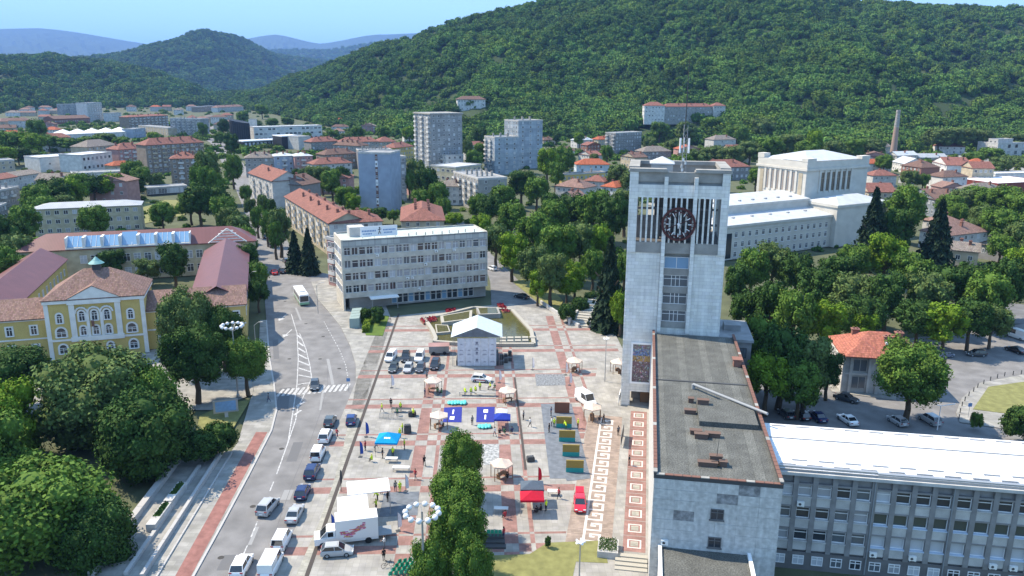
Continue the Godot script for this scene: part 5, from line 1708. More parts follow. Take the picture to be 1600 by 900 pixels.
	block(P2(-643.4, -1014.8), P2(-624.2, -1053.3), 14.0, 8.0, {"name": "long_house", "label": "long pink walled house with salmon roof at the far left edge", "wall": "beige_wall", "roof": "hip", "rmat": "tile_pale", "fl": 2, "sides": "f"})
	block(P2(-326.3, -499.9), P2(-317.5, -509.1), 14.0, 9.0, {"label": "tan flat roofed block cut by the left picture edge", "wall": "beige_wall", "fl": 3, "sides": "fr"})
	block(P2(-274.6, -415.1), P2(-271.8, -435.9), 12.0, 7.0, {"name": "house", "cat": "house", "label": "house with sunlit red roof near the left edge", "wall": "concrete_pale", "roof": "x", "rmat": "tile_red", "fl": 2, "sides": "fr", "rh": 2.2})
	block(P2(-273.6, -438.9), P2(-270.1, -455.4), 12.0, 7.0, {"name": "house", "cat": "house", "label": "house with sandy brown roof beside the red roof near the left edge", "wall": "concrete_pale", "roof": "x", "rmat": "tile_grey", "fl": 2, "sides": "fr", "rh": 2.0})
	block(P2(-240.1, -366.2), P2(-239.6, -385), 14.0, 8.0, {"label": "flat roofed grey block with roof clutter at the left edge", "wall": "concrete", "fl": 2, "sides": "fr", "chim": 6, "bal": "f"})
	block(P2(-203.1, -304.3), P2(-208.1, -324.4), 14.0, 9.0, {"label": "shaded grey block with white roof vents cut by the left edge", "wall": "grey_render", "fl": 3, "sides": "fr", "chim": 4})
	block(P2(-581.3, -1599.2), P2(-562.4, -1694.8), 14.0, 9.0, {"label": "pink walled block with dormered rosy roof below the hills", "wall": "white_wall", "roof": "hip", "rmat": "tile_pale", "fl": 3, "sides": "f", "chim": 5})
	block(P2(-672.4, -1669.7), P2(-653.1, -1674.1), 12.0, 9.0, {"label": "white gabled house at the foot of the far hill", "name": "house", "cat": "house", "wall": "white_wall", "roof": "hip", "rmat": "tile_pale", "fl": 3, "sides": "f"})
	block(P2(-621.2, -1598.6), P2(-617.8, -1693.3), 12.0, 10.0, {"label": "tan grey block between the white and the pink houses", "wall": "brown_wall", "fl": 3, "sides": "f", "chim": 3})
	block(P2(-1241.8, -2794.5), P2(-1203.6, -3012.1), 30.0, 18.0, {"name": "hospital", "label": "very distant blue grey slab building at the valley mouth", "wall": "panel_wall", "fl": 4, "nf": 12, "ww": 4.0, "wh": 2.4, "sides": "f", "style": ""})
	for k in 12:
		var r: Array = [[292, 184], [305, 189], [318, 183], [330, 187], [345, 181], [352, 190], [300, 196], [332, 196], [60, 176], [30, 172], [75, 172], [14, 182]][k]
		var p: Vector2 = [P2(-488.4, -1212.1), P2(-434.7, -1106), P2(-464.7, -1215.3), P2(-426.3, -1142.5), P2(-454.6, -1259.7), P2(-389.6, -1094.6), P2(-398.1, -1001.5), P2(-372.2, -1004.4), P2(-793.8, -1355.6), P2(-886.4, -1455.8), P2(-839.2, -1463.8), P2(-635.3, -1018)][k]
		var words: String = ["first", "second", "third", "fourth", "fifth", "sixth", "seventh", "eighth", "ninth", "tenth", "eleventh", "twelfth"][k]
		block(p, p + P2(13 + (k * 5) % 8, -1.5), 11, 6.0 + (k * 3) % 5, {"name": "house", "cat": "house", "label": "small distant house in the far left part of town, " + words + " counted along the far street", "group": "small distant houses", "wall": ["white_wall", "beige_wall", "concrete_pale"][k % 3], "roof": "hip", "rmat": ["tile_red", "tile_pale", "tile_grey", "tile_brown"][k % 4], "fl": 2, "sides": "f", "chim": 1})
	for k in 3:
		var p: Vector2 = [P2(-1184.2, -2000), P2(-1160, -2000), P2(-1140, -2000)][k]
		block(p, p + P2(20, 0), 12, 8, {"name": "hillside_house", "cat": "house", "y": [36.0, 30.0, 27.0][k], "label": ["topmost", "middle", "lowest"][k] + " of three pale houses on the far left hillside", "group": "houses on the left hillside", "wall": "white_wall", "roof": "hip", "rmat": "tile_red", "fl": 2, "sides": "f"})
	# black drum and white cultural centre
	var dr = thing("drum_building", "black clad drum with slanted top at the street end", "building", at(-271.1, -801.2))
	g = Geo.new()
	for k in 28:
		var a = TAU * k / 28; var b = TAU * (k + 1) / 28
		var ha = 20.5 - 1.8 * cos(a); var hb = 20.5 - 1.8 * cos(b)
		var ea = V(cos(a), 0, sin(a)) * 9.5; var eb = V(cos(b), 0, sin(b)) * 9.5
		g.quad(eb + V(0, -0.3, 0), ea + V(0, -0.3, 0), ea + V(0, ha, 0), eb + V(0, hb, 0))
		g.tri(V(0, 19.5, 0), eb + V(0, hb, 0), ea + V(0, ha, 0))
	part(dr, "wall", g.into(), M.black_clad)
	for k in 28:
		g = Geo.new()
		var a = TAU * k / 28
		g.box(V(9.45, 0, -0.12), V(9.7, 17.5, 0.12))
		part(dr, "fin", g.into(), M.steel_dark, Vector3.ZERO, -a)
	block(P2(-275.6, -843.3), P2(-269.2, -844.2), 12.0, 20.0, {"name": "white_slab", "label": "narrow white slab standing against the black drum", "wall": "white_wall", "fl": 1, "nf": 0, "sides": ""})
	block(P2(-260.1, -809.9), P2(-202, -854.8), 16.0, 14.0, {"name": "cultural_centre", "label": "long white modern building with ribbon windows behind the black drum", "wall": "white_wall", "fl": 3, "nf": 16, "ww": 3.0, "wh": 2.0, "sides": "f", "style": "v", "rmat": "white_sheet"})
	block(P2(-207.5, -722.7), P2(-195.2, -733), 20.0, 11.0, {"name": "glass_hall", "label": "black glass hall with white frame in front of the long white building", "wall": "black_clad", "fl": 1, "nf": 0, "sides": "", "rmat": "white_sheet", "pmat": "white_paint"})
	block(P2(-190.6, -715.5), P2(-182.2, -725.2), 18.0, 11.0, {"name": "concrete_hall", "label": "blank pale concrete cube beside the black glass hall", "wall": "concrete_pale", "fl": 1, "nf": 0, "sides": ""})
	block(P2(-243.5, -726.4), P2(-215.5, -754.4), 16.0, 6.0, {"name": "glass_hall", "label": "low glass fronted wing with thin white roof below the black drum", "wall": "black_clad", "fl": 1, "nf": 10, "ww": 2.2, "wh": 3.0, "sides": "f", "rmat": "white_sheet", "pmat": "white_paint"})
	# blocks right of the main street
	block(P2(-167.1, -499.6), P2(-149.9, -505.2), 12.0, 12.0, {"label": "grey roofed four storey block first along the tree lined street", "wall": "concrete", "roof": "hip", "rmat": "tile_grey", "fl": 4, "chim": 5, "sides": "fl"})
	block(P2(-150, -502.9), P2(-138.6, -508.3), 12.0, 13.0, {"label": "blue grey painted block with white metal roof", "wall": "blue_wall", "roof": "hip", "rmat": "silver_sheet", "rh": 1.8, "fl": 4, "chim": 3, "sides": "f", "bal": "f"})
	block(P2(-137.4, -503.8), P2(-127.4, -509.1), 12.0, 13.0, {"label": "pink painted block with white metal roof", "wall": "pink_wall", "roof": "hip", "rmat": "silver_sheet", "rh": 1.8, "fl": 4, "chim": 3, "sides": "fr", "bal": "f"})
	block(P2(-135.3, -407.7), P2(-113, -373.1), 15.0, 13.0, {"label": "narrow fronted block with red gable roof and dark blind end wall", "wall": "concrete_pale", "roof": "x", "rmat": "tile_red", "fl": 4, "chim": 3, "sides": "f", "nf": 7, "bal": "f"})
	block(P2(-115.5, -381.4), P2(-99.3, -374.7), 14.0, 11.0, {"label": "dark grey blind gable end of a brown roofed block", "wall": "grey_render", "roof": "z", "rmat": "tile_brown", "fl": 4, "nf": 0, "sides": "l", "chim": 4, "rh": 4.0})
	block(P2(-122.8, -492.5), P2(-101.8, -506.2), 12.0, 9.0, {"label": "low block with long rosy roof behind the dark courtyard trees", "wall": "concrete_pale", "roof": "hip", "rmat": "tile_red", "fl": 3, "chim": 4, "sides": "f"})
	block(P2(-128.9, -548.6), P2(-110.3, -565.5), 12.0, 10.0, {"label": "block with brown grey roof left of the blue slab", "wall": "brown_wall", "roof": "hip", "rmat": "tile_brown", "fl": 3, "chim": 4, "sides": "f"})
	block(P2(-167.6, -668), P2(-147.8, -685.1), 13.0, 10.0, {"label": "grey block with red roof beside the concrete cube", "wall": "grey_render", "roof": "hip", "rmat": "tile_red", "fl": 3, "chim": 5, "sides": "f"})
	block(P2(-144.7, -670.1), P2(-113.3, -680.4), 13.0, 10.0, {"label": "long block with rust red roof and many chimneys under the hill", "wall": "concrete", "roof": "hip", "rmat": "tile_red", "fl": 3, "chim": 7, "sides": "f"})
	block(P2(-114.6, -688.1), P2(-101.1, -697.2), 14.0, 9.0, {"name": "house", "cat": "house", "label": "square house with pyramid red roof left of the tall tower", "wall": "beige_wall", "roof": "hip", "rmat": "tile_red", "fl": 3, "sides": "f"})
	block(P2(-90.1, -613.2), P2(-78.4, -633.5), 12.0, 10.0, {"label": "yellow sided block with red roof at the tall tower's foot", "wall": "yellow_wall", "roof": "hip", "rmat": "tile_red", "fl": 3, "sides": "fr", "chim": 3})
	block(P2(-140.7, -628.1), P2(-118.6, -616.8), 13.0, 11.0, {"label": "block with brown chimneyed roof in the middle of the old town", "wall": "concrete", "roof": "hip", "rmat": "tile_brown", "fl": 3, "sides": "f", "chim": 8})
	block(P2(-106, -550.7), P2(-84.2, -557.9), 12.0, 13.0, {"label": "grey block with roof terrace clutter behind the blue slab", "wall": "grey_render", "fl": 4, "sides": "fr", "chim": 8, "bal": "f"})
	# blue slab with the red and white window strip
	var bs = block(P2(-70.6, -365.3), P2(-55.71, -362.9), 16.0, 27.0, {"name": "blue_slab_block", "label": "tall blue grey slab block with a red and white stair window strip", "wall": "blue_wall", "fl": 9, "nf": 0, "sides": "l", "ns": 4})
	for k in 9:
		g = Geo.new()
		g.box(V(-0.55, 0, 0), V(0.55, 2.7, 0.12))
		part(bs, "strip_panel", g.into(), [M.brick_cap, M.white_paint, M.brick_cap][k % 3], V(8.6, 1.0 + k * 2.85, 0))
		window(bs, V(8.6, 1.6 + k * 2.85, 0.125), 0.0, 0.8, 1.2, "v")
	block(P2(-61, -399.3), P2(-53.91, -403.4), 14.0, 22.0, {"label": "weathered grey stair tower joined to the blue slab", "wall": "panel_wall", "fl": 7, "sides": "fr", "nf": 3})
	# red roofed terraces towards the square
	block(P2(-95.7, -332.4), P2(-62.5, -267.4), 13.0, 11.5, {"label": "long beige apartment terrace with red tiled roof facing the main street", "wall": "beige_wall", "roof": "x", "rmat": "tile_red", "rh": 3.2, "fl": 4, "chim": 9, "sides": "f", "nf": 14, "bal": "f"})
	block(P2(-62.5, -267.4), P2(-45.36, -273.2), 13.0, 11.5, {"label": "red hip roofed end block of the terrace behind the office block", "wall": "white_wall", "roof": "hip", "rmat": "tile_red", "rh": 3.2, "fl": 4, "chim": 4, "sides": "f"})
	block(P2(-54.29, -228), P2(-51.05, -225.1), 12.0, 14.0, {"label": "narrow pink building wedged beside the office block", "wall": "pink_wall", "fl": 4, "sides": "f", "nf": 2, "bal": "f"})
	block(P2(-39.13, -276.4), P2(-24.19, -278.3), 32.0, 11.0, {"label": "beige block with broad red hip roof and brown chimneys behind the office block", "wall": "beige_wall", "roof": "hip", "rmat": "tile_red", "rh": 3.6, "fl": 4, "chim": 8, "sides": "fl", "ww": 1.2})
	# high rises
	var tb = block(P2(-52.9, -517.3), P2(-33.28, -529.7), 24.0, 39.0, {"name": "apartment_tower", "label": "tallest grey apartment tower with sunlit white left side", "wall": "panel_wall", "fl": 13, "nf": 6, "sides": "fl", "ns": 5, "bal": "l", "balmat": "white_wall", "ww": 1.3})
	g = Geo.new()
	g.box(V(-0.6, 38.6, -24.6), V(23.79, 39.3, 0.6))
	part(tb, "roof_slab", g.into(), M.concrete)
	block(P2(-11.84, -523.4), P2(4.02, -532), 15.0, 24.0, {"name": "apartment_tower", "label": "eight storey pale blue tower in front of a taller twin", "wall": "panel_blue", "fl": 8, "nf": 3, "sides": "fl", "ns": 4, "bal": "l", "balmat": "white_wall", "chim": 5})
	block(P2(3.71, -561.1), P2(20.96, -572.4), 18.0, 33.0, {"name": "apartment_tower", "label": "eleven storey pale blue tower rising behind its lower twin", "wall": "panel_blue", "fl": 11, "nf": 3, "sides": "fl", "ns": 5, "chim": 5})
	block(P2(-42.91, -515.2), P2(-32.14, -520.7), 16.0, 13.0, {"label": "white flat roofed block at the foot of the tallest tower", "wall": "white_wall", "fl": 4, "sides": "fl", "bal": "l", "chim": 4})
	block(P2(-34.22, -478.7), P2(-19.67, -499.1), 20.0, 9.0, {"name": "department_store", "label": "cream stepped commercial building with a dark window slit", "wall": "cream_wall", "fl": 2, "nf": 6, "sides": "fl", "ns": 5, "ww": 2.2, "rmat": "silver_sheet"})
	block(P2(-16.04, -368.9), P2(-2.74, -374.8), 34.0, 15.0, {"label": "five storey grey block with rows of shaded balconies along the side street", "wall": "concrete", "fl": 5, "nf": 2, "sides": "fl", "ns": 9, "bal": "l", "chim": 9, "rmat": "bitumen_grey", "ww": 1.2})
	# houses on the slope behind the towers
	var houses = [
		[P2(-52.13, -882.3), P2(-35.18, -896), 10, 6, "white_wall", "tile_red", "hip", "small white house with scarlet roof between two high rises"],
		[P2(37.91, -1032.2), P2(49.41, -1033.6), 9, 5, "white_wall", "tile_red", "hip", "tiny red roofed house just right of the blue towers"],
		[P2(56.82, -1034.5), P2(70.2, -1051.9), 9, 5, "beige_wall", "tile_brown", "z", "brown gabled cottage below the wooded slope"],
		[P2(73.1, -1136.7), P2(93.7, -1158.9), 10, 6, "concrete_pale", "tile_red", "hip", "cottage with pointed red roof highest on the slope"],
		[P2(90.3, -1015), P2(127.2, -1035.3), 12, 7, "grey_render", "tile_red", "hip", "wide grey house with long red roof under the trees"],
		[P2(30.2, -782.8), P2(41.92, -793), 9, 5, "beige_wall", "tile_brown", "hip", "brown roofed hut half hidden by round trees"],
		[P2(60.4, -756.1), P2(75.8, -766.3), 10, 7, "white_wall", "silver_sheet", "hip", "pale house with flat light roof among the slope houses"],
		[P2(65.5, -706.1), P2(77.7, -714.7), 9, 6, "brick", "tile_red", "z", "brick gabled house below the pale flat roofed one"],
		[P2(82.9, -781.9), P2(97.9, -792.5), 10, 6, "beige_wall", "tile_orange", "hip", "house with the brightest orange roof near the grey block"],
		[P2(50.74, -619.4), P2(59.07, -603.1), 10, 6, "concrete_pale", "tile_red", "z", "grey gable ended house with steep rosy roof"],
		[P2(41.82, -523.5), P2(63.8, -524.9), 12, 7, "sky_wall", "tile_orange", "hip", "pale blue house with wide orange roof in the middle of the houses"],
		[P2(29.67, -480.5), P2(57.71, -496.4), 6, 5, "yellow_wall", "tile_grey", "flat", "low yellow building in front of the pale blue house"],
		[P2(22.21, -411.3), P2(35.96, -401.6), 13, 7, "concrete_pale", "tile_pale", "hip", "large house with faded pink hip roof above the park trees"],
		[P2(39.56, -443.2), P2(50.37, -437.8), 10, 6, "concrete_pale", "tile_red", "hip", "red roofed extension beside the faded pink roof"],
		[P2(29.62, -385.2), P2(35.65, -390.1), 8, 5, "white_wall", "tile_pale", "x", "small white cabin with pink roof peeping over the park"],
		[P2(53.6, -412.9), P2(65, -427), 9, 6, "white_wall", "tile_orange", "hip", "orange roof partly hidden behind the clock tower"],
		[P2(98.1, -604.3), P2(120.8, -611.9), 13, 9, "grey_render", "tile_grey", "hip", "grey house with low grey roof just above the clock tower"],
		[P2(78.3, -581.5), P2(86.3, -566.5), 11, 8, "beige_wall", "tile_brown", "z", "tan gabled house in front of the grey apartment block"],
		[P2(120.8, -498.1), P2(150.8, -507.8), 15, 8, "grey_render", "tile_red", "hip", "broad red roofed house between the clock tower and the theatre"],
		[P2(165.9, -301.9), P2(175.1, -305.1), 10, 7, "concrete_pale", "tile_pale", "hip", "rear house of the pink roofed group right of the theatre"],
		[P2(157.5, -281.7), P2(177.2, -291.3), 12, 6, "concrete_pale", "tile_pale", "hip", "front house of the pink roofed group right of the theatre"],
		[P2(147.2, -261.2), P2(154.3, -257.2), 10, 5, "beige_wall", "tile_grey", "x", "sandy roofed house with three small chimneys"],
		[P2(163.2, -272.7), P2(168.6, -264), 10, 5, "grey_render", "tile_grey", "z", "dark gabled shed beside the sandy roofed house"],
		[P2(300.5, -573.4), P2(296.2, -545.5), 16, 6, "white_wall", "tile_red", "z", "white market building with red gable roof near the brick chimney"],
		[P2(259.2, -533), P2(264.3, -516.7), 15, 7, "brick", "tile_brown", "hip", "brown brick workshop right of the factory chimney"],
		[P2(271.2, -571.4), P2(270.9, -552.7), 14, 6, "white_wall", "silver_sheet", "x", "white shed at the base of the factory chimney"],
		[P2(297.2, -620.2), P2(316.6, -627.3), 10, 6, "concrete_pale", "silver_sheet", "x", "silver roofed shed directly behind the factory chimney"],
		[P2(318, -627.6), P2(340.9, -629.2), 10, 4, "concrete_pale", "grey_sheet", "x", "long low grey shed at the edge of the market"],
		[P2(176.9, -393.6), P2(190.6, -394.2), 14, 7, "beige_wall", "tile_red", "x", "long rosy roof just right of the theatre"],
		[P2(191.6, -386.7), P2(193, -360.3), 12, 8, "slate_wall", "tile_brown", "z", "slate grey gable end with one white window"],
		[P2(243.5, -487.5), P2(254.6, -491.6), 9, 4, "concrete_pale", "tile_grey", "hip", "small grey hut beside the market yard"],
	]
	for k in houses.size():
		var h: Array = houses[k]
		block(h[0], h[1], h[2], h[3], {"name": "house", "cat": "house", "label": h[7], "group": "houses on the slope and by the market", "wall": h[4], "rmat": h[5], "roof": h[6], "fl": maxi(1, int(h[3] / 3.0)), "sides": "fl", "chim": [2, 1, 3][k % 3]})
	block(P2(86.9, -683), P2(112.4, -704.1), 12.0, 18.0, {"label": "dark grey six storey block with balconies on its left side", "wall": "grey_render", "fl": 6, "sides": "fl", "bal": "l", "balmat": "concrete_pale", "parapet": 0.3})
	block(P2(134.3, -900.3), P2(172.8, -932), 12.0, 11.0, {"label": "three storey block with low red roof behind the dark grey block", "wall": "concrete", "roof": "hip", "rmat": "tile_red", "rh": 1.5, "fl": 3, "sides": "f"})
	var hb = V(142.1, 18.95, -880)
	block(P2(hb.x, hb.z), P2(hb.x + 22.0, hb.z), 14, 17, {"name": "sanatorium", "y": hb.y, "label": "white end pavilion of the long red roofed building on the hillside", "wall": "white_wall", "roof": "hip", "rmat": "tile_red", "fl": 4, "sides": "fl"})
	block(P2(hb.x + 22.0, hb.z - 2), P2(hb.x + 78.0, hb.z - 16), 12, 16, {"name": "sanatorium", "y": hb.y, "label": "long shaded wing with red roof on the hillside above the theatre", "wall": "concrete", "roof": "hip", "rmat": "tile_red", "fl": 4, "sides": "f", "chim": 6})
	block(P2(hb.x + 78.0, hb.z - 14), P2(hb.x + 92.0, hb.z - 17), 12, 17, {"name": "sanatorium", "y": hb.y, "label": "small right end pavilion of the hillside building, half hidden by trees", "wall": "concrete_pale", "roof": "hip", "rmat": "tile_red", "fl": 4, "sides": "f"})
	var vb = V(-68.3, 26.1, -1000)
	block(P2(vb.x, vb.z), P2(vb.x + 34.0, vb.z - 6), 14, 14, {"name": "hillside_villa", "cat": "house", "y": vb.y - 1.0, "label": "white villa with brown hip roof in the forest above the tallest tower", "wall": "white_wall", "roof": "hip", "rmat": "tile_brown", "fl": 3, "sides": "f", "over": 1.2})
	# more roofs of the old town, where the photograph packs them
	var more = [[-430.8, -657.1, -411.2, -661, 12.35, 6], [-976.1, -1538.6, -962.1, -1538.8, 12.99, 8.5], [-554.5, -866.4, -537.9, -873, 11.43, 8.5], [-498.7, -783.7, -481.8, -785.9, 10, 8.5], [-991.2, -1587.7, -971.4, -1583.5, 12.64, 9], [-852.8, -1361.9, -829.3, -1363.3, 12.86, 6], [-424.1, -685.3, -408.7, -683.8, 9.17, 6], [-830.6, -1365.5, -807.6, -1372, 9.71, 6], [-933.7, -1552.4, -919.6, -1550.6, 9.93, 8.5], [-478.7, -783.4, -459.1, -776.4, 12.94, 8.5], [-512.2, -851.1, -496.7, -852.6, 9.84, 8.5], [-852.3, -1454.8, -835.1, -1449, 9.46, 6], [-672, -1146.2, -654.5, -1141.8, 9.67, 9], [-961.5, -1644.8, -939.3, -1651.2, 11.44, 6], [-556.1, -952.2, -541.8, -955.4, 9.92, 8.5], [-517.1, -888.9, -502.1, -885.5, 10.62, 6], [-850.3, -1495.7, -837.6, -1496.3, 12.51, 6], [-229.9, -382.5, -213.4, -383, 10.4, 11.5], [-397.1, -677.1, -377.9, -687.4, 12.36, 11.5], [-205.4, -383.8, -185.6, -381.1, 10.29, 11.5], [-771.3, -1620, -755.1, -1624.3, 13, 9], [-728.3, -1629.1, -708.7, -1628.2, 10.92, 9], [-712.9, -1651.9, -697.4, -1655.3, 12.16, 8.5], [-611.5, -1462.6, -598.5, -1461.1, 10.57, 9], [-104, -427.7, -88.1, -426.8, 11.52, 8.5], [-196.7, -882.7, -184.7, -886.2, 10.4, 6.5], [-221.1, -983.6, -201, -986.4, 9.21, 6], [-235.1, -1092.7, -220.3, -1096.7, 9.76, 9], [-218.8, -1107.9, -203.4, -1107.5, 12.06, 6.5], [-177.7, -940.2, -159.3, -941.5, 12.43, 9], [-176.5, -1119.6, -163.8, -1117.3, 12.94, 6.5], [-149.8, -934.4, -134, -931.7, 12.89, 6.5], [-131.5, -931.3, -116.2, -928.1, 11.6, 9], [-107, -792.8, -94.6, -797.2, 9.4, 9], [-54.14, -420.5, -40.91, -426.1, 12.62, 8.5], [-36.75, -389.9, -23.64, -389.8, 9.55, 9], [-35.11, -624.5, -20.16, -631.9, 9.37, 11.5], [-51.98, -1083, -38.63, -1089.9, 12.86, 6.5], [34.88, -617.6, 47.46, -616.7, 9.82, 8.5], [123.2, -598.2, 141.1, -601, 10.16, 11.5], [156.2, -639, 169.8, -639.1, 9.6, 6.5], [176, -705.1, 197.8, -714.7, 12.86, 11.5], [162.7, -606.4, 181.6, -610.5, 9.61, 11.5], [197.8, -661.9, 211.1, -659.8, 9.09, 6], [265.3, -614.3, 287.2, -607.2, 11.98, 6], [240.8, -548.5, 258.9, -546.9, 10.28, 6.5], [213.9, -472.9, 228.7, -474.6, 10.58, 6.5], [322.4, -703.6, 333.3, -708.9, 9.99, 6.5], [377.2, -714.8, 399.5, -710.2, 12.5, 6.5], [228.3, -422, 241.4, -423.9, 9.02, 6], [242.4, -448.6, 259.1, -453.8, 11.06, 8.5], [320.6, -562.8, 332.4, -559.6, 10.74, 6], [271, -470.3, 283.4, -470.1, 12.6, 11.5], [225.4, -387.1, 244, -394.3, 10.23, 9]]
	for k in more.size():
		var h = more[k]
		block(P2(h[0], h[1]), P2(h[2], h[3]), h[4], h[5], {"name": "house", "cat": "house", "label": "small %s roofed house among the town roofs, %s from the left" % [["red", "rosy", "brown", "orange", "red", "grey"][k % 6], ordinal(k + 1)], "group": "small houses among the town roofs", "wall": ["white_wall", "concrete_pale", "beige_wall", "white_wall", "pink_wall"][k % 5], "roof": ["hip", "hip", "x", "hip", "z"][k % 5], "rmat": ["tile_red", "tile_pale", "tile_brown", "tile_orange", "tile_red", "tile_grey"][k % 6], "fl": 2 if h[5] < 8 else 3, "sides": "f", "nf": 4, "chim": k % 3})
	# industrial edge on the right
	var ch = thing("factory_chimney", "tall tapering brick factory chimney with pale upper section", "chimney", at(318.7, -672.4))
	g = Geo.new()
	g.lathe([P2(2.9, 0), P2(2.3, 14), P2(1.95, 25)], 16)
	part(ch, "shaft", g.into(), M.chimney_brick)
	g = Geo.new()
	g.lathe([P2(1.95, 25), P2(1.6, 37), P2(1.75, 37.3), P2(1.7, 39), P2(1.3, 39), P2(1.25, 36)], 16)
	part(ch, "top", g.into(), M.chimney_pale)
	block(P2(268.9, -440.4), P2(306.4, -454.3), 26.0, 6.0, {"name": "supermarket", "label": "flat white roofed store with dark red fascia at the right edge", "wall": "fascia_red", "fl": 1, "nf": 0, "sides": "", "rmat": "white_sheet", "pmat": "fascia_red", "parapet": 0.2})
	block(P2(308.2, -509), P2(349, -518.8), 10.0, 4.0, {"name": "store_shed", "label": "low white shed behind the red fascia store", "wall": "white_wall", "fl": 1, "nf": 0, "sides": "", "rmat": "white_sheet"})
	block(P2(413.9, -701.4), P2(417.6, -693.6), 20.0, 14.0, {"name": "ruin", "label": "left end of the roofless concrete ruin below the forest", "wall": "concrete_pale", "fl": 3, "nf": 2, "sides": "f", "frame": "concrete"})
	block(P2(415.9, -689.9), P2(473.1, -710.3), 20.0, 11.0, {"name": "ruin", "label": "overgrown concrete ruin with broken openings at the right edge", "wall": "concrete_pale", "fl": 2, "nf": 7, "ww": 3.2, "wh": 3.0, "sides": "f", "style": "", "frame": "concrete"})
	# market stalls: awnings and vans between the sheds
	var sg = Geo.new()
	sg.quad(V(-2.2, 2.3, 1.6), V(2.2, 2.3, 1.6), V(2.2, 2.9, -1.6), V(-2.2, 2.9, -1.6))
	sg.box(V(-2.0, 0.7, -0.5), V(2.0, 0.85, 0.9))
	for x in [-2.0, 2.0]:
		for z in [-1.4, 1.4]:
			sg.tube(V(x, 0, z), V(x, 2.5, z), 0.05, 0.05, 5)
	var sm = sg.into()
	var spots = [at(319.1, -588.7), at(341, -619), at(364.2, -652.5), at(333.7, -589.6), at(366.5, -641.6), at(390.8, -677.5), at(340.5, -590), at(361.6, -620.3), at(384.8, -653.9), at(391.1, -689.7), at(315.9, -562.1), at(300.3, -544.9), at(283.9, -528.6), at(261.5, -479.7), at(277.8, -499.9), at(291.4, -514.4), at(310.2, -537.7), at(333.9, -571.7), at(357.5, -600.4), at(242, -449.5), at(238.5, -433.5), at(257, -455.8), at(282.3, -543.9), at(262.9, -499.1)]
	for k in spots.size():
		var t = thing("market_stall", "market stall with %s awning, %s in the open market" % [["white", "blue grey", "cream", "pale grey"][k % 4], "stall %s of the cluster" % ["one", "two", "three", "four", "five", "six"][k / 4]], "market stall", spots[k], k * 0.7, "stalls in the open market")
		part(t, "awning", sm, [M.white_sheet, M.blue_wall, M.off_white, M.silver_sheet][k % 4])

func ordinal(n: int) -> String:
	var ones = ["", "first", "second", "third", "fourth", "fifth", "sixth", "seventh", "eighth", "ninth", "tenth", "eleventh", "twelfth", "thirteenth", "fourteenth", "fifteenth", "sixteenth", "seventeenth", "eighteenth", "nineteenth"]
	if n < 20: return ones[n]
	return (["", "", "twentieth", "thirtieth", "fortieth", "fiftieth", "sixtieth"][n / 10]) if n % 10 == 0 else ["", "", "twenty-", "thirty-", "forty-", "fifty-", "sixty-"][n / 10] + ones[n % 10]

func grove(called: String, list: Array, kinds: Array, step: int, where: String, group: String) -> void:
	list.sort_custom(func(a, b): return a[0] / -a[1] < b[0] / -b[1])   # from left to right as seen from the square
	for k in list.size():
		var e = list[k]
		var kind: String = kinds[(k * step) % kinds.size()]
		var word: String = {"mid green": "mid green", "mid dark": "dark green", "mid grey": "grey green", "mid bright": "light green"}[kind]
		tree(called, "%s leafy tree %s, %s from the left" % [word, where, ordinal(k + 1)], e[0], e[1], e[2], e[3], kind, group)

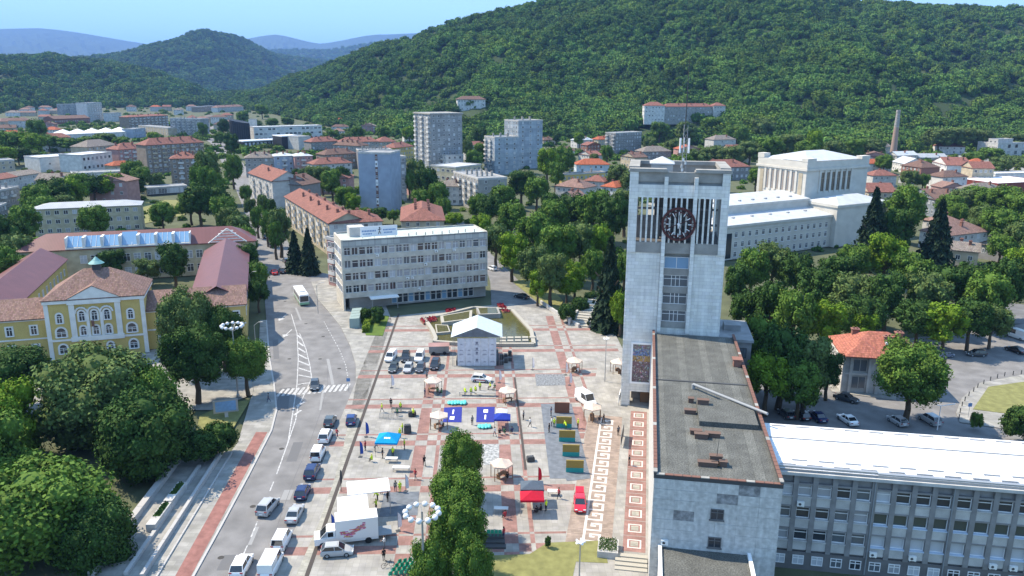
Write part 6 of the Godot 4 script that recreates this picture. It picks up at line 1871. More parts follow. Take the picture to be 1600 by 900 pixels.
func plants() -> void:
	var T = [   # name, label, [x, z, height, radius], kind, group
		["broadleaf_tree", "huge bright green tree filling the bottom left corner", [-59.36, -89.6, 12.78, 10.59], "near green", "river bank"],
		["broadleaf_tree", "large grey green tree in front of the yellow school facade", [-67.6, -121.7, 16.88, 11.25], "near grey", "river bank"],
		["broadleaf_tree", "dark tree filling the gap below the large grey green tree", [-55.51, -110.6, 14.19, 8.27], "near dark", "river bank"],
		["broadleaf_tree", "dark tree at the lower edge between the corner tree and the promenade", [-52.01, -88, 8.8, 5.92], "near dark", "river bank"],
		["broadleaf_tree", "lighter tree right of the large grey green tree", [-59.43, -121.3, 14.41, 5.93], "near green", "river bank"],
		["broadleaf_tree", "bright tree at the left edge below the school", [-79.4, -114.1, 13.77, 7.29], "near bright", "river bank"],
		["broadleaf_tree", "dark tree at the left edge next to the school's left wing", [-90.7, -134.2, 12.57, 7.63], "near dark", ""],
		["broadleaf_tree", "tree at the left edge above the corner tree", [-74.9, -102.2, 13.34, 7.87], "near green", "river bank"],
		["broadleaf_tree", "dense dark round tree beside the tall multi globe lamp", [-58.28, -137.7, 16.02, 6.79], "near dark", "trees along the school front"],
		["broadleaf_tree", "light green tree against the school's right wing", [-65.6, -152.7, 18.62, 6.25], "near grey", "trees along the school front"],
		["broadleaf_tree", "small tree right of the multi globe lamp by the road", [-50.24, -141.6, 12.21, 4.68], "near green", "trees along the school front"],
		["broadleaf_tree", "tree behind the multi globe lamp near the school corner", [-59.24, -154.7, 14.73, 5.31], "near dark", "trees along the school front"],
		["shrub", "round dark shrub at the upper end of the promenade", [-46.48, -116.3, 6.22, 3.34], "mid dark", "shrubs by the promenade"],
		["shrub", "spreading shrub below the advertising screen", [-49, -114.1, 5.37, 3.87], "mid dark", "shrubs by the promenade"],
		["broadleaf_tree", "tall narrow tree in the school courtyard", [-96.9, -221.3, 14.17, 4.81], "mid dark", "courtyard trees"],
		["broadleaf_tree", "low round tree behind the school's roof lantern", [-118.9, -229.9, 10.43, 4.71], "mid dark", "courtyard trees"],
		["broadleaf_tree", "pale bush like tree in the middle of the school courtyard", [-107, -226.3, 8.21, 4.77], "mid grey", "courtyard trees"],
		["broadleaf_tree", "tree standing in front of the cream dormitory", [-150.3, -281.9, 15.96, 6.55], "mid green", ""],
		["broadleaf_tree", "small tree on the dry yard right of the dormitory", [-138.9, -311.8, 12.24, 5.58], "mid green", ""],
		["broadleaf_tree", "twin trees of the plaza row, uppermost crown", [-7.02, -103.5, 10.22, 3.45], "near green", "row of trees on the square"],
		["broadleaf_tree", "second tree from the top of the row on the square", [-6.99, -93.4, 10.2, 4.09], "near green", "row of trees on the square"],
		["broadleaf_tree", "third tree from the top of the row on the square", [-6.27, -84, 11.12, 3.92], "near green", "row of trees on the square"],
		["broadleaf_tree", "lowest right tree of the row on the square", [-4.11, -74.8, 11.57, 2.67], "near green", "row of trees on the square"],
		["broadleaf_tree", "lowest left tree of the row on the square", [-8.52, -74.8, 11.4, 2.87], "near green", "row of trees on the square"],
		["broadleaf_tree", "big bright round tree in front of the grey villa", [70.1, -131, 15.74, 7.2], "near green", ""],
		["conifer_tree", "tall dark spruce left of the clock tower", [23.5, -185.1, 22.37, 4.89], "mid conifer", ""],
		["broadleaf_tree", "yellow green tree touching the clock tower's left side", [25.66, -180.1, 11.78, 3.08], "mid bright", ""],
		["broadleaf_tree", "bright round tree on a thin trunk above the stairway hedges", [17.17, -211.5, 11.57, 3.73], "mid bright", ""],
		["conifer_tree", "dark spruce left of the two by the theatre", [116.5, -253.4, 25.84, 6.43], "mid conifer", "spruces beside the theatre"],
		["conifer_tree", "dark spruce right of the two by the theatre", [135.8, -249.4, 22.8, 6.54], "mid conifer", "spruces beside the theatre"],
		["conifer_tree", "blue black spruce pair by the street corner, left tree", [-68.3, -243.8, 12.88, 3.56], "mid conifer", "spruces at the street corner"],
		["conifer_tree", "blue black spruce pair by the street corner, right tree", [-63.3, -241.3, 14.16, 3.51], "mid conifer", "spruces at the street corner"],
		["broadleaf_tree", "pale yellow green tree on the slope behind the theatre", [217.8, -582.5, 29.24, 7.56], "mid bright", ""],
		["shrub", "big round dark shrub in front of the office block", [-33.43, -189.2, 4.46, 2.27], "mid dark", "shrubs by the office block"],
		["shrub", "smaller round shrub behind the yellow hedge", [-36.58, -190.8, 3.67, 1.96], "mid dark", "shrubs by the office block"],
		["shrub", "lowest clipped dome shrub beside the park stairway", [13.87, -190.8, 5.33, 2.74], "mid dark", "clipped shrubs by the stairway"],
		["shrub", "middle clipped dome shrub beside the park stairway", [17.74, -198.9, 4.84, 2.85], "mid dark", "clipped shrubs by the stairway"],
		["shrub", "uppermost clipped dome shrub beside the park stairway", [21.81, -206.4, 4.64, 2.78], "mid dark", "clipped shrubs by the stairway"],
		["shrub", "dark bush at the bottom edge of the right hand lawn", [85.5, -123.4, 6.72, 3.25], "mid dark", ""],
		["shrub", "small upright bush beside the street lamp behind the white roof", [80.9, -127.9, 3.72, 1.31], "mid green", ""],
		["shrub", "tiny dark bush on the lawn below the red car", [4.84, -90.9, 1.67, 0.52], "mid dark", ""],
	]
	for e in T:
		var low = 6.0 if e[4] == "river bank" else 0.0   # rooted on the lower river bank
		tree(e[0], e[1], e[2][0], e[2][1], e[2][2] + low, e[2][3], e[3], "trees on the river bank" if low > 0 else e[4], -low)
	var street = [[-65.7, -198.2, 9.54, 3.32], [-71.4, -214.8, 10.42, 3.77], [-79.1, -230.9, 12.45, 4.45], [-86.7, -252.4, 13.26, 5.06], [-96.3, -275.6, 14.13, 5.52], [-93.6, -265, 11.02, 4.63], [-104.6, -289.3, 14.76, 5.3], [-114.7, -312.6, 15.83, 6], [-123, -327.1, 17.56, 7.14], [-127.4, -320.9, 18.79, 7.62], [-133.6, -326.7, 14.9, 6.64], [-148.8, -388.1, 27.92, 7.45], [-142.9, -364.1, 23.42, 6.38], [-137.6, -364.3, 19.97, 5.72], [-219.1, -623.8, 20.57, 8.03], [-155, -441.5, 20.41, 6.08], [-112.9, -338.7, 10.77, 3.21], [-97.4, -299.6, 13.3, 3.1], [-88.8, -283.8, 13.82, 3.18], [-78.9, -265.4, 17.58, 4.79], [-97.4, -316.1, 13.97, 3.25], [-107.4, -338.9, 12.42, 2.9], [-79.7, -262.3, 13.74, 2.71], [-126.2, -374.5, 12.12, 3.22]]
	grove("street_tree", street, ["mid green", "mid dark", "mid green", "mid grey"], 1, "lining the main street", "trees lining the main street")
	var park = [[-9.37, -322.1, 15.29, 6.07], [-11.39, -286.3, 13.04, 5.19], [-4.49, -351.3, 15.71, 7.18], [4.45, -386.1, 18.68, 8.19], [-0.11, -292.7, 16.4, 6.74], [11.21, -370.3, 17.38, 7.26], [-5.25, -251.8, 15.37, 5.84], [-0.01, -233, 15.7, 5.81], [7.33, -255, 18.05, 6.96], [14.81, -293.2, 16.9, 7.24], [22.27, -303.6, 17.93, 7.25], [30.26, -296.2, 20.88, 7.83], [35.85, -281.9, 20.88, 7.02], [43.87, -307, 20.08, 6.36], [13.56, -233.4, 18.61, 6.99], [5.83, -218.1, 15.18, 5.28], [10.39, -206.1, 15.49, 4.84], [21.03, -241.9, 18.21, 6.44], [27.07, -242, 17.22, 5.65], [6.93, -206, 10.27, 3.45], [14.88, -208.8, 8.79, 3.5], [16.24, -335.4, 13.7, 5.5], [-15.17, -334.2, 13.65, 4.66], [31.95, -218.7, 13.01, 3.69], [23.15, -222.1, 13.19, 4.28]]
	grove("park_tree", park, ["mid green", "mid dark", "mid green", "mid bright", "mid grey"], 3, "in the park left of the tower", "trees of the central park")
	var park2 = [[58.74, -199.8, 13.67, 4.36], [66.1, -212.7, 15.32, 5.75], [74.2, -219.8, 15.75, 6.36], [78.3, -212.9, 14.07, 5.67], [55.14, -178.2, 13.15, 5.04], [58.98, -173.6, 16.25, 5.43], [61.2, -164.8, 17.22, 5.38], [47.85, -145.9, 15.57, 4.63], [49.19, -136.4, 17.11, 5.67], [53.95, -136.5, 14.71, 5.09], [45.92, -133.5, 13.29, 4.92], [51.25, -132.1, 11.39, 4.69], [77.7, -194.4, 14.94, 6.13], [87.4, -206.6, 15.4, 6.54], [67.5, -165, 14.39, 5.59], [83.7, -189, 14.56, 6.58], [80.5, -174, 12.81, 5.33], [100.5, -227.8, 14.33, 5.98], [110, -228, 17.15, 6.91], [124.7, -253.6, 21.33, 6.75], [148.2, -297.5, 22.75, 8.16], [107.2, -207.1, 15.73, 6.2], [90.1, -183.9, 15.75, 6.01], [99.6, -184.1, 15.73, 6.31], [110, -195.1, 15.23, 6.34], [115.8, -195.2, 16.53, 6.23], [114.5, -184.4, 16.49, 6.34], [125.8, -195.5, 17.33, 5.99], [92, -172, 12.35, 5.74], [96.3, -168.9, 12, 5.89], [103.1, -170.8, 12.97, 5.53], [109, -172.3, 11.14, 4.79], [141.5, -214.4, 16.15, 6.37], [79.5, -171.7, 9.72, 3.99], [75.3, -173.9, 10.58, 4.48], [117.5, -192.5, 10.66, 5.63], [59.88, -141.2, 10.14, 3.04]]
	grove("park_tree", park2, ["mid dark", "mid green", "mid dark", "mid bright", "mid grey", "mid green", "mid dark"], 3, "in the park behind the town hall", "trees of the park behind the town hall")
	var rest = [[-156.2, -241.4, 18.97, 7.1], [-145.9, -229.2, 15.66, 6.27], [-137.8, -207.8, 15.72, 6.19], [-174.6, -281.1, 15.43, 6.77], [-202.1, -335.3, 17.08, 7.34], [-201, -347.2, 17.65, 8.5], [-187.1, -312.9, 15.27, 7.44], [-197.7, -352.7, 17.91, 7.58], [-206.1, -377.3, 16.37, 7.7], [-201.6, -381.6, 15.95, 7.37], [-195.1, -386.1, 16.13, 8.1], [-186.3, -327.9, 13.31, 6.15], [-142.3, -221.7, 9.68, 6.52], [-215.2, -449.8, 16.48, 7.29], [-200.5, -428.5, 15.07, 6.53], [-189.7, -399.6, 13.48, 7.2], [-192.7, -428.9, 11, 4.97], [-444.2, -752.3, 25.74, 10.59], [-361.9, -603.5, 21.29, 11.39], [-376.7, -602.5, 23.6, 14.37], [-387.3, -670.8, 15.75, 9.4], [-373.5, -671.8, 12.63, 11.19], [-361.9, -685.7, 13.96, 12.54], [-362, -713.4, 14.5, 12.94], [-341.8, -700.9, 12.07, 8.83], [-348.6, -547.8, 15.54, 10.51], [-349.5, -565.4, 13.36, 10.76], [-346, -574.9, 10.87, 8.15], [-340.2, -761.1, 13.08, 6.74], [-320.5, -834, 18.17, 6.5], [-313.9, -875.4, 20.4, 7.51], [-272.9, -750.7, 13.5, 7.1], [-110.5, -432.8, 14.57, 6.54], [-100, -418, 16.77, 6.29], [-116.3, -432.5, 13.18, 5.46], [-90.4, -397.2, 16.94, 6.97], [-75.8, -357.5, 13.64, 5.67], [-70.6, -348.8, 11.37, 4.36], [-93.2, -433.6, 14.6, 5.41], [-55.83, -332.7, 7.64, 4.14], [-49.97, -329.8, 7.31, 3.28], [-62.6, -335.7, 7.16, 3.63], [-23.81, -321.6, 7.41, 4.49], [-50.13, -410.5, 21.07, 6.74], [-40.75, -378.1, 21.02, 6.82], [-32.21, -341.7, 18.06, 5.61], [-39.15, -341.5, 15.3, 5.62], [-29.57, -333.7, 12.28, 4.11], [-52.85, -405.7, 16.32, 4.33], [-134.1, -560.9, 11.55, 5.14], [-25.29, -515.1, 17.59, 7.12], [-21.39, -542.4, 20.59, 6.6], [-35.05, -615, 17.92, 5.49], [20.34, -467.5, 23.06, 7.61], [31.35, -493.6, 21.94, 8.03], [23.78, -439.2, 17.58, 6.08], [58.39, -440.8, 15.88, 7.96], [61.9, -415.6, 16.02, 6.84], [69.6, -591.9, 15.89, 5.31], [61.7, -747, 15.2, 6.67], [42.42, -776.8, 13.97, 5.66], [40.69, -571.6, 11.77, 5.11], [58.2, -572.7, 10.89, 4.2], [68.9, -428.2, 14.78, 6.35], [98.4, -471.5, 20.25, 9.78], [115.3, -504.9, 20.02, 10.51], [143, -577.9, 16.87, 10.61], [95.1, -429.4, 14.81, 7.87], [150.1, -552.4, 18.76, 11.6], [171.3, -579.6, 20.09, 12.24], [185.5, -580.5, 22.83, 13.82], [209.5, -610.6, 23.95, 13.07], [214.9, -582.3, 21.07, 12.57], [236.8, -592.9, 20.51, 11.37], [255.5, -603.6, 20.86, 11.67], [284.1, -636.1, 19.95, 12.4], [136, -444.5, 14.92, 5.67], [117.8, -443.6, 12.44, 4.85], [129.1, -636.6, 17.52, 10.52], [118.5, -695.4, 15.27, 7.42], [189.2, -341.7, 13.83, 7.01], [204.4, -359.3, 13.91, 7.41], [215.6, -368.9, 14.54, 7.65], [212.7, -350.9, 15, 8.35], [216.3, -342.7, 17.13, 9.24], [203.9, -312.4, 17.73, 7.61], [183.5, -326, 12.71, 5.5], [181.1, -292.4, 15.04, 7.88], [186.1, -311.8, 13.2, 5.93], [166.4, -254.8, 16.79, 6.25], [174.8, -298.3, 10.25, 4.24], [159.9, -254.6, 12.63, 5.43], [224.1, -448.7, 13.59, 6.11], [231.6, -449.1, 11.46, 4.51], [251.9, -542.2, 13.71, 7.27], [339.6, -590, 12.07, 9.92], [363.3, -610.5, 14.38, 11.5], [350, -564.1, 12.44, 11.82], [351.1, -547.8, 12.1, 10.54], [325.7, -534.7, 13.09, 9.13], [396.5, -715.9, 24.54, 16.54], [416.7, -717.4, 22.36, 13.41], [378.1, -714.6, 24.5, 16.34], [452.7, -720, 19.64, 17.19], [-309, -970.5, 15.06, 9.05], [-314.7, -1055.2, 13.08, 9.78], [-294.5, -1057.6, 14.74, 10.64], [-371.6, -1113.8, 20.65, 10.43], [-406.1, -1312.9, 24.25, 13.31], [-181.1, -809.1, 13.89, 8.71], [-155.8, -811.3, 16.45, 8.68], [-127.6, -796.1, 17.39, 8.47], [-100.4, -781.3, 18.3, 8.28], [-197.8, -773.1, 12.09, 5.81], [-161.5, -776.2, 12.14, 6.41], [-17.13, -685.5, 18.81, 9.43], [-29.4, -718.1, 21.9, 8.72], [42.26, -909.8, 19.79, 9.57], [111.4, -1015.5, 20.45, 10.73], [144.1, -1019, 23.66, 11.64], [149, -819.9, 22.97, 12.13], [206.8, -843.3, 27.5, 14.04], [171.8, -804.3, 23.79, 11.97], [210.7, -758.9, 24.83, 14.01], [245.4, -793.6, 28.37, 14.77]]
	var zones = [[], [], []]
	for e in rest:
		zones[0 if e[0] < -0.16 * -e[1] else (1 if e[0] < 0.11 * -e[1] else 2)].append(e)
	for k in 3:
		grove("town_tree", zones[k], ["mid green", "mid dark", "mid green", "mid grey", "mid bright", "mid green"], 7 - k * 2, ["among the roofs left of the street", "between the high rises and houses", "on the slope right of the tower"][k], ["trees left of the main street", "trees in the middle of town", "trees on the right hand slope"][k])
	# clipped yellow green hedge by the office block
	var hd = thing("hedge", "bright yellow green clipped hedge on the small lawn", "hedge", at(-35.46, -185.4), 0.12)
	var g = Geo.new()
	for i in 500:
		var p = V(rng.randf_range(-0.8, 0.8), rng.randf_range(0.1, 1.2), rng.randf_range(-4.0, 4.0))
		match i % 3:
			0: p.y = 1.2
			1: p.z = 4.0 * signf(p.z)
			2: p.x = 0.8 * signf(p.x)
		var n = V(rng.randfn(), rng.randfn() + 0.4, rng.randfn()).normalized()
		var x = n.cross(V(0.3, 0.8, 0.5)).normalized() * 0.22
		var y = n.cross(x).normalized() * 0.22
		g.quad(p - x, p - y, p + x, p + y)
	g.box(V(-0.75, 0, -3.95), V(0.75, 1.15, 3.95))
	part(hd, "leaves", g.into(), M.hedge)
	# town greenery too small to count
	var mm = MultiMesh.new()
	mm.transform_format = MultiMesh.TRANSFORM_3D
	mm.use_colors = true
	mm.mesh = crown_mesh(77, 8, 40, 0.3, 0.7)
	var xs = []
	for i in 3600:
		var z = -rng.randf_range(260.0, 1150.0) if i < 2600 else -rng.randf_range(620.0, 1900.0)
		var x = rng.randf_range(-0.72, 0.72) * -z
		if z > -420.0 and absf(x + 0.26 * -z) < 40.0: continue
		xs.append(V(x, 0.3, z))
	mm.instance_count = xs.size()
	for i in xs.size():
		var k = rng.randf_range(0.9, 2.4) * (1.0 if xs[i].z > -620.0 else 2.4)
		mm.set_instance_transform(i, Transform3D(Basis(Vector3.UP, rng.randf() * TAU).scaled(V(k * 1.3, k, k * 1.3)), xs[i]))
		var v = rng.randf_range(0.8, 1.4)
		mm.set_instance_color(i, Color(v * rng.randf_range(0.9, 1.3), v, v * 0.8))
	var o = MultiMeshInstance3D.new()
	o.multimesh = mm
	o.name = "undergrowth"
	o.material_override = M.forest_leaf
	add_child(o)
	o.set_meta("kind", "stuff")
	o.set_meta("label", "low bushes and garden greenery scattered between the houses")
	o.set_meta("category", "bushes")

# ---------- vehicles ----------
# local axes: -z is forward, origin on the ground under the middle
func car_parts(kind: String) -> Dictionary:
	if cache.has("car_" + kind):
		return cache["car_" + kind]
	# length, width, belt height, roof height, then z of: windscreen foot, windscreen top, rear top, rear foot (front is negative)
	var d: Array = {"hatch": [4.1, 1.76, 0.95, 1.5, -1.0, -0.25, 1.45, 1.95], "sedan": [4.6, 1.8, 0.93, 1.44, -0.95, -0.2, 1.0, 1.65], "suv": [4.6, 1.86, 1.08, 1.7, -1.15, -0.45, 1.75, 2.2], "van": [5.3, 1.98, 1.15, 2.25, -1.75, -1.1, 2.5, 2.6], "compact_van": [4.5, 1.84, 1.1, 1.86, -1.35, -0.7, 2.05, 2.2]}[kind]
	var L: float = d[0] / 2
	var w: float = d[1] / 2
	var belt: float = d[2]
	var roof: float = d[3]
	var hood = belt - 0.12
	var st = [   # z, half width, bottom, top of the lower body
		[-L, w * 0.8, 0.38, 0.62], [-L + 0.1, w * 0.92, 0.28, hood - 0.2], [-L + 0.45, w * 0.98, 0.24, hood - 0.04], [d[4], w, 0.24, belt], [0.3, w, 0.24, belt + 0.02], [minf(d[7], L - 0.35), w * 0.99, 0.26, belt + 0.03], [L - 0.08, w * 0.95, 0.3, belt - 0.02], [L, w * 0.86, 0.42, belt - 0.22]]
	var g = Geo.new()
	for i in st.size() - 1:
		var a: Array = st[i]; var b: Array = st[i + 1]
		for s in [-1.0, 1.0]:
			var p = [V(s * a[1] * 0.94, a[2], a[0]), V(s * a[1], (a[2] + a[3]) * 0.5, a[0]), V(s * a[1] * 0.95, a[3] - 0.06, a[0]), V(s * a[1] * 0.86, a[3], a[0])]
			var q = [V(s * b[1] * 0.94, b[2], b[0]), V(s * b[1], (b[2] + b[3]) * 0.5, b[0]), V(s * b[1] * 0.95, b[3] - 0.06, b[0]), V(s * b[1] * 0.86, b[3], b[0])]
			for k in 3:
				if s > 0: g.quad(q[k], p[k], p[k + 1], q[k + 1])
				else: g.quad(p[k], q[k], q[k + 1], p[k + 1])
		g.quad(V(-a[1] * 0.86, a[3], a[0]), V(-b[1] * 0.86, b[3], b[0]), V(b[1] * 0.86, b[3], b[0]), V(a[1] * 0.86, a[3], a[0]))
		g.quad(V(a[1] * 0.94, a[2], a[0]), V(b[1] * 0.94, b[2], b[0]), V(-b[1] * 0.94, b[2], b[0]), V(-a[1] * 0.94, a[2], a[0]))
	for e in [[st[0], -1.0], [st[st.size() - 1], 1.0]]:
		var a: Array = e[0]
		var f = [V(-a[1] * 0.94, a[2], a[0]), V(a[1] * 0.94, a[2], a[0]), V(a[1] * 0.86, a[3], a[0]), V(-a[1] * 0.86, a[3], a[0])]
		if e[1] > 0: g.quad(f[0], f[1], f[2], f[3])
		else: g.quad(f[1], f[0], f[3], f[2])
	# roof panel and pillars
	var wr = w * (0.74 if kind != "van" else 0.88)
	var wb = w * 0.86
	var r0 = V(0, roof, d[5]); var r1 = V(0, roof, d[6])
	g.box(V(-wr, roof - 0.05, d[5]), V(wr, roof, d[6]))
	g.quad(V(-wr * 0.8, roof + 0.03, d[6] - 0.15), V(wr * 0.8, roof + 0.03, d[6] - 0.15), V(wr * 0.8, roof + 0.03, d[5] + 0.15), V(-wr * 0.8, roof + 0.03, d[5] + 0.15))
	var solid = kind == "van" or kind == "compact_van"
	for s in [-1.0, 1.0]:
		for p in [[d[4] + 0.02, d[5] + 0.02], [0.25, 0.3], [minf(d[7], L - 0.1) - 0.02, d[6] - 0.03]]:
			g.tube(V(s * wb, belt, p[0]), V(s * wr, roof - 0.02, p[1]), 0.05, 0.045, 5)
		if solid:   # blind cargo sides
			var f = [V(s * (wb + 0.02), belt - 0.02, 0.2), V(s * (wb + 0.02), belt - 0.02, minf(d[7], L - 0.1)), V(s * (wr + 0.02), roof - 0.02, d[6]), V(s * (wr + 0.02), roof - 0.02, 0.25)]
			if s > 0: g.quad(f[1], f[0], f[3], f[2])
			else: g.quad(f[0], f[1], f[2], f[3])
	if kind == "van":
		g.quad(V(-wb, belt, L - 0.1), V(wb, belt, L - 0.1), V(wr, roof - 0.02, d[6] + 0.03), V(-wr, roof - 0.02, d[6] + 0.03))
	for s in [-1.0, 1.0]:
		g.cbox(V(s * (w + 0.06), belt + 0.02, d[4] + 0.25), V(0.16, 0.13, 0.1))
	var body = g.into()
	g = Geo.new()   # glasshouse
	var zf: float = d[4]; var zr: float = minf(d[7], L - 0.1)
	var b0 = [V(-wb, belt - 0.02, zf), V(wb, belt - 0.02, zf), V(wb, belt - 0.02, zr), V(-wb, belt - 0.02, zr)]
	var t0 = [V(-wr, roof - 0.05, d[5]), V(wr, roof - 0.05, d[5]), V(wr, roof - 0.05, d[6]), V(-wr, roof - 0.05, d[6])]
	g.quad(b0[1], b0[0], t0[0], t0[1]); g.quad(b0[2], b0[1], t0[1], t0[2]); g.quad(b0[3], b0[2], t0[2], t0[3]); g.quad(b0[0], b0[3], t0[3], t0[0])
	var glass = g.into()
	g = Geo.new()
	g.tube(V(-0.1, 0, 0), V(0.1, 0, 0), 0.33, 0.33, 14)
	var tyre = g.into()
	g = Geo.new()
	g.tube(V(-0.105, 0, 0), V(0.105, 0, 0), 0.2, 0.2, 10)
	var rim = g.into()
	g = Geo.new()
	g.box(V(-0.17, -0.07, -0.05), V(0.17, 0.07, 0.05))
	var lamp = g.into()
	g = Geo.new()
	g.box(V(-0.26, -0.06, -0.015), V(0.26, 0.06, 0.015))
	cache["car_" + kind] = {"body": body, "glass": glass, "tyre": tyre, "rim": rim, "lamp": lamp, "plate": g.into(), "L": L, "w": w, "belt": belt}
	return cache["car_" + kind]

func paint(c: Color) -> StandardMaterial3D:
	var key = "paint_%s" % c.to_html()
	if not M.has(key):
		var m = mat(key, c, 0.35)
		m.clearcoat_enabled = true
		m.clearcoat = 0.8
		m.clearcoat_roughness = 0.08
	return M[key]

func car(kind: String, colour: Color, label: String, at: Vector3, turn: float, group := "", called := "parked_car") -> Node3D:
	var p = car_parts(kind)
	var t = thing(called, label, "car" if not kind.contains("van") else "van", at, turn, group)
	part(t, "body", p.body, paint(colour))
	part(t, "window_glass", p.glass, M.car_glass)
	for z in [-p.L + 0.85, p.L - 0.85]:
		for s in [-1.0, 1.0]:
			var wheel = part(t, "wheel", p.tyre, M.rubber, V(s * (p.w - 0.1), 0.33, z))
			part(wheel, "rim", p.rim, M.galvanised)
	for s in [-1.0, 1.0]:
		part(t, "headlight", p.lamp, M.white_paint, V(s * (p.w - 0.3), 0.66, -p.L + 0.07)); part(t, "tail_light", p.lamp, M.lamp_red, V(s * (p.w - 0.27), p.belt - 0.12, p.L - 0.05))
	part(t, "number_plate", p.plate, M.white_paint, V(0, 0.5, -p.L - 0.01)); part(t, "number_plate", p.plate, M.white_paint, V(0, 0.62, p.L + 0.01))
	return t

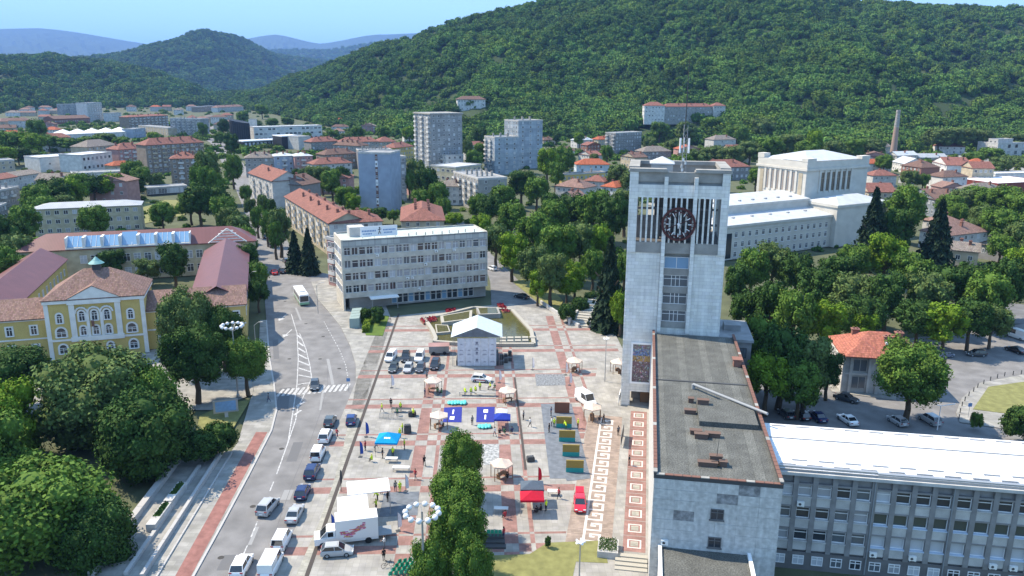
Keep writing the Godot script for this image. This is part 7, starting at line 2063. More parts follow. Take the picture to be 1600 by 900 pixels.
func vehicles() -> void:
	mat("car_glass", Color(0.015, 0.018, 0.022), 0.06).metallic_specular = 0.7
	mat("lamp_red", Color(0.3, 0.01, 0.01), 0.3)
	var white = Color(0.75, 0.75, 0.75)
	var silver = Color(0.36, 0.37, 0.38)
	var navy = Color(0.012, 0.022, 0.09)
	var black = Color(0.012, 0.012, 0.014)
	var dgrey = Color(0.05, 0.055, 0.06)
	var C = [
		["hatch", silver, "silver hatchback parked beside the white box truck", at(-21.97, -89.1), -1.434, "", "parked_car"],
		["suv", silver, "silver estate driving up the middle of the road", at(-33.99, -99.9, -0.1), -0.133, "", "moving_car"],
		["hatch", dgrey, "dark grey car driving onto the zebra crossing", at(-38.6, -146, -0.1), -2.929, "", "moving_car"],
		["suv", white, "white off roader at the bottom edge of the road", at(-33.01, -85.9, -0.1), 0.023, "cars along the square side of the road", "moving_car"],
		["van", white, "white minibus at the bottom edge, right of the off roader", at(-29.4, -85.9, -0.1), 0.010, "cars along the square side of the road", "parked_van"],
		["compact_van", white, "white panel van parked above the minibus", at(-29.64, -91.5, -0.1), 0.002, "cars along the square side of the road", "parked_van"],
		["sedan", silver, "silver saloon parked above the white panel van", at(-29.74, -98.1, -0.1), 0.003, "cars along the square side of the road", "parked_car"],
		["hatch", navy, "dark blue car parked directly above the silver saloon", at(-30.21, -104.1, -0.1), 0.024, "cars along the square side of the road", "parked_car"],
		["suv", navy, "dark blue estate second above the silver saloon", at(-30.34, -110.3, -0.1), 0.025, "cars along the square side of the road", "parked_car"],
		["compact_van", white, "white small van with dark rear window in the parked row", at(-30.89, -116.3, -0.1), 0.027, "cars along the square side of the road", "parked_van"],
		["suv", white, "white car parked above the small white van", at(-31.18, -122.9, -0.1), 0.030, "cars along the square side of the road", "parked_car"],
		["hatch", Color(0.07, 0.085, 0.09), "grey green hatchback at the top of the parked row", at(-31.81, -129.1, -0.1), 0.035, "cars along the square side of the road", "parked_car"],
		["hatch", Color(0.01, 0.03, 0.14), "bright blue car parked at the edge of the square", at(-28.17, -129.5), 0.122, "", "parked_car"],
		["compact_van", white, "white van at the left end of the rear row on the square", at(-26.08, -162.4), 3.0, "cars parked on the square", "parked_van"],
		["suv", black, "black car second in the rear row on the square", at(-22.9, -162.4), 3.2, "cars parked on the square", "parked_car"],
		["compact_van", white, "white pickup like van third in the rear row on the square", at(-19.86, -162.5), 3.1, "cars parked on the square", "parked_van"],
		["hatch", Color(0.04, 0.05, 0.05), "dark green grey car at the left end of the front row on the square", at(-24.54, -155.7), 3.1, "cars parked on the square", "parked_car"],
		["hatch", silver, "silver car in the middle of the front row on the square", at(-21.49, -155.7), 3.1, "cars parked on the square", "parked_car"],
		["hatch", dgrey, "dark grey car third in the front row on the square", at(-18.96, -155.8), 3.1, "cars parked on the square", "parked_car"],
		["suv", black, "black car with white bonnet stripe beside the stage", at(-16.08, -157.8), 3.1, "cars parked on the square", "parked_car"],
		["hatch", white, "white patrol car with red side stripe in front of the stage", at(-6.06, -149.8), -1.729, "", "parked_car"],
		["van", white, "white panel van between two pale gazebos near the tower", at(13.95, -138.9), -2.679, "", "parked_van"],
		["hatch", Color(0.5, 0.012, 0.03), "red hatchback with its boot open on the square", at(9.8, -101.1), 3.092, "", "parked_car"],
		["sedan", Color(0.5, 0.03, 0.03), "red car on the far main street", at(-74.5, -241.4, -0.1), 0.5, "cars on the far main street", "moving_car"],
		["sedan", black, "black car just right of the red one on the main street", at(-72.6, -243.2, -0.1), 0.5, "cars on the far main street", "moving_car"],
		["hatch", white, "white car parked under the corner spruces", at(-70.8, -248.6, -0.1), 0.5, "cars on the far main street", "parked_car"],
		["hatch", dgrey, "dark car parked above the white one by the spruces", at(-75.3, -257.9, -0.1), 0.5, "cars on the far main street", "parked_car"],
		["sedan", dgrey, "dark car parked under the street trees, third from the corner", at(-87.6, -283.2, -0.1), 0.45, "cars on the far main street", "parked_car"],
		["hatch", black, "black car parked under the street trees, fourth from the corner", at(-95.1, -300.2, -0.1), 0.45, "cars on the far main street", "parked_car"],
		["hatch", silver, "silver car far up the main street", at(-123.8, -365.5, -0.1), 0.35, "cars on the far main street", "moving_car"],
		["suv", dgrey, "dark car farthest up the main street", at(-111.4, -339.3, -0.1), 0.35, "cars on the far main street", "parked_car"],
		["hatch", white, "white car in the gap right of the office block", at(-6.41, -248.4, -0.05), 0.6, "", "parked_car"],
		["sedan", black, "black car in the office block's shadow", at(2.7, -214, -0.05), 0.9, "", "parked_car"],
		["sedan", white, "white car nose up in the shaded car park behind the white roof", at(59.92, -131.1, -0.1), 0.2, "cars in the shaded car park", "parked_car"],
		["sedan", navy, "blue car left of the gap in the shaded car park", at(55.04, -132.4, -0.1), 0.15, "cars in the shaded car park", "parked_car"],
		["hatch", black, "black car in the middle of the shaded car park", at(52.35, -132.9, -0.1), 0.15, "cars in the shaded car park", "parked_car"],
		["hatch", dgrey, "grey car at the left end of the shaded car park", at(49.75, -133.5, -0.1), 0.15, "cars in the shaded car park", "parked_car"],
		["hatch", silver, "pale car right of the white one in the shaded car park", at(68.6, -130.7, -0.1), 0.2, "cars in the shaded car park", "parked_car"],
		["sedan", dgrey, "dark saloon parked in front of the grey villa", at(63.8, -141.2, -0.1), -2.278, "", "parked_car"],
		["suv", silver, "silver car by the street lamp behind the white roof", at(74.7, -131.3, -0.1), 0.2, "", "parked_car"],
		["sedan", Color(0.12, 0.14, 0.2), "grey blue car parked on the right hand forecourt", at(95.7, -166.6, -0.1), -1.287, "", "parked_car"],
		["van", white, "white truck like van at the right edge by the trees", at(120.6, -180.8, -0.1), 0.3, "", "parked_van"],
		["sedan", black, "black car below the white van at the right edge", at(113.9, -170.4, -0.1), 0.3, "", "parked_car"],
		["hatch", dgrey, "dark car parked in the tree shade right of the forecourt", at(103.5, -167.6, -0.1), 1.5, "", "parked_car"],
	]
	for c in C:
		var t = car(c[0], c[1], c[2], c[3], c[4], c[5], c[6])
		if c[2].begins_with("white patrol"):
			var g = Geo.new()
			for s in [-1.0, 1.0]:
				g.box(V(s * 0.885 - 0.01, 0.5, -1.0), V(s * 0.885 + 0.01, 0.68, 1.3))
			part(t, "red_stripe", g.into(), M.lamp_red)
		elif c[2].begins_with("red hatchback"):
			var g = Geo.new()
			g.box(V(-0.6, 0, 0), V(0.6, 0.06, 1.1))
			var lid = part(t, "open_boot_lid", g.into(), paint(c[1]), V(0, 1.5, 1.45))
			lid.rotation.x = -0.35
	# city bus
	var bus = thing("city_bus", "white and green city bus on the main street by the office block", "bus", at(-57.8, -210.1, -0.1), -2.738)
	var g = Geo.new()
	g.box(V(-1.25, 1.0, -5.6), V(1.25, 2.95, 5.6)); g.box(V(-1.15, 2.95, -5.4), V(1.15, 3.1, 5.4))
	part(bus, "body", g.into(), paint(white))
	g = Geo.new()
	g.box(V(-1.26, 0.35, -5.62), V(1.26, 1.0, 5.62))
	part(bus, "skirt", g.into(), paint(Color(0.2, 0.4, 0.25)))
	for s in [-1.0, 1.0]:
		for k in 7:
			g = Geo.new()
			g.box(V(s * 1.26 - 0.01, 1.35, -0.62), V(s * 1.26 + 0.01, 2.5, 0.62))
			part(bus, "side_window", g.into(), M.car_glass, V(0, 0, -4.6 + k * 1.5))
	g = Geo.new()
	g.box(V(-1.1, 1.2, -5.66), V(1.1, 2.7, -5.6))
	part(bus, "windscreen", g.into(), M.car_glass)
	g = Geo.new()
	g.box(V(-0.7, 3.1, -2.5), V(0.7, 3.4, 1.5))
	part(bus, "roof_unit", g.into(), M.ac_white)
	for z in [-3.4, 3.2]:
		for s in [-1.0, 1.0]:
			g = Geo.new()
			g.tube(V(-0.14, 0, 0), V(0.14, 0, 0), 0.48, 0.48, 14)
			part(bus, "wheel", g.into(), M.rubber, V(s * 1.12, 0.48, z))
	# box truck with two white canopies over its side
	var tt: float = 1.807
	var tk = thing("box_truck", "white box truck with red print on its side at the edge of the square", "truck", at(-21.51, -92), tt)
	g = Geo.new()
	g.box(V(-1.2, 0.95, -1.2), V(1.2, 3.7, 4.2))
	part(tk, "cargo_box", g.into(), M.white_sheet)
	g = Geo.new()
	g.box(V(-1.05, 0.5, -1.2), V(1.05, 1.4, -3.9)); g.box(V(-1.0, 0.5, -1.2), V(1.0, 0.95, 4.2))
	g.quad(V(-1.0, 1.4, -3.2), V(1.0, 1.4, -3.2), V(0.9, 2.3, -2.3), V(-0.9, 2.3, -2.3)); g.box(V(-0.95, 1.4, -2.3), V(0.95, 2.32, -1.25))
	part(tk, "cab", g.into(), paint(white))
	g = Geo.new()
	g.quad(V(0.9, 1.45, -3.18), V(-0.9, 1.45, -3.18), V(-0.8, 2.25, -2.4), V(0.8, 2.25, -2.4)); g.box(V(-0.98, 1.5, -2.2), V(0.98, 2.15, -1.5))
	part(tk, "cab_glass", g.into(), M.car_glass)
	for z in [-2.9, 2.9]:
		for s in [-1.0, 1.0]:
			g = Geo.new()
			g.tube(V(-0.13, 0, 0), V(0.13, 0, 0), 0.42, 0.42, 14)
			part(tk, "wheel", g.into(), M.rubber, V(s * 1.0, 0.42, z))
	var im = Image.create(256, 128, true, Image.FORMAT_RGB8)
	im.fill(Color(0.86, 0.84, 0.83))
	var r = RandomNumberGenerator.new()
	r.seed = 5
	for k in 240:   # a swirl of red print
		var f = r.randf()
		var x = int(20 + f * 150)
		var y = int(70 + 22 * sin(f * 5.0) + r.randfn() * 9)
		im.fill_rect(Rect2i(x, clampi(y, 5, 115), 6 + r.randi() % 16, 2 + r.randi() % 5), Color(0.6 + 0.22 * r.randf(), 0.22 + 0.42 * r.randf(), 0.27 + 0.4 * r.randf()))
	var pm = StandardMaterial3D.new()
	pm.albedo_texture = image_tex(im)
	pm.uv1_scale = V(1 / 5.4, -1 / 2.75, 1)
	pm.uv1_offset = V(0, 1, 0)
	g = Geo.new()
	g.quad(V(-1.21, 0.95, -1.2), V(-1.21, 0.95, 4.2), V(-1.21, 3.7, 4.2), V(-1.21, 3.7, -1.2))
	part(tk, "printed_side", g.into(), pm)
	g = Geo.new()
	g.box(V(-1.1, 0.9, 4.2), V(1.1, 1.0, 6.0))
	part(tk, "tail_lift", g.into(), M.galvanised)
	for c in [[1.3, -0.8, 4.0, 4.0, 4.0, "white canopy roof joined to the box truck's far side"], [5.4, 0.6, 3.8, 5.8, 4.1, "long white canopy roof standing behind the box truck"]]:
		var cp = thing("event_canopy", c[5], "canopy", tk.position, tt, "white event canopies")
		g = Geo.new()
		var x0: float = c[0]; var z0: float = c[1]; var ww: float = c[2]; var l: float = c[3]; var h: float = c[4]
		g.box(V(x0, h - 0.5, z0), V(x0 + ww, h - 0.42, z0 + l))
		g.quad(V(x0, h - 0.4, z0 + l), V(x0 + ww, h - 0.4, z0 + l), V(x0 + ww * 0.8, h - 0.1, z0 + l * 0.5), V(x0 + ww * 0.2, h - 0.1, z0 + l * 0.5)); g.quad(V(x0 + ww, h - 0.4, z0), V(x0, h - 0.4, z0), V(x0 + ww * 0.2, h - 0.1, z0 + l * 0.5), V(x0 + ww * 0.8, h - 0.1, z0 + l * 0.5))
		g.tri(V(x0, h - 0.4, z0), V(x0, h - 0.4, z0 + l), V(x0 + ww * 0.2, h - 0.1, z0 + l * 0.5)); g.tri(V(x0 + ww, h - 0.4, z0 + l), V(x0 + ww, h - 0.4, z0), V(x0 + ww * 0.8, h - 0.1, z0 + l * 0.5))
		part(cp, "roof", g.into(), M.white_sheet)
		for px in [x0 + 0.1, x0 + ww - 0.1]:
			for pz in [z0 + 0.1, z0 + l - 0.1]:
				g = Geo.new()
				g.tube(V(px, 0, pz), V(px, h - 0.5, pz), 0.06, 0.06, 6)
				part(cp, "leg", g.into(), M.steel)

# ---------- things on the square ----------
func fabric(key: String, c: Color) -> StandardMaterial3D:
	if not M.has(key):
		var m = mat(key, c, 0.85, M.soft, 0.4)
		m.backlight_enabled = true
		m.backlight = (c * 0.25).linear_to_srgb()
	return M[key]

func gazebo(label: String, at: Vector3, turn: float) -> void:
	var t = thing("gazebo", label, "gazebo", at, turn, "pale hexagonal gazebos on the square")
	var g = Geo.new()
	var R = 1.75
	for k in 6:
		var a = TAU * k / 6; var b = TAU * (k + 1) / 6
		var ea = V(cos(a) * R, 2.35, sin(a) * R); var eb = V(cos(b) * R, 2.35, sin(b) * R)
		var ma = V(cos(a) * R * 0.5, 2.72, sin(a) * R * 0.5); var mb = V(cos(b) * R * 0.5, 2.72, sin(b) * R * 0.5)
		g.quad(eb, ea, ma, mb); g.tri(mb, ma, V(0, 3.2, 0)); g.quad(ea, eb, eb - V(0, 0.22, 0), ea - V(0, 0.22, 0))
	part(t, "canopy", g.into(), fabric("gazebo_cloth", Color(0.72, 0.6, 0.5)))
	var pg = Geo.new()
	pg.tube(Vector3.ZERO, V(0, 2.35, 0), 0.06, 0.06, 6)
	var pm = pg.into()
	for k in 6:
		var a = TAU * k / 6
		part(t, "post", pm, M.wood, V(cos(a) * (R - 0.08), 0, sin(a) * (R - 0.08)))
	g = Geo.new()
	g.box(V(-0.9, 0.7, -0.4), V(0.9, 0.76, 0.4))
	for x in [-0.8, 0.8]:
		g.box(V(x - 0.04, 0, -0.35), V(x + 0.04, 0.7, 0.35))
	part(t, "table", g.into(), M.wood)

func tent(label: String, at: Vector3, turn: float, w: float, d: float, h: float, m, m2 = null, logo := false) -> void:
	var t = thing("pop_up_tent", label, "tent", at, turn, "pop up tents on the square")
	var top = V(0, h + minf(w, d) * 0.3, 0)
	var c = [V(-w / 2, h, d / 2), V(w / 2, h, d / 2), V(w / 2, h, -d / 2), V(-w / 2, h, -d / 2)]
	var front = Geo.new()
	var back = Geo.new()
	for k in 4:
		var a: Vector3 = c[k]; var b: Vector3 = c[(k + 1) % 4]
		var g = back if (k == 2 and m2) else front
		g.tri(a, b, top); g.quad(a - V(0, 0.3, 0), b - V(0, 0.3, 0), b, a)
	part(t, "canopy", front.into(), m)
	if m2:
		part(t, "canopy", back.into(), m2)
	var pg = Geo.new()
	pg.tube(Vector3.ZERO, V(0, h, 0), 0.035, 0.035, 6)
	var pm = pg.into()
	for p in c:
		part(t, "leg", pm, M.steel, V(p.x * 0.97, 0, p.z * 0.97))
	if logo:
		var lg = Geo.new()
		var n = (c[1] - c[0]).cross(top - c[0]).normalized()
		for k in 4:
			var p = (c[0] + c[1]) * 0.5 * 0.62 + top * 0.38 + V(-0.4 + k * 0.26, 0, 0) + n * 0.015
			lg.quad(p, p + V(0.2, 0, 0), p + V(0.2, 0.16, -0.26), p + V(0, 0.16, -0.26))
		part(t, "lettering", lg.into(), M.white_paint)

func globe_lamp(label: String, at: Vector3, h: float, n: int, ring: float, turn := 0.0) -> void:
	var t = thing("street_lamp", label, "street lamp", at, turn, "tall lamps with rings of globes")
	var g = Geo.new()
	g.lathe([P2(0.32, 0), P2(0.3, 0.5), P2(0.17, 0.7), P2(0.14, h * 0.6), P2(0.1, h)], 10)
	part(t, "pole", g.into(), M.steel)
	g = Geo.new()
	for k in 24:
		var a = TAU * k / 24; var b = TAU * (k + 1) / 24
		g.tube(V(cos(a) * ring, h, sin(a) * ring), V(cos(b) * ring, h, sin(b) * ring), 0.05, 0.05, 6, false)
	for k in 4:
		var a = TAU * k / 4
		g.tube(V(0, h - 1.2, 0), V(cos(a) * ring, h, sin(a) * ring), 0.04, 0.04, 6, false)
	part(t, "ring", g.into(), M.steel)
	g = Geo.new()
	g.ball(Vector3.ZERO, Vector3.ONE * 0.32, 14, 10)
	var bm = g.into()
	for k in n:
		var a = TAU * (k + 0.5) / n
		part(t, "globe", bm, M.lamp_globe, V(cos(a) * ring, h - 0.05, sin(a) * ring))
	g = Geo.new()
	for k in 6:
		var a = TAU * k / 6
		g.tube(V(0, h * 0.48, 0), V(cos(a) * 0.6, h * 0.48 + 0.2, sin(a) * 0.6), 0.05, 0.08, 6)
	part(t, "spotlight_cluster", g.into(), M.white_paint)

func feather_flag(label: String, at: Vector3, c: StandardMaterial3D, h := 2.8) -> void:
	var t = thing("feather_flag", label, "flag", at, rng.randf_range(-0.6, 0.6), "feather flags on the square")
	var g = Geo.new()
	g.tube(Vector3.ZERO, V(0, h, 0), 0.03, 0.015, 5)
	g.box(V(-0.3, 0, -0.3), V(0.3, 0.06, 0.3))
	part(t, "pole", g.into(), M.steel_dark)
	g = Geo.new()
	var prev = [V(0.02, 0.5, 0), V(0.5, 0.6, 0)]
	for k in range(1, 7):
		var f = k / 6.0
		var w = 0.5 * sqrt(maxf(0.0, 1.0 - pow(f, 3.0))) + 0.04
		var q = [V(0.02, 0.5 + f * (h - 0.5), 0), V(w, 0.6 + f * (h - 0.65), 0.05 * sin(f * 4.0))]
		g.quad(prev[0], prev[1], q[1], q[0])
		prev = q
	part(t, "cloth", g.into(), c)

func square_things() -> void:
	var gl = mat("lamp_globe", Color(0.62, 0.63, 0.64), 0.2)
	gl.clearcoat_enabled = true
	# stage
	var st = thing("stage", "white roofed event stage with a printed sponsor backdrop", "stage", at(-7.35, -158.7), 0.02)
	var g = Geo.new()
	g.box(V(-4.4, 0, -8.5), V(4.6, 1.1, -0.3))
	part(st, "platform", g.into(), M.steel_dark)
	g = Geo.new()
	for x in [-5.0, 5.0]:
		for z in [-8.6, -0.1]:
			for k in 4:
				var o = V(0.15 * (1 if k % 2 else -1), 0, 0.15 * (1 if k > 1 else -1))
				g.tube(V(x, 0, z) + o, V(x, 6.6, z) + o, 0.03, 0.03, 5)
	part(st, "truss_tower", g.into(), M.galvanised)
	g = Geo.new()
	g.quad(V(-5.4, 6.5, 0.3), V(0, 8.6, 0.3), V(0, 8.6, -9.2), V(-5.4, 6.5, -9.2)); g.quad(V(0, 8.6, 0.3), V(5.4, 6.5, 0.3), V(5.4, 6.5, -9.2), V(0, 8.6, -9.2))
	for k in 12:   # sag of the cloth between the frames
		pass
	part(st, "roof", g.into(), M.stage_cloth)
	g = Geo.new()
	g.tri(V(-5.2, 6.5, 0.25), V(5.2, 6.5, 0.25), V(0, 8.5, 0.25)); g.tri(V(5.2, 6.5, -9.1), V(-5.2, 6.5, -9.1), V(0, 8.5, -9.1))
	part(st, "gable_cloth", g.into(), M.dark_mat)
	for k in 5:
		g = Geo.new()
		g.box(V(-4.05 + k * 1.64, 0.1, 0.0), V(-4.05 + k * 1.64 + 1.6, 6.2, 0.08))
		var pn = part(st, "backdrop_panel", g.into(), M.banner_white)
		g = Geo.new()   # small printed sponsor marks, too small to read
		for j in 4:
			var y: float = [4.7, 3.4, 2.5, 0.9][j]
			if j == 0 and k in [1, 3]: continue
			var cx = -4.05 + k * 1.64 + 0.8
			var wd = 0.5 + 0.12 * ((k * 3 + j * 5) % 4)
			g.box(V(cx - wd * 0.6, y, 0.08), V(cx + wd * 0.6, y + 0.1, 0.085)); g.box(V(cx - wd * 0.4, y + 0.18, 0.08), V(cx + wd * 0.4, y + 0.26, 0.085))
			if k == 2:
				g.box(V(cx - 0.25, y + 0.3, 0.08), V(cx + 0.25, y + 0.75, 0.085))
		part(pn, "printed_logo", g.into(), M.print_grey)
	g = Geo.new()
	for k in 6:
		g.box(V(4.9 + (k % 3) * 0.9, 0.0, -1.5 - k * 1.1), V(5.7 + (k % 3) * 0.9, 0.8 + 0.3 * (k % 2), -0.7 - k * 1.1))
	part(st, "equipment_case", g.into(), M.steel_dark)
	var sp = thing("covered_trailer", "grey covered trailer left of the stage", "trailer", at(-16.09, -166.8), 0.1)
	g = Geo.new()
	g.box(V(-2.2, 0.4, -1.2), V(2.2, 2.0, 1.2))
	part(sp, "body", g.into(), M.concrete)
	g = Geo.new()
	g.quad(V(-2.3, 2.0, 1.3), V(2.3, 2.0, 1.3), V(2.3, 2.5, 0), V(-2.3, 2.5, 0)); g.quad(V(2.3, 2.0, -1.3), V(-2.3, 2.0, -1.3), V(-2.3, 2.5, 0), V(2.3, 2.5, 0))
	part(sp, "cover", g.into(), M.pink_wall)
	for x in [-1.2, 1.2]:
		g = Geo.new()
		g.tube(V(x, 0.4, -1.3), V(x, 0.4, 1.3), 0.4, 0.4, 12)
		part(sp, "wheel", g.into(), M.rubber)
	# gazebos
	var gz = [[at(-15.15, -144.1), "gazebo left of the long table near the stage"], [at(-0.71, -139.3), "gazebo by the slot drain above the blue tent"], [at(-12.54, -127.6), "gazebo beside the left blue mat"], [at(-1.38, -109.7), "gazebo right of the row of trees"], [at(13.06, -156), "gazebo farthest back near the clock tower"], [at(14.45, -131.6), "gazebo in front of the white panel van"], [at(22.19, -155.4), "gazebo half hidden by the clock tower"]]
	for k in gz.size():
		gazebo("pale " + gz[k][1], gz[k][0], k * 0.3)
	# tents
	tent("turquoise blue pyramid tent on the left of the square", at(-19.85, -117.9), -0.05, 3.6, 3.6, 2.5, fabric("tent_turquoise", Color(0.0, 0.3, 0.62)), null, true)
	tent("small royal blue tent at the right blue mat", at(-1.52, -127.8), 0.0, 2.8, 2.4, 2.0, fabric("tent_royal", Color(0.015, 0.04, 0.32)))
	tent("white tent top directly behind the royal blue tent", at(-1.65, -129.4), 0.0, 2.0, 1.8, 2.4, fabric("tent_white", Color(0.68, 0.7, 0.74)))
	tent("red front half of the red and grey tent pair", at(2.97, -99.7), 0.02, 3.3, 2.6, 2.5, fabric("tent_red", Color(0.5, 0.01, 0.035)))
	tent("slate grey back half of the red and grey tent pair", at(3.04, -102.5), 0.02, 3.3, 2.6, 2.6, fabric("tent_slate", Color(0.09, 0.12, 0.16)))
	# firefighter walls on the dark mat
	g = Geo.new()
	g.prism(pts([5.53, -138.4, 11.28, -138.5, 12.13, -109.5, 8.48, -108.6, 8.34, -109.4, 5.91, -109.4]), 0.012, 0.03)
	var dm = part(self, "sports_mat", g.into(), M.dark_mat)
	tag(dm, "long slate grey sports mat under the row of coloured walls", "mat")
	var walls = [[at(9.23, -134.3), "reddish brown wall panel, rearmost on the sports mat", "panel_brown"], [at(9.19, -127.9), "ochre and teal wall panel, second from the rear", "panel_ochre"], [at(9.38, -122.3), "ochre and teal wall panel, third from the rear", "panel_ochre"], [at(9.64, -116.9), "ochre and teal wall panel, fourth from the rear", "panel_ochre"], [at(9.85, -111.5), "ochre and teal wall panel, nearest on the sports mat", "panel_ochre"]]
	for w in walls:
		var t = thing("obstacle_wall", w[1], "wall panel", w[0] + V(0, 0.03, 0), -0.04, "coloured obstacle walls on the sports mat")
		g = Geo.new()
		g.box(V(-1.35, 0.75, -0.12), V(1.35, 2.0, 0.12))
		part(t, "upper_board", g.into(), M[w[2]])
		g = Geo.new()
		g.box(V(-1.35, 0.0, -0.14), V(1.35, 0.75, 0.14))
		part(t, "lower_board", g.into(), M.panel_teal if w[2] == "panel_ochre" else M.panel_brown)
		for x in [-1.2, 1.2]:
			g = Geo.new()
			g.tube(V(x, 0, -0.9), V(x, 1.6, -0.12), 0.04, 0.04, 6)
			part(t, "brace", g.into(), M.steel)
	# blue competition mats with white marks
	for m in [[[P2(-12.38, -136.3), P2(-9.1, -136.7), P2(-8.78, -129.8), P2(-12.06, -129.8)], "left"], [[P2(-6.38, -136.7), P2(-3.06, -136.8), P2(-3.02, -129.9), P2(-6.18, -129.9)], "right"]]:
		var t = thing("competition_mat", "blue competition mat with white print, " + m[1] + " of the two", "mat", Vector3.ZERO, 0.0, "blue competition mats")
		g = Geo.new()
		g.prism(PackedVector2Array(m[0]), 0.01, 0.04)
		part(t, "mat_surface", g.into(), M.mat_blue)
		g = Geo.new()
		var c: Vector2 = (m[0][0] + m[0][1] + m[0][2] + m[0][3]) / 4
		var s = -1.0 if m[1] == "left" else 1.0
		for q in [[-0.12, -2.2, 0.14, -0.2], [-0.4, 0.8, 0.4, 2.2]]:
			g.prism(PackedVector2Array([c + P2(q[0], -s * q[1]), c + P2(q[2], -s * q[1]), c + P2(q[2], -s * q[3]), c + P2(q[0], -s * q[3])]), 0.044, 0.044)
		part(t, "printed_mark", g.into(), M.white_paint)
	# turquoise inflatable mats
	for m in [[at(-10.15, -138.2), 3.4, "long turquoise inflatable mat behind the blue mats"], [at(-4.64, -127.7), 2.2, "short turquoise inflatable mat in front of the right blue mat"]]:
		var t = thing("inflatable_mat", m[2], "inflatable mat", m[0], 0.04, "turquoise inflatable mats")
		g = Geo.new()
		var n = int(m[1] / 0.55)
		for k in n:
			g.ball(V(-m[1] / 2 + (k + 0.5) * m[1] / n, 0.25, 0.1 * sin(k * 2.0)), V(0.42, 0.25 + 0.05 * (k % 2), 0.75 + 0.12 * (k % 3)), 10, 6)
		part(t, "air_cushion", g.into(), M.teal_cloth)
	# grey rectangles of mat and table rows
	for s in [[[P2(4.86, -154), P2(10.93, -154.1), P2(10.81, -148), P2(4.94, -147.5)], "silver grey foil mat near the slot drain", "foil_grey"], [[P2(-18.51, -104.8), P2(-13.42, -105.2), P2(-12.93, -98.6), P2(-18.16, -98.1)], "slate mat between the white canopies and the lamp", "dark_mat"], [[P2(-4.94, -121.1), P2(-1.96, -121.2), P2(-1.84, -114.1), P2(-4.34, -113.6)], "pale ground sheet right of the row of trees", "sheet_pale"]]:
		g = Geo.new()
		g.prism(PackedVector2Array(s[0]), 0.01, 0.035)
		var o = part(self, numbered("ground_sheet"), g.into(), M[s[2]])
		tag(o, s[1], "mat", "sheets laid on the square")
	var tb = [[at(-6.5, -142.3), 7.0, "long grey table with helpers in front of the stage"], [at(-20, -134.2), 3.6, "dark bench table among the yellow vests"], [at(-18.83, -114.5), 1.9, "cream counter in front of the turquoise tent"], [at(-16.91, -111.5), 2.6, "white folding table right of the turquoise tent"], [at(-19.97, -89.7), 0.1, "x"], [at(-1.32, -99.5), 2.0, "white table right of the row of trees"], [at(6.16, -104.5), 1.6, "white table beside the grey tent"]]
	for e in tb:
		if e[1] < 0.5: continue
		var t = thing("table", e[2], "table", e[0], -0.04, "tables on the square")
		g = Geo.new()
		g.box(V(-e[1] / 2, 0.68, -0.4), V(e[1] / 2, 0.74, 0.4))
		part(t, "table_top", g.into(), M.steel_dark if e[2].begins_with("dark") else (M.concrete if e[2].begins_with("long") else M.off_white))
		for x in [-e[1] / 2 + 0.1, e[1] / 2 - 0.1]:
			for z in [-0.33, 0.33]:
				g = Geo.new()
				g.box(V(x - 0.03, 0, z - 0.03), V(x + 0.03, 0.68, z + 0.03))
				part(t, "leg", g.into(), M.steel)
	for e in [[at(-17.81, -132.5), "black equipment case right of the yellow vests", 1.4, 0.9], [at(-17.71, -125.4), "tall black speaker case behind the turquoise tent", 1.2, 1.5], [at(3.12, -115.2), "dark rounded bag like case right of the slot drain", 1.2, 0.8]]:
		var t = thing("equipment_case", e[1], "case", e[0], 0.2, "dark cases on the square")
		g = Geo.new()
		g.box(V(-e[2] / 2, 0, -0.45), V(e[2] / 2, e[3] * 0.8, 0.45)); g.box(V(-e[2] / 2 + 0.08, e[3] * 0.8, -0.37), V(e[2] / 2 - 0.08, e[3], 0.37))
		part(t, "shell", g.into(), M.steel_dark)
		g = Geo.new()
		g.box(V(-0.2, e[3], -0.03), V(0.2, e[3] + 0.08, 0.03))
		part(t, "handle", g.into(), M.steel)
	# flags
	var fl = [[at(-24.5, -123.6), "navy", "dark blue feather flag nearest the slot drain"], [at(-24.1, -116.2), "navy", "blue and white feather flag by the road side drain"], [at(-2.44, -149.1), "white", "white feather flag in front of the stage"], [at(4.39, -156.6), "white", "white feather flag right of the stage"], [at(11.17, -153.7), "white", "white feather flag near the farthest gazebo"], [at(11.57, -148), "white", "white feather flag above the white panel van"], [at(4.11, -107.8), "red", "red feather flag behind the grey tent"], [at(-15.39, -105.2), "white", "white and violet feather flag beside the long band"], [at(-15.02, -94.6), "white", "pale violet feather flag beside the box truck"], [at(-23.51, -146), "white", "white feather flag left of the stage car park"], [at(-23.73, -94.1), "navy", "furled flag at the truck's cab"]]
	for f in fl:
		feather_flag(f[2], f[0], {"navy": fabric("flag_navy", Color(0.03, 0.08, 0.35)), "white": fabric("flag_white", Color(0.7, 0.68, 0.72)), "red": fabric("flag_red", Color(0.5, 0.02, 0.04))}[f[1]])
	# lamps
	globe_lamp("tall street lamp with a double ring of globes beside the school trees", at(-51.97, -140.9), 14.2, 12, 1.9)
	globe_lamp("tall lamp with a ring of silver globes in front of the tree row", at(-9.23, -74.2), 14.73, 12, 1.75, 0.2)
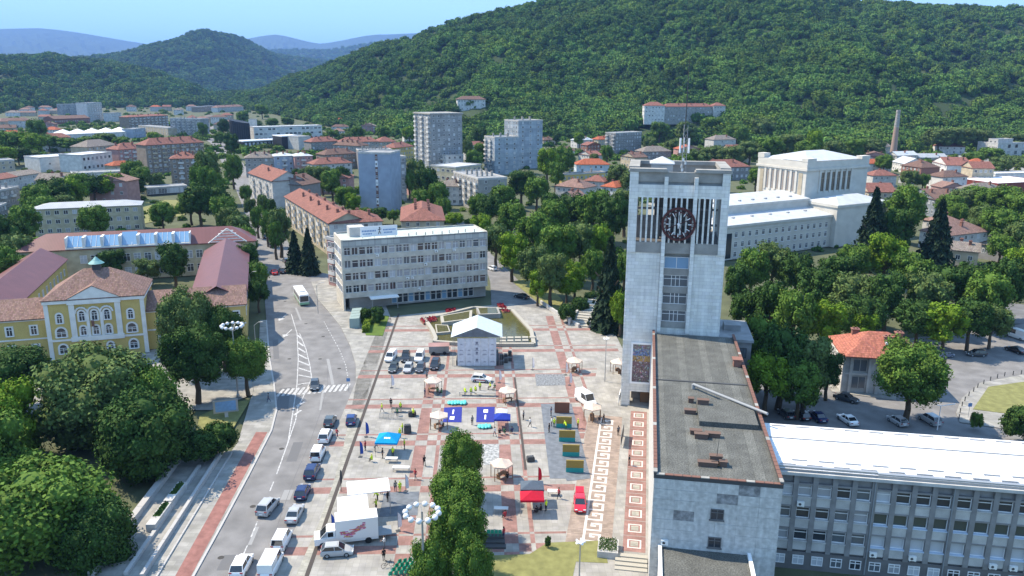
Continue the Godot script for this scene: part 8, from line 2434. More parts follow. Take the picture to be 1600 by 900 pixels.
	for l in [[at(8.35, -84.2), 5.0, "short lamp with a cluster of spotlights on the lawn"], [at(18.82, -150.2), 9.0, "thin grey lamp post left of the clock tower"]]:
		var t = thing("lamp_post", l[2], "lamp post", l[0])
		g = Geo.new()
		g.tube(Vector3.ZERO, V(0, l[1], 0), 0.1, 0.07, 8)
		part(t, "pole", g.into(), M.steel)
		for k in 5:
			g = Geo.new()
			var a = TAU * k / 5
			g.tube(V(cos(a) * 0.1, l[1] - 0.1, sin(a) * 0.1), V(cos(a) * 0.6, l[1] + 0.15, sin(a) * 0.6), 0.1, 0.16, 8)
			part(t, "spotlight", g.into(), M.white_paint)
	var ls = thing("lamp_post", "white double arm street lamp behind the white roof", "lamp post", at(74.4, -128.1, -0.1))
	g = Geo.new()
	g.tube(Vector3.ZERO, V(0, 4.6, 0), 0.09, 0.06, 8)
	part(ls, "pole", g.into(), M.white_paint)
	g = Geo.new()
	g.tube(V(0, 4.5, 0), V(2.4, 4.9, 0), 0.06, 0.09, 8); g.tube(V(0, 4.5, 0), V(-1.1, 4.9, 0.4), 0.05, 0.07, 8)
	part(ls, "arm", g.into(), M.white_paint)
	var cl = [at(-55.24, -162.7), at(-71.3, -209.4), at(-50.2, -197.4), at(-111.6, -365.4)]
	for k in cl.size():
		var t = thing("lamp_post", "curved arm street lamp on the pavement, %s along the main street" % ["nearest", "second", "third", "farthest"][k], "lamp post", cl[k], 0.0, "curved street lamps")
		g = Geo.new()
		g.tube(Vector3.ZERO, V(0, 7.5, 0), 0.09, 0.06, 8)
		part(t, "pole", g.into(), M.steel)
		g = Geo.new()
		g.tube(V(0, 7.5, 0), V(0.9, 8.2, 0), 0.05, 0.05, 6); g.tube(V(0.9, 8.2, 0), V(1.9, 8.3, 0), 0.05, 0.1, 6)
		part(t, "arm", g.into(), M.steel)
	# advertising screen
	var sc = thing("advertising_screen", "large tilted advertising screen with a pale blue picture", "screen", at(-50.82, -131.4), 0.35)
	g = Geo.new()
	g.box(V(-2.1, 0.9, -0.25), V(2.1, 3.3, 0.0))
	part(sc, "housing", g.into(), M.steel)
	g = Geo.new()
	g.quad(V(-1.75, 1.15, 0.02), V(1.75, 1.15, 0.02), V(1.75, 3.05, 0.02), V(-1.75, 3.05, 0.02))
	part(sc, "screen_face", g.into(), M.screen_blue)
	g = Geo.new()
	g.box(V(-0.3, 0, -0.3), V(0.3, 0.9, 0.0))
	part(sc, "foot", g.into(), M.concrete_pale)
	fountain()
	promenade()
	street_bits()

func fountain() -> void:
	var t = thing("fountain", "large angular fountain basin with green water and cascading steps", "fountain")
	var rim = [P2(-22.12, -192.2), P2(-18.28, -194.6), P2(-10.15, -202.5), P2(0.04, -200.3), P2(4.69, -182.2), P2(5.05, -172.1), P2(-7.94, -171.8), P2(-17.72, -173.5), P2(-17.65, -175.8), P2(-18.97, -181.7)]
	var g = Geo.new()
	for i in rim.size():
		g.prism(ribbon(rim[i], rim[(i + 1) % rim.size()], 0.9), 0, 0.75)
	part(t, "basin_wall", g.into(), M.kerb_pale)
	g = Geo.new()
	g.prism(PackedVector2Array(rim), 0.02, 0.35)
	part(t, "water", g.into(), M.water_green)
	for s in [[[P2(-18.03, -191.8), P2(-10.22, -197.1), P2(-9.99, -189.2), P2(-17.19, -185.8)], 1.3, "kerb_pale"], [[P2(-9.31, -198.9), P2(-3.65, -199.6), P2(-2.88, -193.2), P2(-8.37, -192.5)], 1.5, "concrete"], [[P2(-18.75, -185.8), P2(-15.58, -185.3), P2(-14.53, -179.8), P2(-17.77, -178.7)], 0.9, "kerb_pale"]]:
		g = Geo.new()
		g.prism(PackedVector2Array(s[0]), 0.02, s[1])
		var tier = part(t, "tier", g.into(), M[s[2]])
		g = Geo.new()
		var c: Vector2 = (s[0][0] + s[0][1] + s[0][2] + s[0][3]) / 4
		var inner = PackedVector2Array()
		for p in s[0]:
			inner.append(c + (p - c) * 0.82)
		g.prism(inner, s[1] + 0.01, s[1] + 0.012)
		part(tier, "upper_water", g.into(), M.water_green)
	for k in 9:   # stepping blocks along the front and right rims
		g = Geo.new()
		var a: Vector2 = P2(-2.01, -175.6); var b: Vector2 = P2(4.86, -176.3)
		var p = a.lerp(b, (k % 5) / 4.0) + P2(0, 0.0 if k < 5 else 2.2)
		g.prism(PackedVector2Array([p + P2(-0.7, -0.6), p + P2(0.7, -0.6), p + P2(0.7, 0.6), p + P2(-0.7, 0.6)]), 0.0, 0.9)
		part(t, "step_block", g.into(), M.kerb_pale)
	g = Geo.new()   # fountain jets' pipes
	for k in 22:
		var p: Vector2 = P2(-15.29, -181.7).lerp(P2(0.07, -182.1), k / 21.0) + P2(0, 2.5 * sin(k * 2.1))
		g.tube(V(p.x, 0.3, p.y), V(p.x, 0.75, p.y), 0.06, 0.05, 5)
	part(t, "nozzle", g.into(), M.galvanised)
	for b in [[[P2(-23.18, -191.7), P2(-19.53, -194), P2(-18.68, -190.1), P2(-21.8, -187.9)], "red flower bed at the fountain's left corner"], [[P2(-17.41, -199.9), P2(-14.86, -201.8), P2(-14.6, -198.2), P2(-16.79, -196.4)], "red flower bed behind the fountain"], [[P2(-4.11, -205.8), P2(-2.39, -206.5), P2(-0.62, -198.5), P2(-2.28, -197.9)], "red flower bed at the fountain's right corner"]]:
		var f = thing("flower_bed", b[1], "flower bed", Vector3.ZERO, 0.0, "red flower beds by the fountain")
		g = Geo.new()
		g.prism(PackedVector2Array(b[0]), 0.0, 0.55)
		part(f, "planter", g.into(), M.brick)
		g = Geo.new()
		var pl = PackedVector2Array(b[0])
		for i in 260:
			var u = rng.randf(); var v = rng.randf()
			var p: Vector2 = pl[0].lerp(pl[1], u).lerp(pl[3].lerp(pl[2], u), v)
			var h = rng.randf_range(0.55, 0.85)
			var d = V(rng.randfn(), 1.5, rng.randfn()).normalized()
			var x = d.cross(V(1, 0.2, 0.4)).normalized() * 0.22
			var y = d.cross(x).normalized() * 0.22
			var c = V(p.x, h, p.y)
			g.quad(c - x, c - y, c + x, c + y)
		part(f, "flowers", g.into(), M.red_flowers)

func promenade() -> void:
	# river promenade at the lower left: low walls, terrace and planters
	var W = [["low_wall", "pale parapet wall between the dark trees and the promenade", P2(-50.66, -84.2), P2(-52.41, -114), 0.9, 0.85], ["low_wall", "low kerb wall in the middle of the promenade terrace", P2(-46.57, -84.3), P2(-48.35, -112.4), 0.5, 0.45], ["low_wall", "retaining wall between the terrace and the pavement", P2(-44.28, -83.6), P2(-46.48, -116.3), 0.45, 0.7], ["low_wall", "thin kerb line along the pavement beside the cycle strip", P2(-42.67, -83.7), P2(-45.06, -117.3), 0.22, 0.18]]
	for w in W:
		var t = thing(w[0], w[1], "wall", Vector3.ZERO, 0.0, "promenade walls")
		var a: Vector2 = w[2]; var b: Vector2 = w[3]
		var n = int(a.distance_to(b) / 2.4)
		for k in n:   # laid in lengths of stone
			var g = Geo.new()
			g.prism(ribbon(a.lerp(b, (k + 0.01) / n), a.lerp(b, (k + 0.99) / n), w[4]), -0.3, w[5])
			part(t, "stone", g.into(), M.kerb)
	var g = Geo.new()
	g.prism(pts([-50.67, -82.3, -52.63, -115.6, -47.05, -117.9, -45.29, -118, -42.44, -83.7, -42.35, -82.4]), -0.25, 0.02)
	struct("promenade", g.into(), M.concrete_walk)
	for p in [[P2(-47.72, -93.9), P2(-47.99, -99.8), "lower concrete planter box on the promenade"], [P2(-48.05, -100.1), P2(-48.18, -105.5), "upper concrete planter box on the promenade"]]:
		var t = thing("planter", p[2], "planter", Vector3.ZERO, 0.0, "planters on the promenade")
		g = Geo.new()
		g.prism(ribbon(p[0], p[1], 1.25), 0.02, 1.15)
		part(t, "box", g.into(), M.concrete_pale)
		g = Geo.new()
		var a: Vector2 = p[0].lerp(p[1], 0.35); var b: Vector2 = p[0].lerp(p[1], 0.95)
		g.prism(ribbon(a, b, 0.9), 1.152, 1.16)
		for i in 160:
			var c: Vector2 = a.lerp(b, rng.randf()) + P2(rng.randf_range(-0.4, 0.4), rng.randf_range(-0.3, 0.3))
			var d = V(rng.randfn(), 1.0, rng.randfn()).normalized() * 0.22
			var x = d.cross(V(0.3, 0.2, 1)).normalized() * 0.1
			var q = V(c.x, 1.2, c.y)
			g.quad(q - x, q + x, q + x * 0.3 + d, q - x * 0.3 + d)
		part(t, "plants", g.into(), M.leaf_dark)

func street_bits() -> void:
	# bus shelter, kiosk row, sign frames
	var t = thing("bus_shelter", "row of grey green glazed shelters beside the small lawn", "shelter", at(-38.83, -189.1), 0.12)
	var g = Geo.new()
	for k in 4:
		g = Geo.new()
		g.quad(V(-1.2, 2.3, 4 - k * 2.4), V(1.2, 2.5, 4 - k * 2.4), V(1.2, 2.5, 1.8 - k * 2.4), V(-1.2, 2.3, 1.8 - k * 2.4)); g.box(V(-1.15, 0, 1.9 - k * 2.4), V(1.15, 2.25, 2.0 - k * 2.4))
		part(t, "bay", g.into(), M.shelter_glass)
	g = Geo.new()
	g.box(V(-1.2, 0, -5.6), V(1.2, 2.4, -5.5)); g.box(V(-1.2, 0, 4.0), V(1.2, 2.4, 4.1))
	part(t, "end_wall", g.into(), M.shelter_glass)
	# planter with low shrubs by the steps
	var pl = thing("stone_planter", "large stone planter with low shrubs at the end of the meander", "planter", at(12.51, -90.1), -0.16)
	g = Geo.new()
	g.box(V(-1.3, 0, -1.6), V(1.3, 0.9, 1.6))
	part(pl, "box", g.into(), M.concrete_pale)
	g = Geo.new()
	for i in 500:
		var c = V(rng.randf_range(-1.1, 1.1), 0.9 + rng.randf() * 0.3, rng.randf_range(-1.4, 1.4))
		var d = V(rng.randfn(), 1.0, rng.randfn()).normalized() * 0.16
		var x = d.cross(V(0.3, 0.2, 1)).normalized() * 0.08
		g.quad(c - x, c + x, c + x * 0.3 + d, c - x * 0.3 + d)
	part(pl, "shrubs", g.into(), M.leaf_grey)
	# steps at the foot of the framed squares
	var s = thing("steps", "flight of pale stone steps below the framed pink squares", "steps")
	for k in 4:
		g = Geo.new()
		var p = [hall(1.2, -50.2 - k * 0.75), hall(5.2, -50.2 - k * 0.75), hall(5.2, -49.5 - k * 0.75), hall(1.2, -49.5 - k * 0.75)]
		g.prism(PackedVector2Array(p), 0.0, 0.55 - k * 0.14)
		part(s, "step", g.into(), M.kerb_pale)
	# stairway up into the park
	var sw = thing("park_stairway", "pale stone stairway with solid balustrades climbing into the park", "stairs")
	var sa: Vector2 = P2(16.67, -187.6); var sb: Vector2 = P2(22.85, -206.4)
	for k in 12:
		g = Geo.new()
		g.prism(ribbon(sa.lerp(sb, k / 12.0), sa.lerp(sb, (k + 1) / 12.0), 4.5), 0, 0.25 + k * 0.22)
		part(sw, "step", g.into(), M.kerb_pale)
	for o in [-2.6, 2.6]:
		g = Geo.new()
		var d: Vector2 = (sb - sa).normalized().orthogonal() * o
		g.prism(ribbon(sa + d, sb + d, 0.5), 0, 1.6)
		part(sw, "balustrade", g.into(), M.concrete_pale)
	for p in [[P2(7.88, -208.6), P2(11.39, -198.8)], [P2(11.39, -198.8), P2(16.58, -186.5)]]:
		g = Geo.new()
		g.prism(ribbon(p[0], p[1], 0.5), 0, 0.9)
		part(sw, "side_wall", g.into(), M.concrete_pale)
	# bollards round the right hand lawn
	var bg = Geo.new()
	bg.lathe([P2(0.09, 0), P2(0.09, 0.85), P2(0.05, 0.95), P2(0.0, 0.96)], 8)
	var bm = bg.into()
	var line = [at(80.6, -132.6), at(82.4, -135.5), at(84.4, -138.5), at(86.3, -141), at(88.5, -143.6), at(90.7, -145.9), at(92.7, -148), at(95.1, -150.1), at(97.5, -151.9), at(99.8, -153.4), at(102, -154.6), at(104.2, -155.3), at(106.2, -155.8)]
	var words = ["first", "second", "third", "fourth", "fifth", "sixth", "seventh", "eighth", "ninth", "tenth", "eleventh", "twelfth", "thirteenth"]
	for k in line.size():
		var o = thing("bollard", "dark bollard round the right hand lawn, %s counted from the white roof" % words[k], "bollard", line[k], 0.0, "bollards round the lawn")
		part(o, "post", bm, M.steel_dark)
	# green seats at the lower edge and by the tree row
	var cg = Geo.new()
	cg.box(V(-0.22, 0.4, -0.22), V(0.22, 0.46, 0.22)); cg.box(V(-0.22, 0.46, 0.18), V(0.22, 0.95, 0.23))
	for x in [-0.19, 0.19]:
		for z in [-0.19, 0.19]:
			cg.box(V(x - 0.02, 0, z - 0.02), V(x + 0.02, 0.4, z + 0.02))
	var cm = cg.into()
	var o0: Vector3 = at(-14.51, -84.3)
	for i in 4:
		for j in 7:
			var c = thing("plastic_seat", "green plastic seat in the bottom edge block, %s row, %s from the left" % [["front", "second", "third", "rear"][i], ordinal(j + 1)], "seat", o0 + V(0.62 * j + 0.25 * i, 0, -0.85 * i - 0.16 * j), 0.5, "green seats at the bottom edge")
			part(c, "shell", cm, M.seat_green)
	var o1: Vector3 = at(-2.47, -92.2)
	for j in 4:
		var c = thing("plastic_seat", "green plastic seat on the small grandstand, %s from the left" % ordinal(j + 1), "seat", o1 + V(-0.4 + 0.5 * j, 0.66, -0.4), 0.0, "green seats on the grandstand")
		part(c, "shell", cm, M.seat_green)
	var gs = thing("grandstand", "small dark stepped grandstand beside the tree row", "grandstand", o1)
	for k in 3:
		g = Geo.new()
		g.box(V(-1.0 - 0.0 * k, 0, -0.8 + k * 0.85), V(1.6 + 0.15 * k, 0.65 - k * 0.2, 0.0 + k * 0.85))
		part(gs, "tier", g.into(), M.steel_dark)
	# notice boards along the hall side
	for b in [[at(18.62, -122.4), "tall dark notice board beside the framed pink squares", 2.4], [at(20.41, -139.6), "white notice board under the clock tower", 1.8]]:
		var nb = thing("notice_board", b[1], "notice board", b[0], 1.35, "notice boards by the town hall")
		g = Geo.new()
		g.box(V(-b[2], 0.5, -0.05), V(b[2], 2.0, 0.05))
		part(nb, "board", g.into(), M.steel_dark if b[2] > 2 else M.white_paint)
		for x in [-b[2] + 0.1, b[2] - 0.1]:
			g = Geo.new()
			g.tube(V(x, 0, 0), V(x, 2.1, 0), 0.05, 0.05, 6)
			part(nb, "post", g.into(), M.steel)
	# round parasol like dark banner pole by the drain
	var bp = thing("banner_pole", "dark oval banner on a pole standing on the slot drain", "banner", at(-24.84, -105.1), 0.8)
	g = Geo.new()
	g.tube(Vector3.ZERO, V(0, 3.4, 0), 0.05, 0.04, 6)
	part(bp, "pole", g.into(), M.steel_dark)
	g = Geo.new()
	g.ball(V(0.1, 2.3, 0), V(0.22, 1.1, 0.06), 10, 8)
	part(bp, "banner_cloth", g.into(), M.steel_dark)
	# road signs by the crossing
	for s2 in [[at(-49.88, -143.6), "road sign post at the left end of the zebra crossing"], [at(-31.5, -143.9), "blue road sign at the right end of the zebra crossing"], [at(82.7, -133.4), "blue round road sign beside the right hand lawn"]]:
		var rs = thing("road_sign", s2[1], "road sign", s2[0], 0.0, "road signs")
		g = Geo.new()
		g.tube(Vector3.ZERO, V(0, 2.9, 0), 0.04, 0.04, 6)
		part(rs, "post", g.into(), M.galvanised)
		g = Geo.new()
		g.box(V(-0.35, 2.1, 0.045), V(0.35, 2.8, 0.075))
		part(rs, "plate", g.into(), M.blue_paint)
	# bicycle by the truck
	var bk = thing("bicycle", "bicycle with dark frame parked below the box truck's tail lift", "bicycle", at(-15.14, -86.4), 0.5)
	for x in [-0.52, 0.52]:
		g = Geo.new()
		for k in 16:
			var p = TAU * k / 16; var q = TAU * (k + 1) / 16
			g.tube(V(x + cos(p) * 0.33, 0.34 + sin(p) * 0.33, 0), V(x + cos(q) * 0.33, 0.34 + sin(q) * 0.33, 0), 0.025, 0.025, 5, false)
		part(bk, "wheel", g.into(), M.rubber)
	g = Geo.new()
	for e in [[-0.52, 0.34, -0.15, 0.8], [-0.15, 0.8, 0.4, 0.85], [0.4, 0.85, 0.0, 0.34], [0.0, 0.34, -0.52, 0.34], [0.0, 0.34, -0.18, 0.92], [0.52, 0.34, 0.4, 1.0]]:
		g.tube(V(e[0], e[1], 0), V(e[2], e[3], 0), 0.025, 0.025, 5)
	part(bk, "frame", g.into(), M.steel_dark)
	g = Geo.new()
	g.tube(V(0.4, 1.0, -0.28), V(0.4, 1.0, 0.28), 0.02, 0.02, 5)
	part(bk, "handlebar", g.into(), M.steel_dark)
	g = Geo.new()
	g.ball(V(-0.2, 0.95, 0), V(0.14, 0.05, 0.09), 8, 4)
	part(bk, "saddle", g.into(), M.rubber)
	# fence panels among the yellow vests
	for k in 5:
		var fn = thing("barrier", "low silver crowd barrier panel, %s of five behind the turquoise tent" % words[k], "barrier", at(-23.14, -131.3) + V(k * 0.85, 0, 0.1 * k), 0.3, "silver barrier panels")
		g = Geo.new()
		for x in [-0.35, -0.12, 0.12, 0.35]:
			g.tube(V(x, 0, 0), V(x, 1.0, 0), 0.025, 0.025, 5)
		g.tube(V(-0.4, 1.0, 0), V(0.4, 1.0, 0), 0.03, 0.03, 5); g.tube(V(-0.4, 0.2, 0), V(0.4, 0.2, 0), 0.03, 0.03, 5)
		part(fn, "frame", g.into(), M.galvanised)

# ---------- people ----------
func bone(p: Vector3, a: Vector3, b: Vector3, ra: float, rb: float) -> float:
	var d := b - a
	var t := clampf((p - a).dot(d) / d.length_squared(), 0.0, 1.0)
	return p.distance_to(a + d * t) - lerpf(ra, rb, t)

func body_mesh(pose: String) -> ArrayMesh:
	# one continuous figure: tapered bones joined smoothly and meshed as surface nets; colour by zone (top, legs, skin, shoes, hair)
	var J := {"hip": V(0, 0.92, 0), "chest": V(0, 1.3, 0), "neck": V(0, 1.48, 0), "head": V(0, 1.64, -0.02)}
	var arms := {"l": [V(-0.19, 1.42, 0), V(-0.25, 1.13, 0.02), V(-0.24, 0.87, -0.06)], "r": [V(0.19, 1.42, 0), V(0.25, 1.13, 0.02), V(0.24, 0.87, -0.06)]}
	var legs := {"l": [V(-0.1, 0.9, 0), V(-0.11, 0.48, -0.02), V(-0.11, 0.08, 0.02)], "r": [V(0.1, 0.9, 0), V(0.11, 0.48, -0.02), V(0.11, 0.08, 0.02)]}
	if pose == "walk":
		legs.l = [V(-0.1, 0.9, 0), V(-0.1, 0.5, -0.2), V(-0.1, 0.09, -0.24)]
		legs.r = [V(0.1, 0.9, 0), V(0.1, 0.5, 0.1), V(0.1, 0.12, 0.36)]
		arms.l = [V(-0.19, 1.42, 0), V(-0.25, 1.15, 0.14), V(-0.24, 0.92, 0.1)]
		arms.r = [V(0.19, 1.42, 0), V(0.25, 1.15, -0.12), V(0.22, 0.95, -0.28)]
	elif pose == "reach":
		arms.l = [V(-0.19, 1.42, 0), V(-0.27, 1.2, -0.2), V(-0.16, 1.1, -0.44)]
		arms.r = [V(0.19, 1.42, 0), V(0.3, 1.22, -0.18), V(0.18, 1.14, -0.44)]
	elif pose == "bend":
		J = {"hip": V(0, 0.88, 0.08), "chest": V(0, 1.16, -0.2), "neck": V(0, 1.26, -0.38), "head": V(0, 1.3, -0.54)}
		arms.l = [V(-0.19, 1.2, -0.32), V(-0.23, 0.92, -0.42), V(-0.16, 0.7, -0.5)]
		arms.r = [V(0.19, 1.2, -0.32), V(0.23, 0.92, -0.42), V(0.16, 0.7, -0.5)]
	elif pose == "sit":
		J = {"hip": V(0, 0.5, 0.05), "chest": V(0, 0.9, 0.02), "neck": V(0, 1.08, 0), "head": V(0, 1.24, -0.03)}
		legs.l = [V(-0.1, 0.5, 0), V(-0.13, 0.5, -0.42), V(-0.13, 0.08, -0.44)]
		legs.r = [V(0.1, 0.5, 0), V(0.13, 0.5, -0.42), V(0.13, 0.08, -0.44)]
		arms.l = [V(-0.19, 1.02, 0), V(-0.25, 0.75, -0.08), V(-0.15, 0.62, -0.3)]
		arms.r = [V(0.19, 1.02, 0), V(0.25, 0.75, -0.08), V(0.15, 0.62, -0.3)]
	var B := [[J.hip, J.chest, 0.14, 0.155, 0], [J.chest, J.neck, 0.13, 0.06, 0], [J.neck, J.head, 0.055, 0.07, 2], [J.head, J.head + V(0, 0.05, 0), 0.1, 0.1, 2], [J.head + V(0, -0.03, -0.1), J.head + V(0, -0.05, -0.12), 0.016, 0.014, 2]]
	for s in ["l", "r"]:
		var a: Array = arms[s]; var l: Array = legs[s]
		var sx := -1.0 if s == "l" else 1.0
		B.append([J.chest + V(0, 0.08, 0), a[0], 0.1, 0.065, 0]); B.append([a[0], a[1], 0.062, 0.048, 0]); B.append([a[1], a[2], 0.046, 0.034, 2])
		var hd: Vector3 = (a[2] - a[1]).normalized()
		B.append([a[2], a[2] + hd * 0.08, 0.034, 0.03, 2])
		for f in 4:
			B.append([a[2] + hd * 0.08 + V(0, 0, -0.03 + f * 0.02), a[2] + hd * (0.15 + 0.01 * (f % 3)) + V(-sx * 0.01, 0, -0.035 + f * 0.022), 0.011, 0.009, 2])
		B.append([a[2] + hd * 0.03, a[2] + hd * 0.08 + V(-sx * 0.03, 0, -0.045), 0.012, 0.01, 2])
		B.append([l[0], l[1], 0.095, 0.06, 1]); B.append([l[1], l[2], 0.058, 0.042, 1]); B.append([l[2] + V(0, -0.03, 0), l[2] + V(0, -0.045, -0.15), 0.045, 0.035, 3])
		B.append([J.hip, l[0], 0.13, 0.1, 1])
	var c := 0.036
	var lo := V(-0.5, -0.04, -0.78)
	var n := Vector3i(28, 52, 36)
	var field := PackedFloat32Array()
	field.resize(n.x * n.y * n.z)
	field.fill(1.0)
	var zone := PackedByteArray()
	zone.resize(field.size())
	var best := PackedFloat32Array()
	best.resize(field.size())
	best.fill(9.0)
	for b in B:
		var m: float = maxf(b[2], b[3]) + 0.09
		var p0: Vector3 = (b[0].min(b[1]) - Vector3.ONE * m - lo) / c
		var p1: Vector3 = (b[0].max(b[1]) + Vector3.ONE * m - lo) / c
		for z in range(maxi(0, int(p0.z)), mini(n.z, int(p1.z) + 2)):
			for y in range(maxi(0, int(p0.y)), mini(n.y, int(p1.y) + 2)):
				for x in range(maxi(0, int(p0.x)), mini(n.x, int(p1.x) + 2)):
					var i := (z * n.y + y) * n.x + x
					var d := bone(lo + V(x, y, z) * c, b[0], b[1], b[2], b[3])
					var k := 0.03
					var h := clampf(0.5 + 0.5 * (field[i] - d) / k, 0.0, 1.0)
					field[i] = lerpf(field[i], d, h) - k * h * (1.0 - h)
					if d < best[i]:
						best[i] = d
						zone[i] = b[4]
	var idx := {}
	var vs := PackedVector3Array()
	var zs := []
	var corner := [Vector3i(0, 0, 0), Vector3i(1, 0, 0), Vector3i(0, 1, 0), Vector3i(1, 1, 0), Vector3i(0, 0, 1), Vector3i(1, 0, 1), Vector3i(0, 1, 1), Vector3i(1, 1, 1)]
	var cf := []
	for q in corner:
		cf.append(V(q.x, q.y, q.z))
	var edge := [[0, 1], [2, 3], [4, 5], [6, 7], [0, 2], [1, 3], [4, 6], [5, 7], [0, 4], [1, 5], [2, 6], [3, 7]]
	for z in n.z - 1:
		for y in n.y - 1:
			for x in n.x - 1:
				var f := []
				var inside := 0
				for q in corner:
					var v := field[((z + q.z) * n.y + y + q.y) * n.x + x + q.x]
					f.append(v)
					inside += 1 if v < 0 else 0
				if inside == 0 or inside == 8:
					continue
				var p := Vector3.ZERO
				var k := 0
				for e in edge:
					if (f[e[0]] < 0) != (f[e[1]] < 0):
						p += cf[e[0]].lerp(cf[e[1]], f[e[0]] / (f[e[0]] - f[e[1]]))
						k += 1
				idx[Vector3i(x, y, z)] = vs.size()
				vs.append(lo + (V(x, y, z) + p / k) * c)
				zs.append(zone[(z * n.y + y) * n.x + x])
	var gs := [Geo.new(), Geo.new(), Geo.new(), Geo.new()]
	for cell in idx:
		for ax in 3:
			var d := Vector3i.ZERO
			d[ax] = 1
			var u := Vector3i.ZERO
			u[(ax + 1) % 3] = 1
			var w := Vector3i.ZERO
			w[(ax + 2) % 3] = 1
			var a0 := field[(cell.z * n.y + cell.y) * n.x + cell.x]
			var e0: Vector3i = cell + d
			var a1 := field[(e0.z * n.y + e0.y) * n.x + e0.x]
			if (a0 < 0) == (a1 < 0):
				continue
			if not (idx.has(cell - u) and idx.has(cell - w) and idx.has(cell - u - w)):
				continue
			var i0: int = idx[cell]; var i1: int = idx[cell - u]; var i2: int = idx[cell - u - w]; var i3: int = idx[cell - w]
			var g: Geo = gs[zs[i0]]
			if a0 < 0: g.quad(vs[i0], vs[i1], vs[i2], vs[i3])
			else: g.quad(vs[i3], vs[i2], vs[i1], vs[i0])
	var m := ArrayMesh.new()
	for g in gs:
		g.into(m)
	return m

func hair_mesh(pose: String) -> ArrayMesh:
	var h: Vector3 = {"stand": V(0, 1.64, -0.02), "walk": V(0, 1.64, -0.02), "reach": V(0, 1.64, -0.02), "bend": V(0, 1.3, -0.54), "sit": V(0, 1.24, -0.03)}[pose]
	var g = Geo.new()
	g.ball(h + V(0, 0.075, 0.022), V(0.108, 0.1, 0.112), 12, 8)
	g.ball(h + V(0, 0.0, 0.05), V(0.1, 0.1, 0.075), 10, 6)
	return g.into()

func person(pose: String, top: String, legs: String, label: String, at: Vector3, turn: float, vest := false, group := "people on the square") -> void:
	if not cache.has("body_" + pose):
		cache["body_" + pose] = body_mesh(pose)
		cache["hair_" + pose] = hair_mesh(pose)
	var t = thing("person", label, "person", at, turn, group)
	part(t, "body", cache["body_" + pose], [M[top], M[legs], M.skin, M.rubber])
	part(t, "hair", cache["hair_" + pose], M.hair_dark if not vest else M.helmet_yellow)

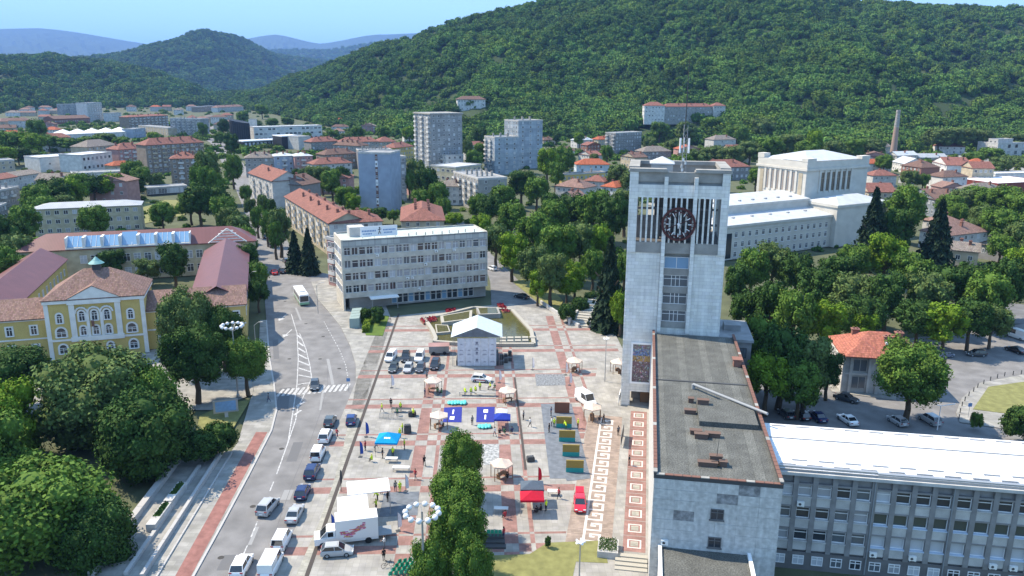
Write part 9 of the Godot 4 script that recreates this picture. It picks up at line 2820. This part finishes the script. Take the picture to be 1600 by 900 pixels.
func people() -> void:
	mat("skin", Color(0.42, 0.25, 0.17), 0.6)
	mat("hair_dark", Color(0.03, 0.022, 0.018), 0.8)
	mat("helmet_yellow", Color(0.6, 0.55, 0.12), 0.5)
	mat("vest_yellow", Color(0.55, 0.72, 0.03), 0.7)
	mat("cloth_black", Color(0.02, 0.02, 0.024), 0.9)
	mat("cloth_navy", Color(0.03, 0.04, 0.1), 0.9)
	mat("cloth_white", Color(0.62, 0.62, 0.62), 0.9)
	mat("cloth_grey", Color(0.16, 0.16, 0.17), 0.9)
	mat("cloth_red", Color(0.36, 0.04, 0.05), 0.9)
	mat("cloth_green", Color(0.05, 0.12, 0.06), 0.9)
	var P = [
		["walk", "cloth_black", "cloth_black", "person in black walking right of the wide pink band", at(-13.54, -113.3), 0.4, false],
		["walk", "cloth_red", "cloth_grey", "person in a red top walking on the pink band below", at(-14.42, -108.9), 2.6, false],
		["stand", "cloth_black", "cloth_black", "person in black beside the slate mat", at(-17.56, -102.2), 1.0, false],
		["stand", "cloth_grey", "cloth_navy", "person in grey next to the yellow vest by the pale flag", at(-16.89, -105.2), 0.4, false],
		["stand", "vest_yellow", "vest_yellow", "person in a yellow vest beside the pale flag", at(-16.2, -105), 0.4, true],
		["bend", "vest_yellow", "cloth_black", "person in a yellow vest bending behind the white canopy", at(-19.08, -102.6), 1.4, true],
		["reach", "vest_yellow", "cloth_black", "person in a yellow vest reaching by the white canopy corner", at(-18.82, -99.9), 1.2, true],
		["stand", "vest_yellow", "cloth_black", "person in a yellow vest right of the turquoise tent", at(-17.41, -119.1), 2.0, true],
		["stand", "vest_yellow", "cloth_black", "person in a yellow vest under the turquoise tent's front edge", at(-18.89, -116.3), 3.0, true],
		["stand", "cloth_black", "cloth_black", "dark clad person at the turquoise tent's left leg", at(-20.45, -115.8), 2.0, false],
		["sit", "vest_yellow", "cloth_black", "person in a yellow vest squatting left of the turquoise tent", at(-21.96, -114.5), 1.0, true],
		["stand", "cloth_red", "cloth_black", "person in dark red left of the turquoise tent", at(-23.7, -118.5), 1.2, false],
		["bend", "cloth_grey", "cloth_black", "person bending over between the tent and the flags", at(-22.06, -118.1), -1.2, false],
		["stand", "vest_yellow", "cloth_green", "person in a yellow vest behind the turquoise tent", at(-18.75, -123.4), 0.4, true],
		["reach", "vest_yellow", "cloth_green", "person in a yellow vest carrying beside the black speaker case", at(-18.59, -125.4), 1.4, true],
		["walk", "vest_yellow", "cloth_grey", "person with a yellow helmet left of the barriers", at(-23.49, -134.1), 1.6, true],
		["stand", "cloth_black", "cloth_black", "person in black with a bare head behind the dark bench", at(-22.21, -136.5), 0.2, false],
		["stand", "vest_yellow", "cloth_black", "person in a yellow vest at the middle of the dark bench", at(-20.2, -134.7), 0.0, true],
		["bend", "cloth_green", "cloth_black", "person in green bending over at the barriers", at(-20.45, -132.4), 0.3, false],
		["stand", "vest_yellow", "cloth_black", "person in a yellow vest beside the black case", at(-17.51, -131.9), -0.6, true],
		["walk", "cloth_white", "cloth_grey", "person in white walking near the right blue mat", at(-2.77, -124.1), 0.8, false],
		["sit", "cloth_black", "cloth_black", "person in black sitting left under the royal blue tent", at(-1.91, -124.6), 0.2, false],
		["sit", "cloth_green", "cloth_black", "person in green sitting in the middle under the royal blue tent", at(-1.15, -124.9), -0.2, false],
		["sit", "cloth_navy", "cloth_black", "person in navy sitting right under the royal blue tent", at(0.16, -125.2), 0.4, false],
		["stand", "cloth_grey", "cloth_black", "person in grey just right of the slot drain", at(2.2, -131.1), 1.0, false],
		["walk", "cloth_white", "cloth_black", "person in white with outstretched stride right of the slot drain", at(3.28, -128.1), -1.5, false],
		["stand", "cloth_white", "cloth_navy", "person in white at the sports mat's left edge", at(7.09, -128.4), 1.4, false],
		["stand", "cloth_navy", "cloth_black", "person in navy at the sports mat's rear left", at(7.19, -132.9), 1.8, false],
		["stand", "vest_yellow", "cloth_green", "first yellow vest from the left at the sports mat", at(7.52, -127.9), 0.3, true],
		["stand", "vest_yellow", "cloth_green", "second yellow vest from the left at the sports mat", at(8.2, -128.2), 0.1, true],
		["stand", "vest_yellow", "cloth_green", "third yellow vest from the left at the sports mat", at(8.77, -128.5), -0.2, true],
		["stand", "vest_yellow", "cloth_green", "fourth yellow vest from the left at the sports mat", at(10.08, -127.9), 0.4, true],
		["stand", "vest_yellow", "cloth_black", "last yellow vest on the right of the sports mat", at(11.63, -127.7), 1.0, true],
		["stand", "cloth_black", "cloth_black", "person in black on the framed pink squares", at(18.59, -113.9), 1.6, false],
		["walk", "cloth_black", "cloth_black", "person in black beside the gazebo by the panel van", at(16.33, -129.9), 0.8, false],
		["stand", "cloth_grey", "cloth_black", "person in grey next to the tall notice board", at(18.29, -124.9), 0.4, false],
		["bend", "vest_yellow", "cloth_black", "first person in yellow at the long table before the stage", at(-8.83, -142.3), 0.3, true],
		["stand", "vest_yellow", "cloth_black", "second person in yellow at the long table before the stage", at(-7.73, -142.3), 0.1, true],
		["stand", "vest_yellow", "cloth_black", "third person in yellow at the long table before the stage", at(-6.9, -143), -0.3, true],
		["sit", "vest_yellow", "cloth_black", "person in yellow seated at the long table's right end", at(-4.14, -145.7), 2.2, true],
		["sit", "cloth_green", "cloth_black", "person in green seated at the long table's right end", at(-3.25, -145.3), 2.6, false],
		["stand", "cloth_green", "cloth_black", "person in green under the gazebo by the long table", at(-14.11, -142.2), 0.4, false],
		["sit", "cloth_green", "cloth_black", "person in green seated under the gazebo by the long table", at(-13.4, -142.5), 1.0, false],
		["stand", "cloth_grey", "cloth_black", "person in grey standing alone above the wide pink band", at(-17.12, -151), 0.4, false],
		["sit", "cloth_black", "cloth_black", "person in black under the red tent", at(3.58, -99), 0.4, false],
		["stand", "vest_yellow", "cloth_black", "person in a yellow vest at the red tent's right leg", at(4.96, -100), 0.9, true],
		["sit", "cloth_black", "cloth_black", "person in dark clothes seated beside the yellow vest at the red tent", at(4.22, -99.5), 1.2, false],
		["walk", "cloth_red", "cloth_black", "person in red and black right of the red tent", at(6.94, -103.4), 1.9, false],
		["sit", "cloth_red", "cloth_black", "person in red sitting on the ground on the pink band", at(-0.77, -97.8), 0.5, false],
		["walk", "cloth_red", "cloth_navy", "person in dark red crossing beside the parked row", at(-29.3, -123.2), -0.5, false],
		["stand", "cloth_black", "cloth_black", "person in black with the bicycle by the truck", at(-15.83, -87.8), 0.5, false],
		["reach", "cloth_white", "cloth_grey", "person in white at the truck's tail lift", at(-16.19, -90.6), 1.6, false],
		["walk", "cloth_white", "cloth_grey", "person in white on the promenade by the bottom edge", at(-50.7, -87.4), 0.5, false],
		["stand", "cloth_navy", "cloth_grey", "person in navy left of the long table's gazebo", at(-16.49, -141.5), 1.2, false],
		["stand", "vest_yellow", "cloth_black", "person in a yellow vest behind the long table's middle", at(-6.12, -145), 3.0, true],
		["bend", "vest_yellow", "cloth_green", "person in a yellow vest leaning behind the sports mat's second wall", at(9.47, -127.1), 0.4, true],
		["stand", "cloth_black", "cloth_black", "person in black at the sports mat's left rim near the front", at(6.53, -125.8), 1.1, false],
		["stand", "cloth_grey", "cloth_black", "person in grey between the blue mat and the gazebo", at(-6.81, -128.8), 0.6, false],
		["walk", "cloth_black", "cloth_grey", "person in black crossing the square below the white van", at(15.45, -129.1), 2.0, false],
		["stand", "cloth_white", "cloth_black", "person in white under the gazebo beside the left blue mat", at(-12.05, -127.1), 0.3, false],
		["stand", "vest_yellow", "cloth_black", "person in a yellow vest behind the box truck's canopy", at(-18.83, -104.4), 0.3, true],
		["sit", "cloth_black", "cloth_black", "person in black seated under the gazebo right of the trees", at(-0.49, -108.9), 0.3, false],
		["stand", "cloth_red", "cloth_navy", "person in red at the grandstand's right side", at(-0.89, -92.9), 0.9, false],
		["walk", "cloth_grey", "cloth_navy", "person in grey on the pavement beside the zebra crossing", at(-45.41, -138.5), 1.8, false],
		["sit", "cloth_white", "cloth_black", "person in white seated near the far gazebo", at(13.77, -154.9), 0.5, false],
	]
	for p in P:
		person(p[0], p[1], p[2], p[3], p[4], p[5], p[6])

func _ready() -> void:
	rng.seed = 7
	setup()
	make_materials()
	leaf_materials()
	ground()
	plaza()
	road_marks()
	road_wear()
	hills()
	town_hall()
	office_block()
	school()
	theatre()
	villa()
	town()
	plants()
	vehicles()
	square_things()
	people()
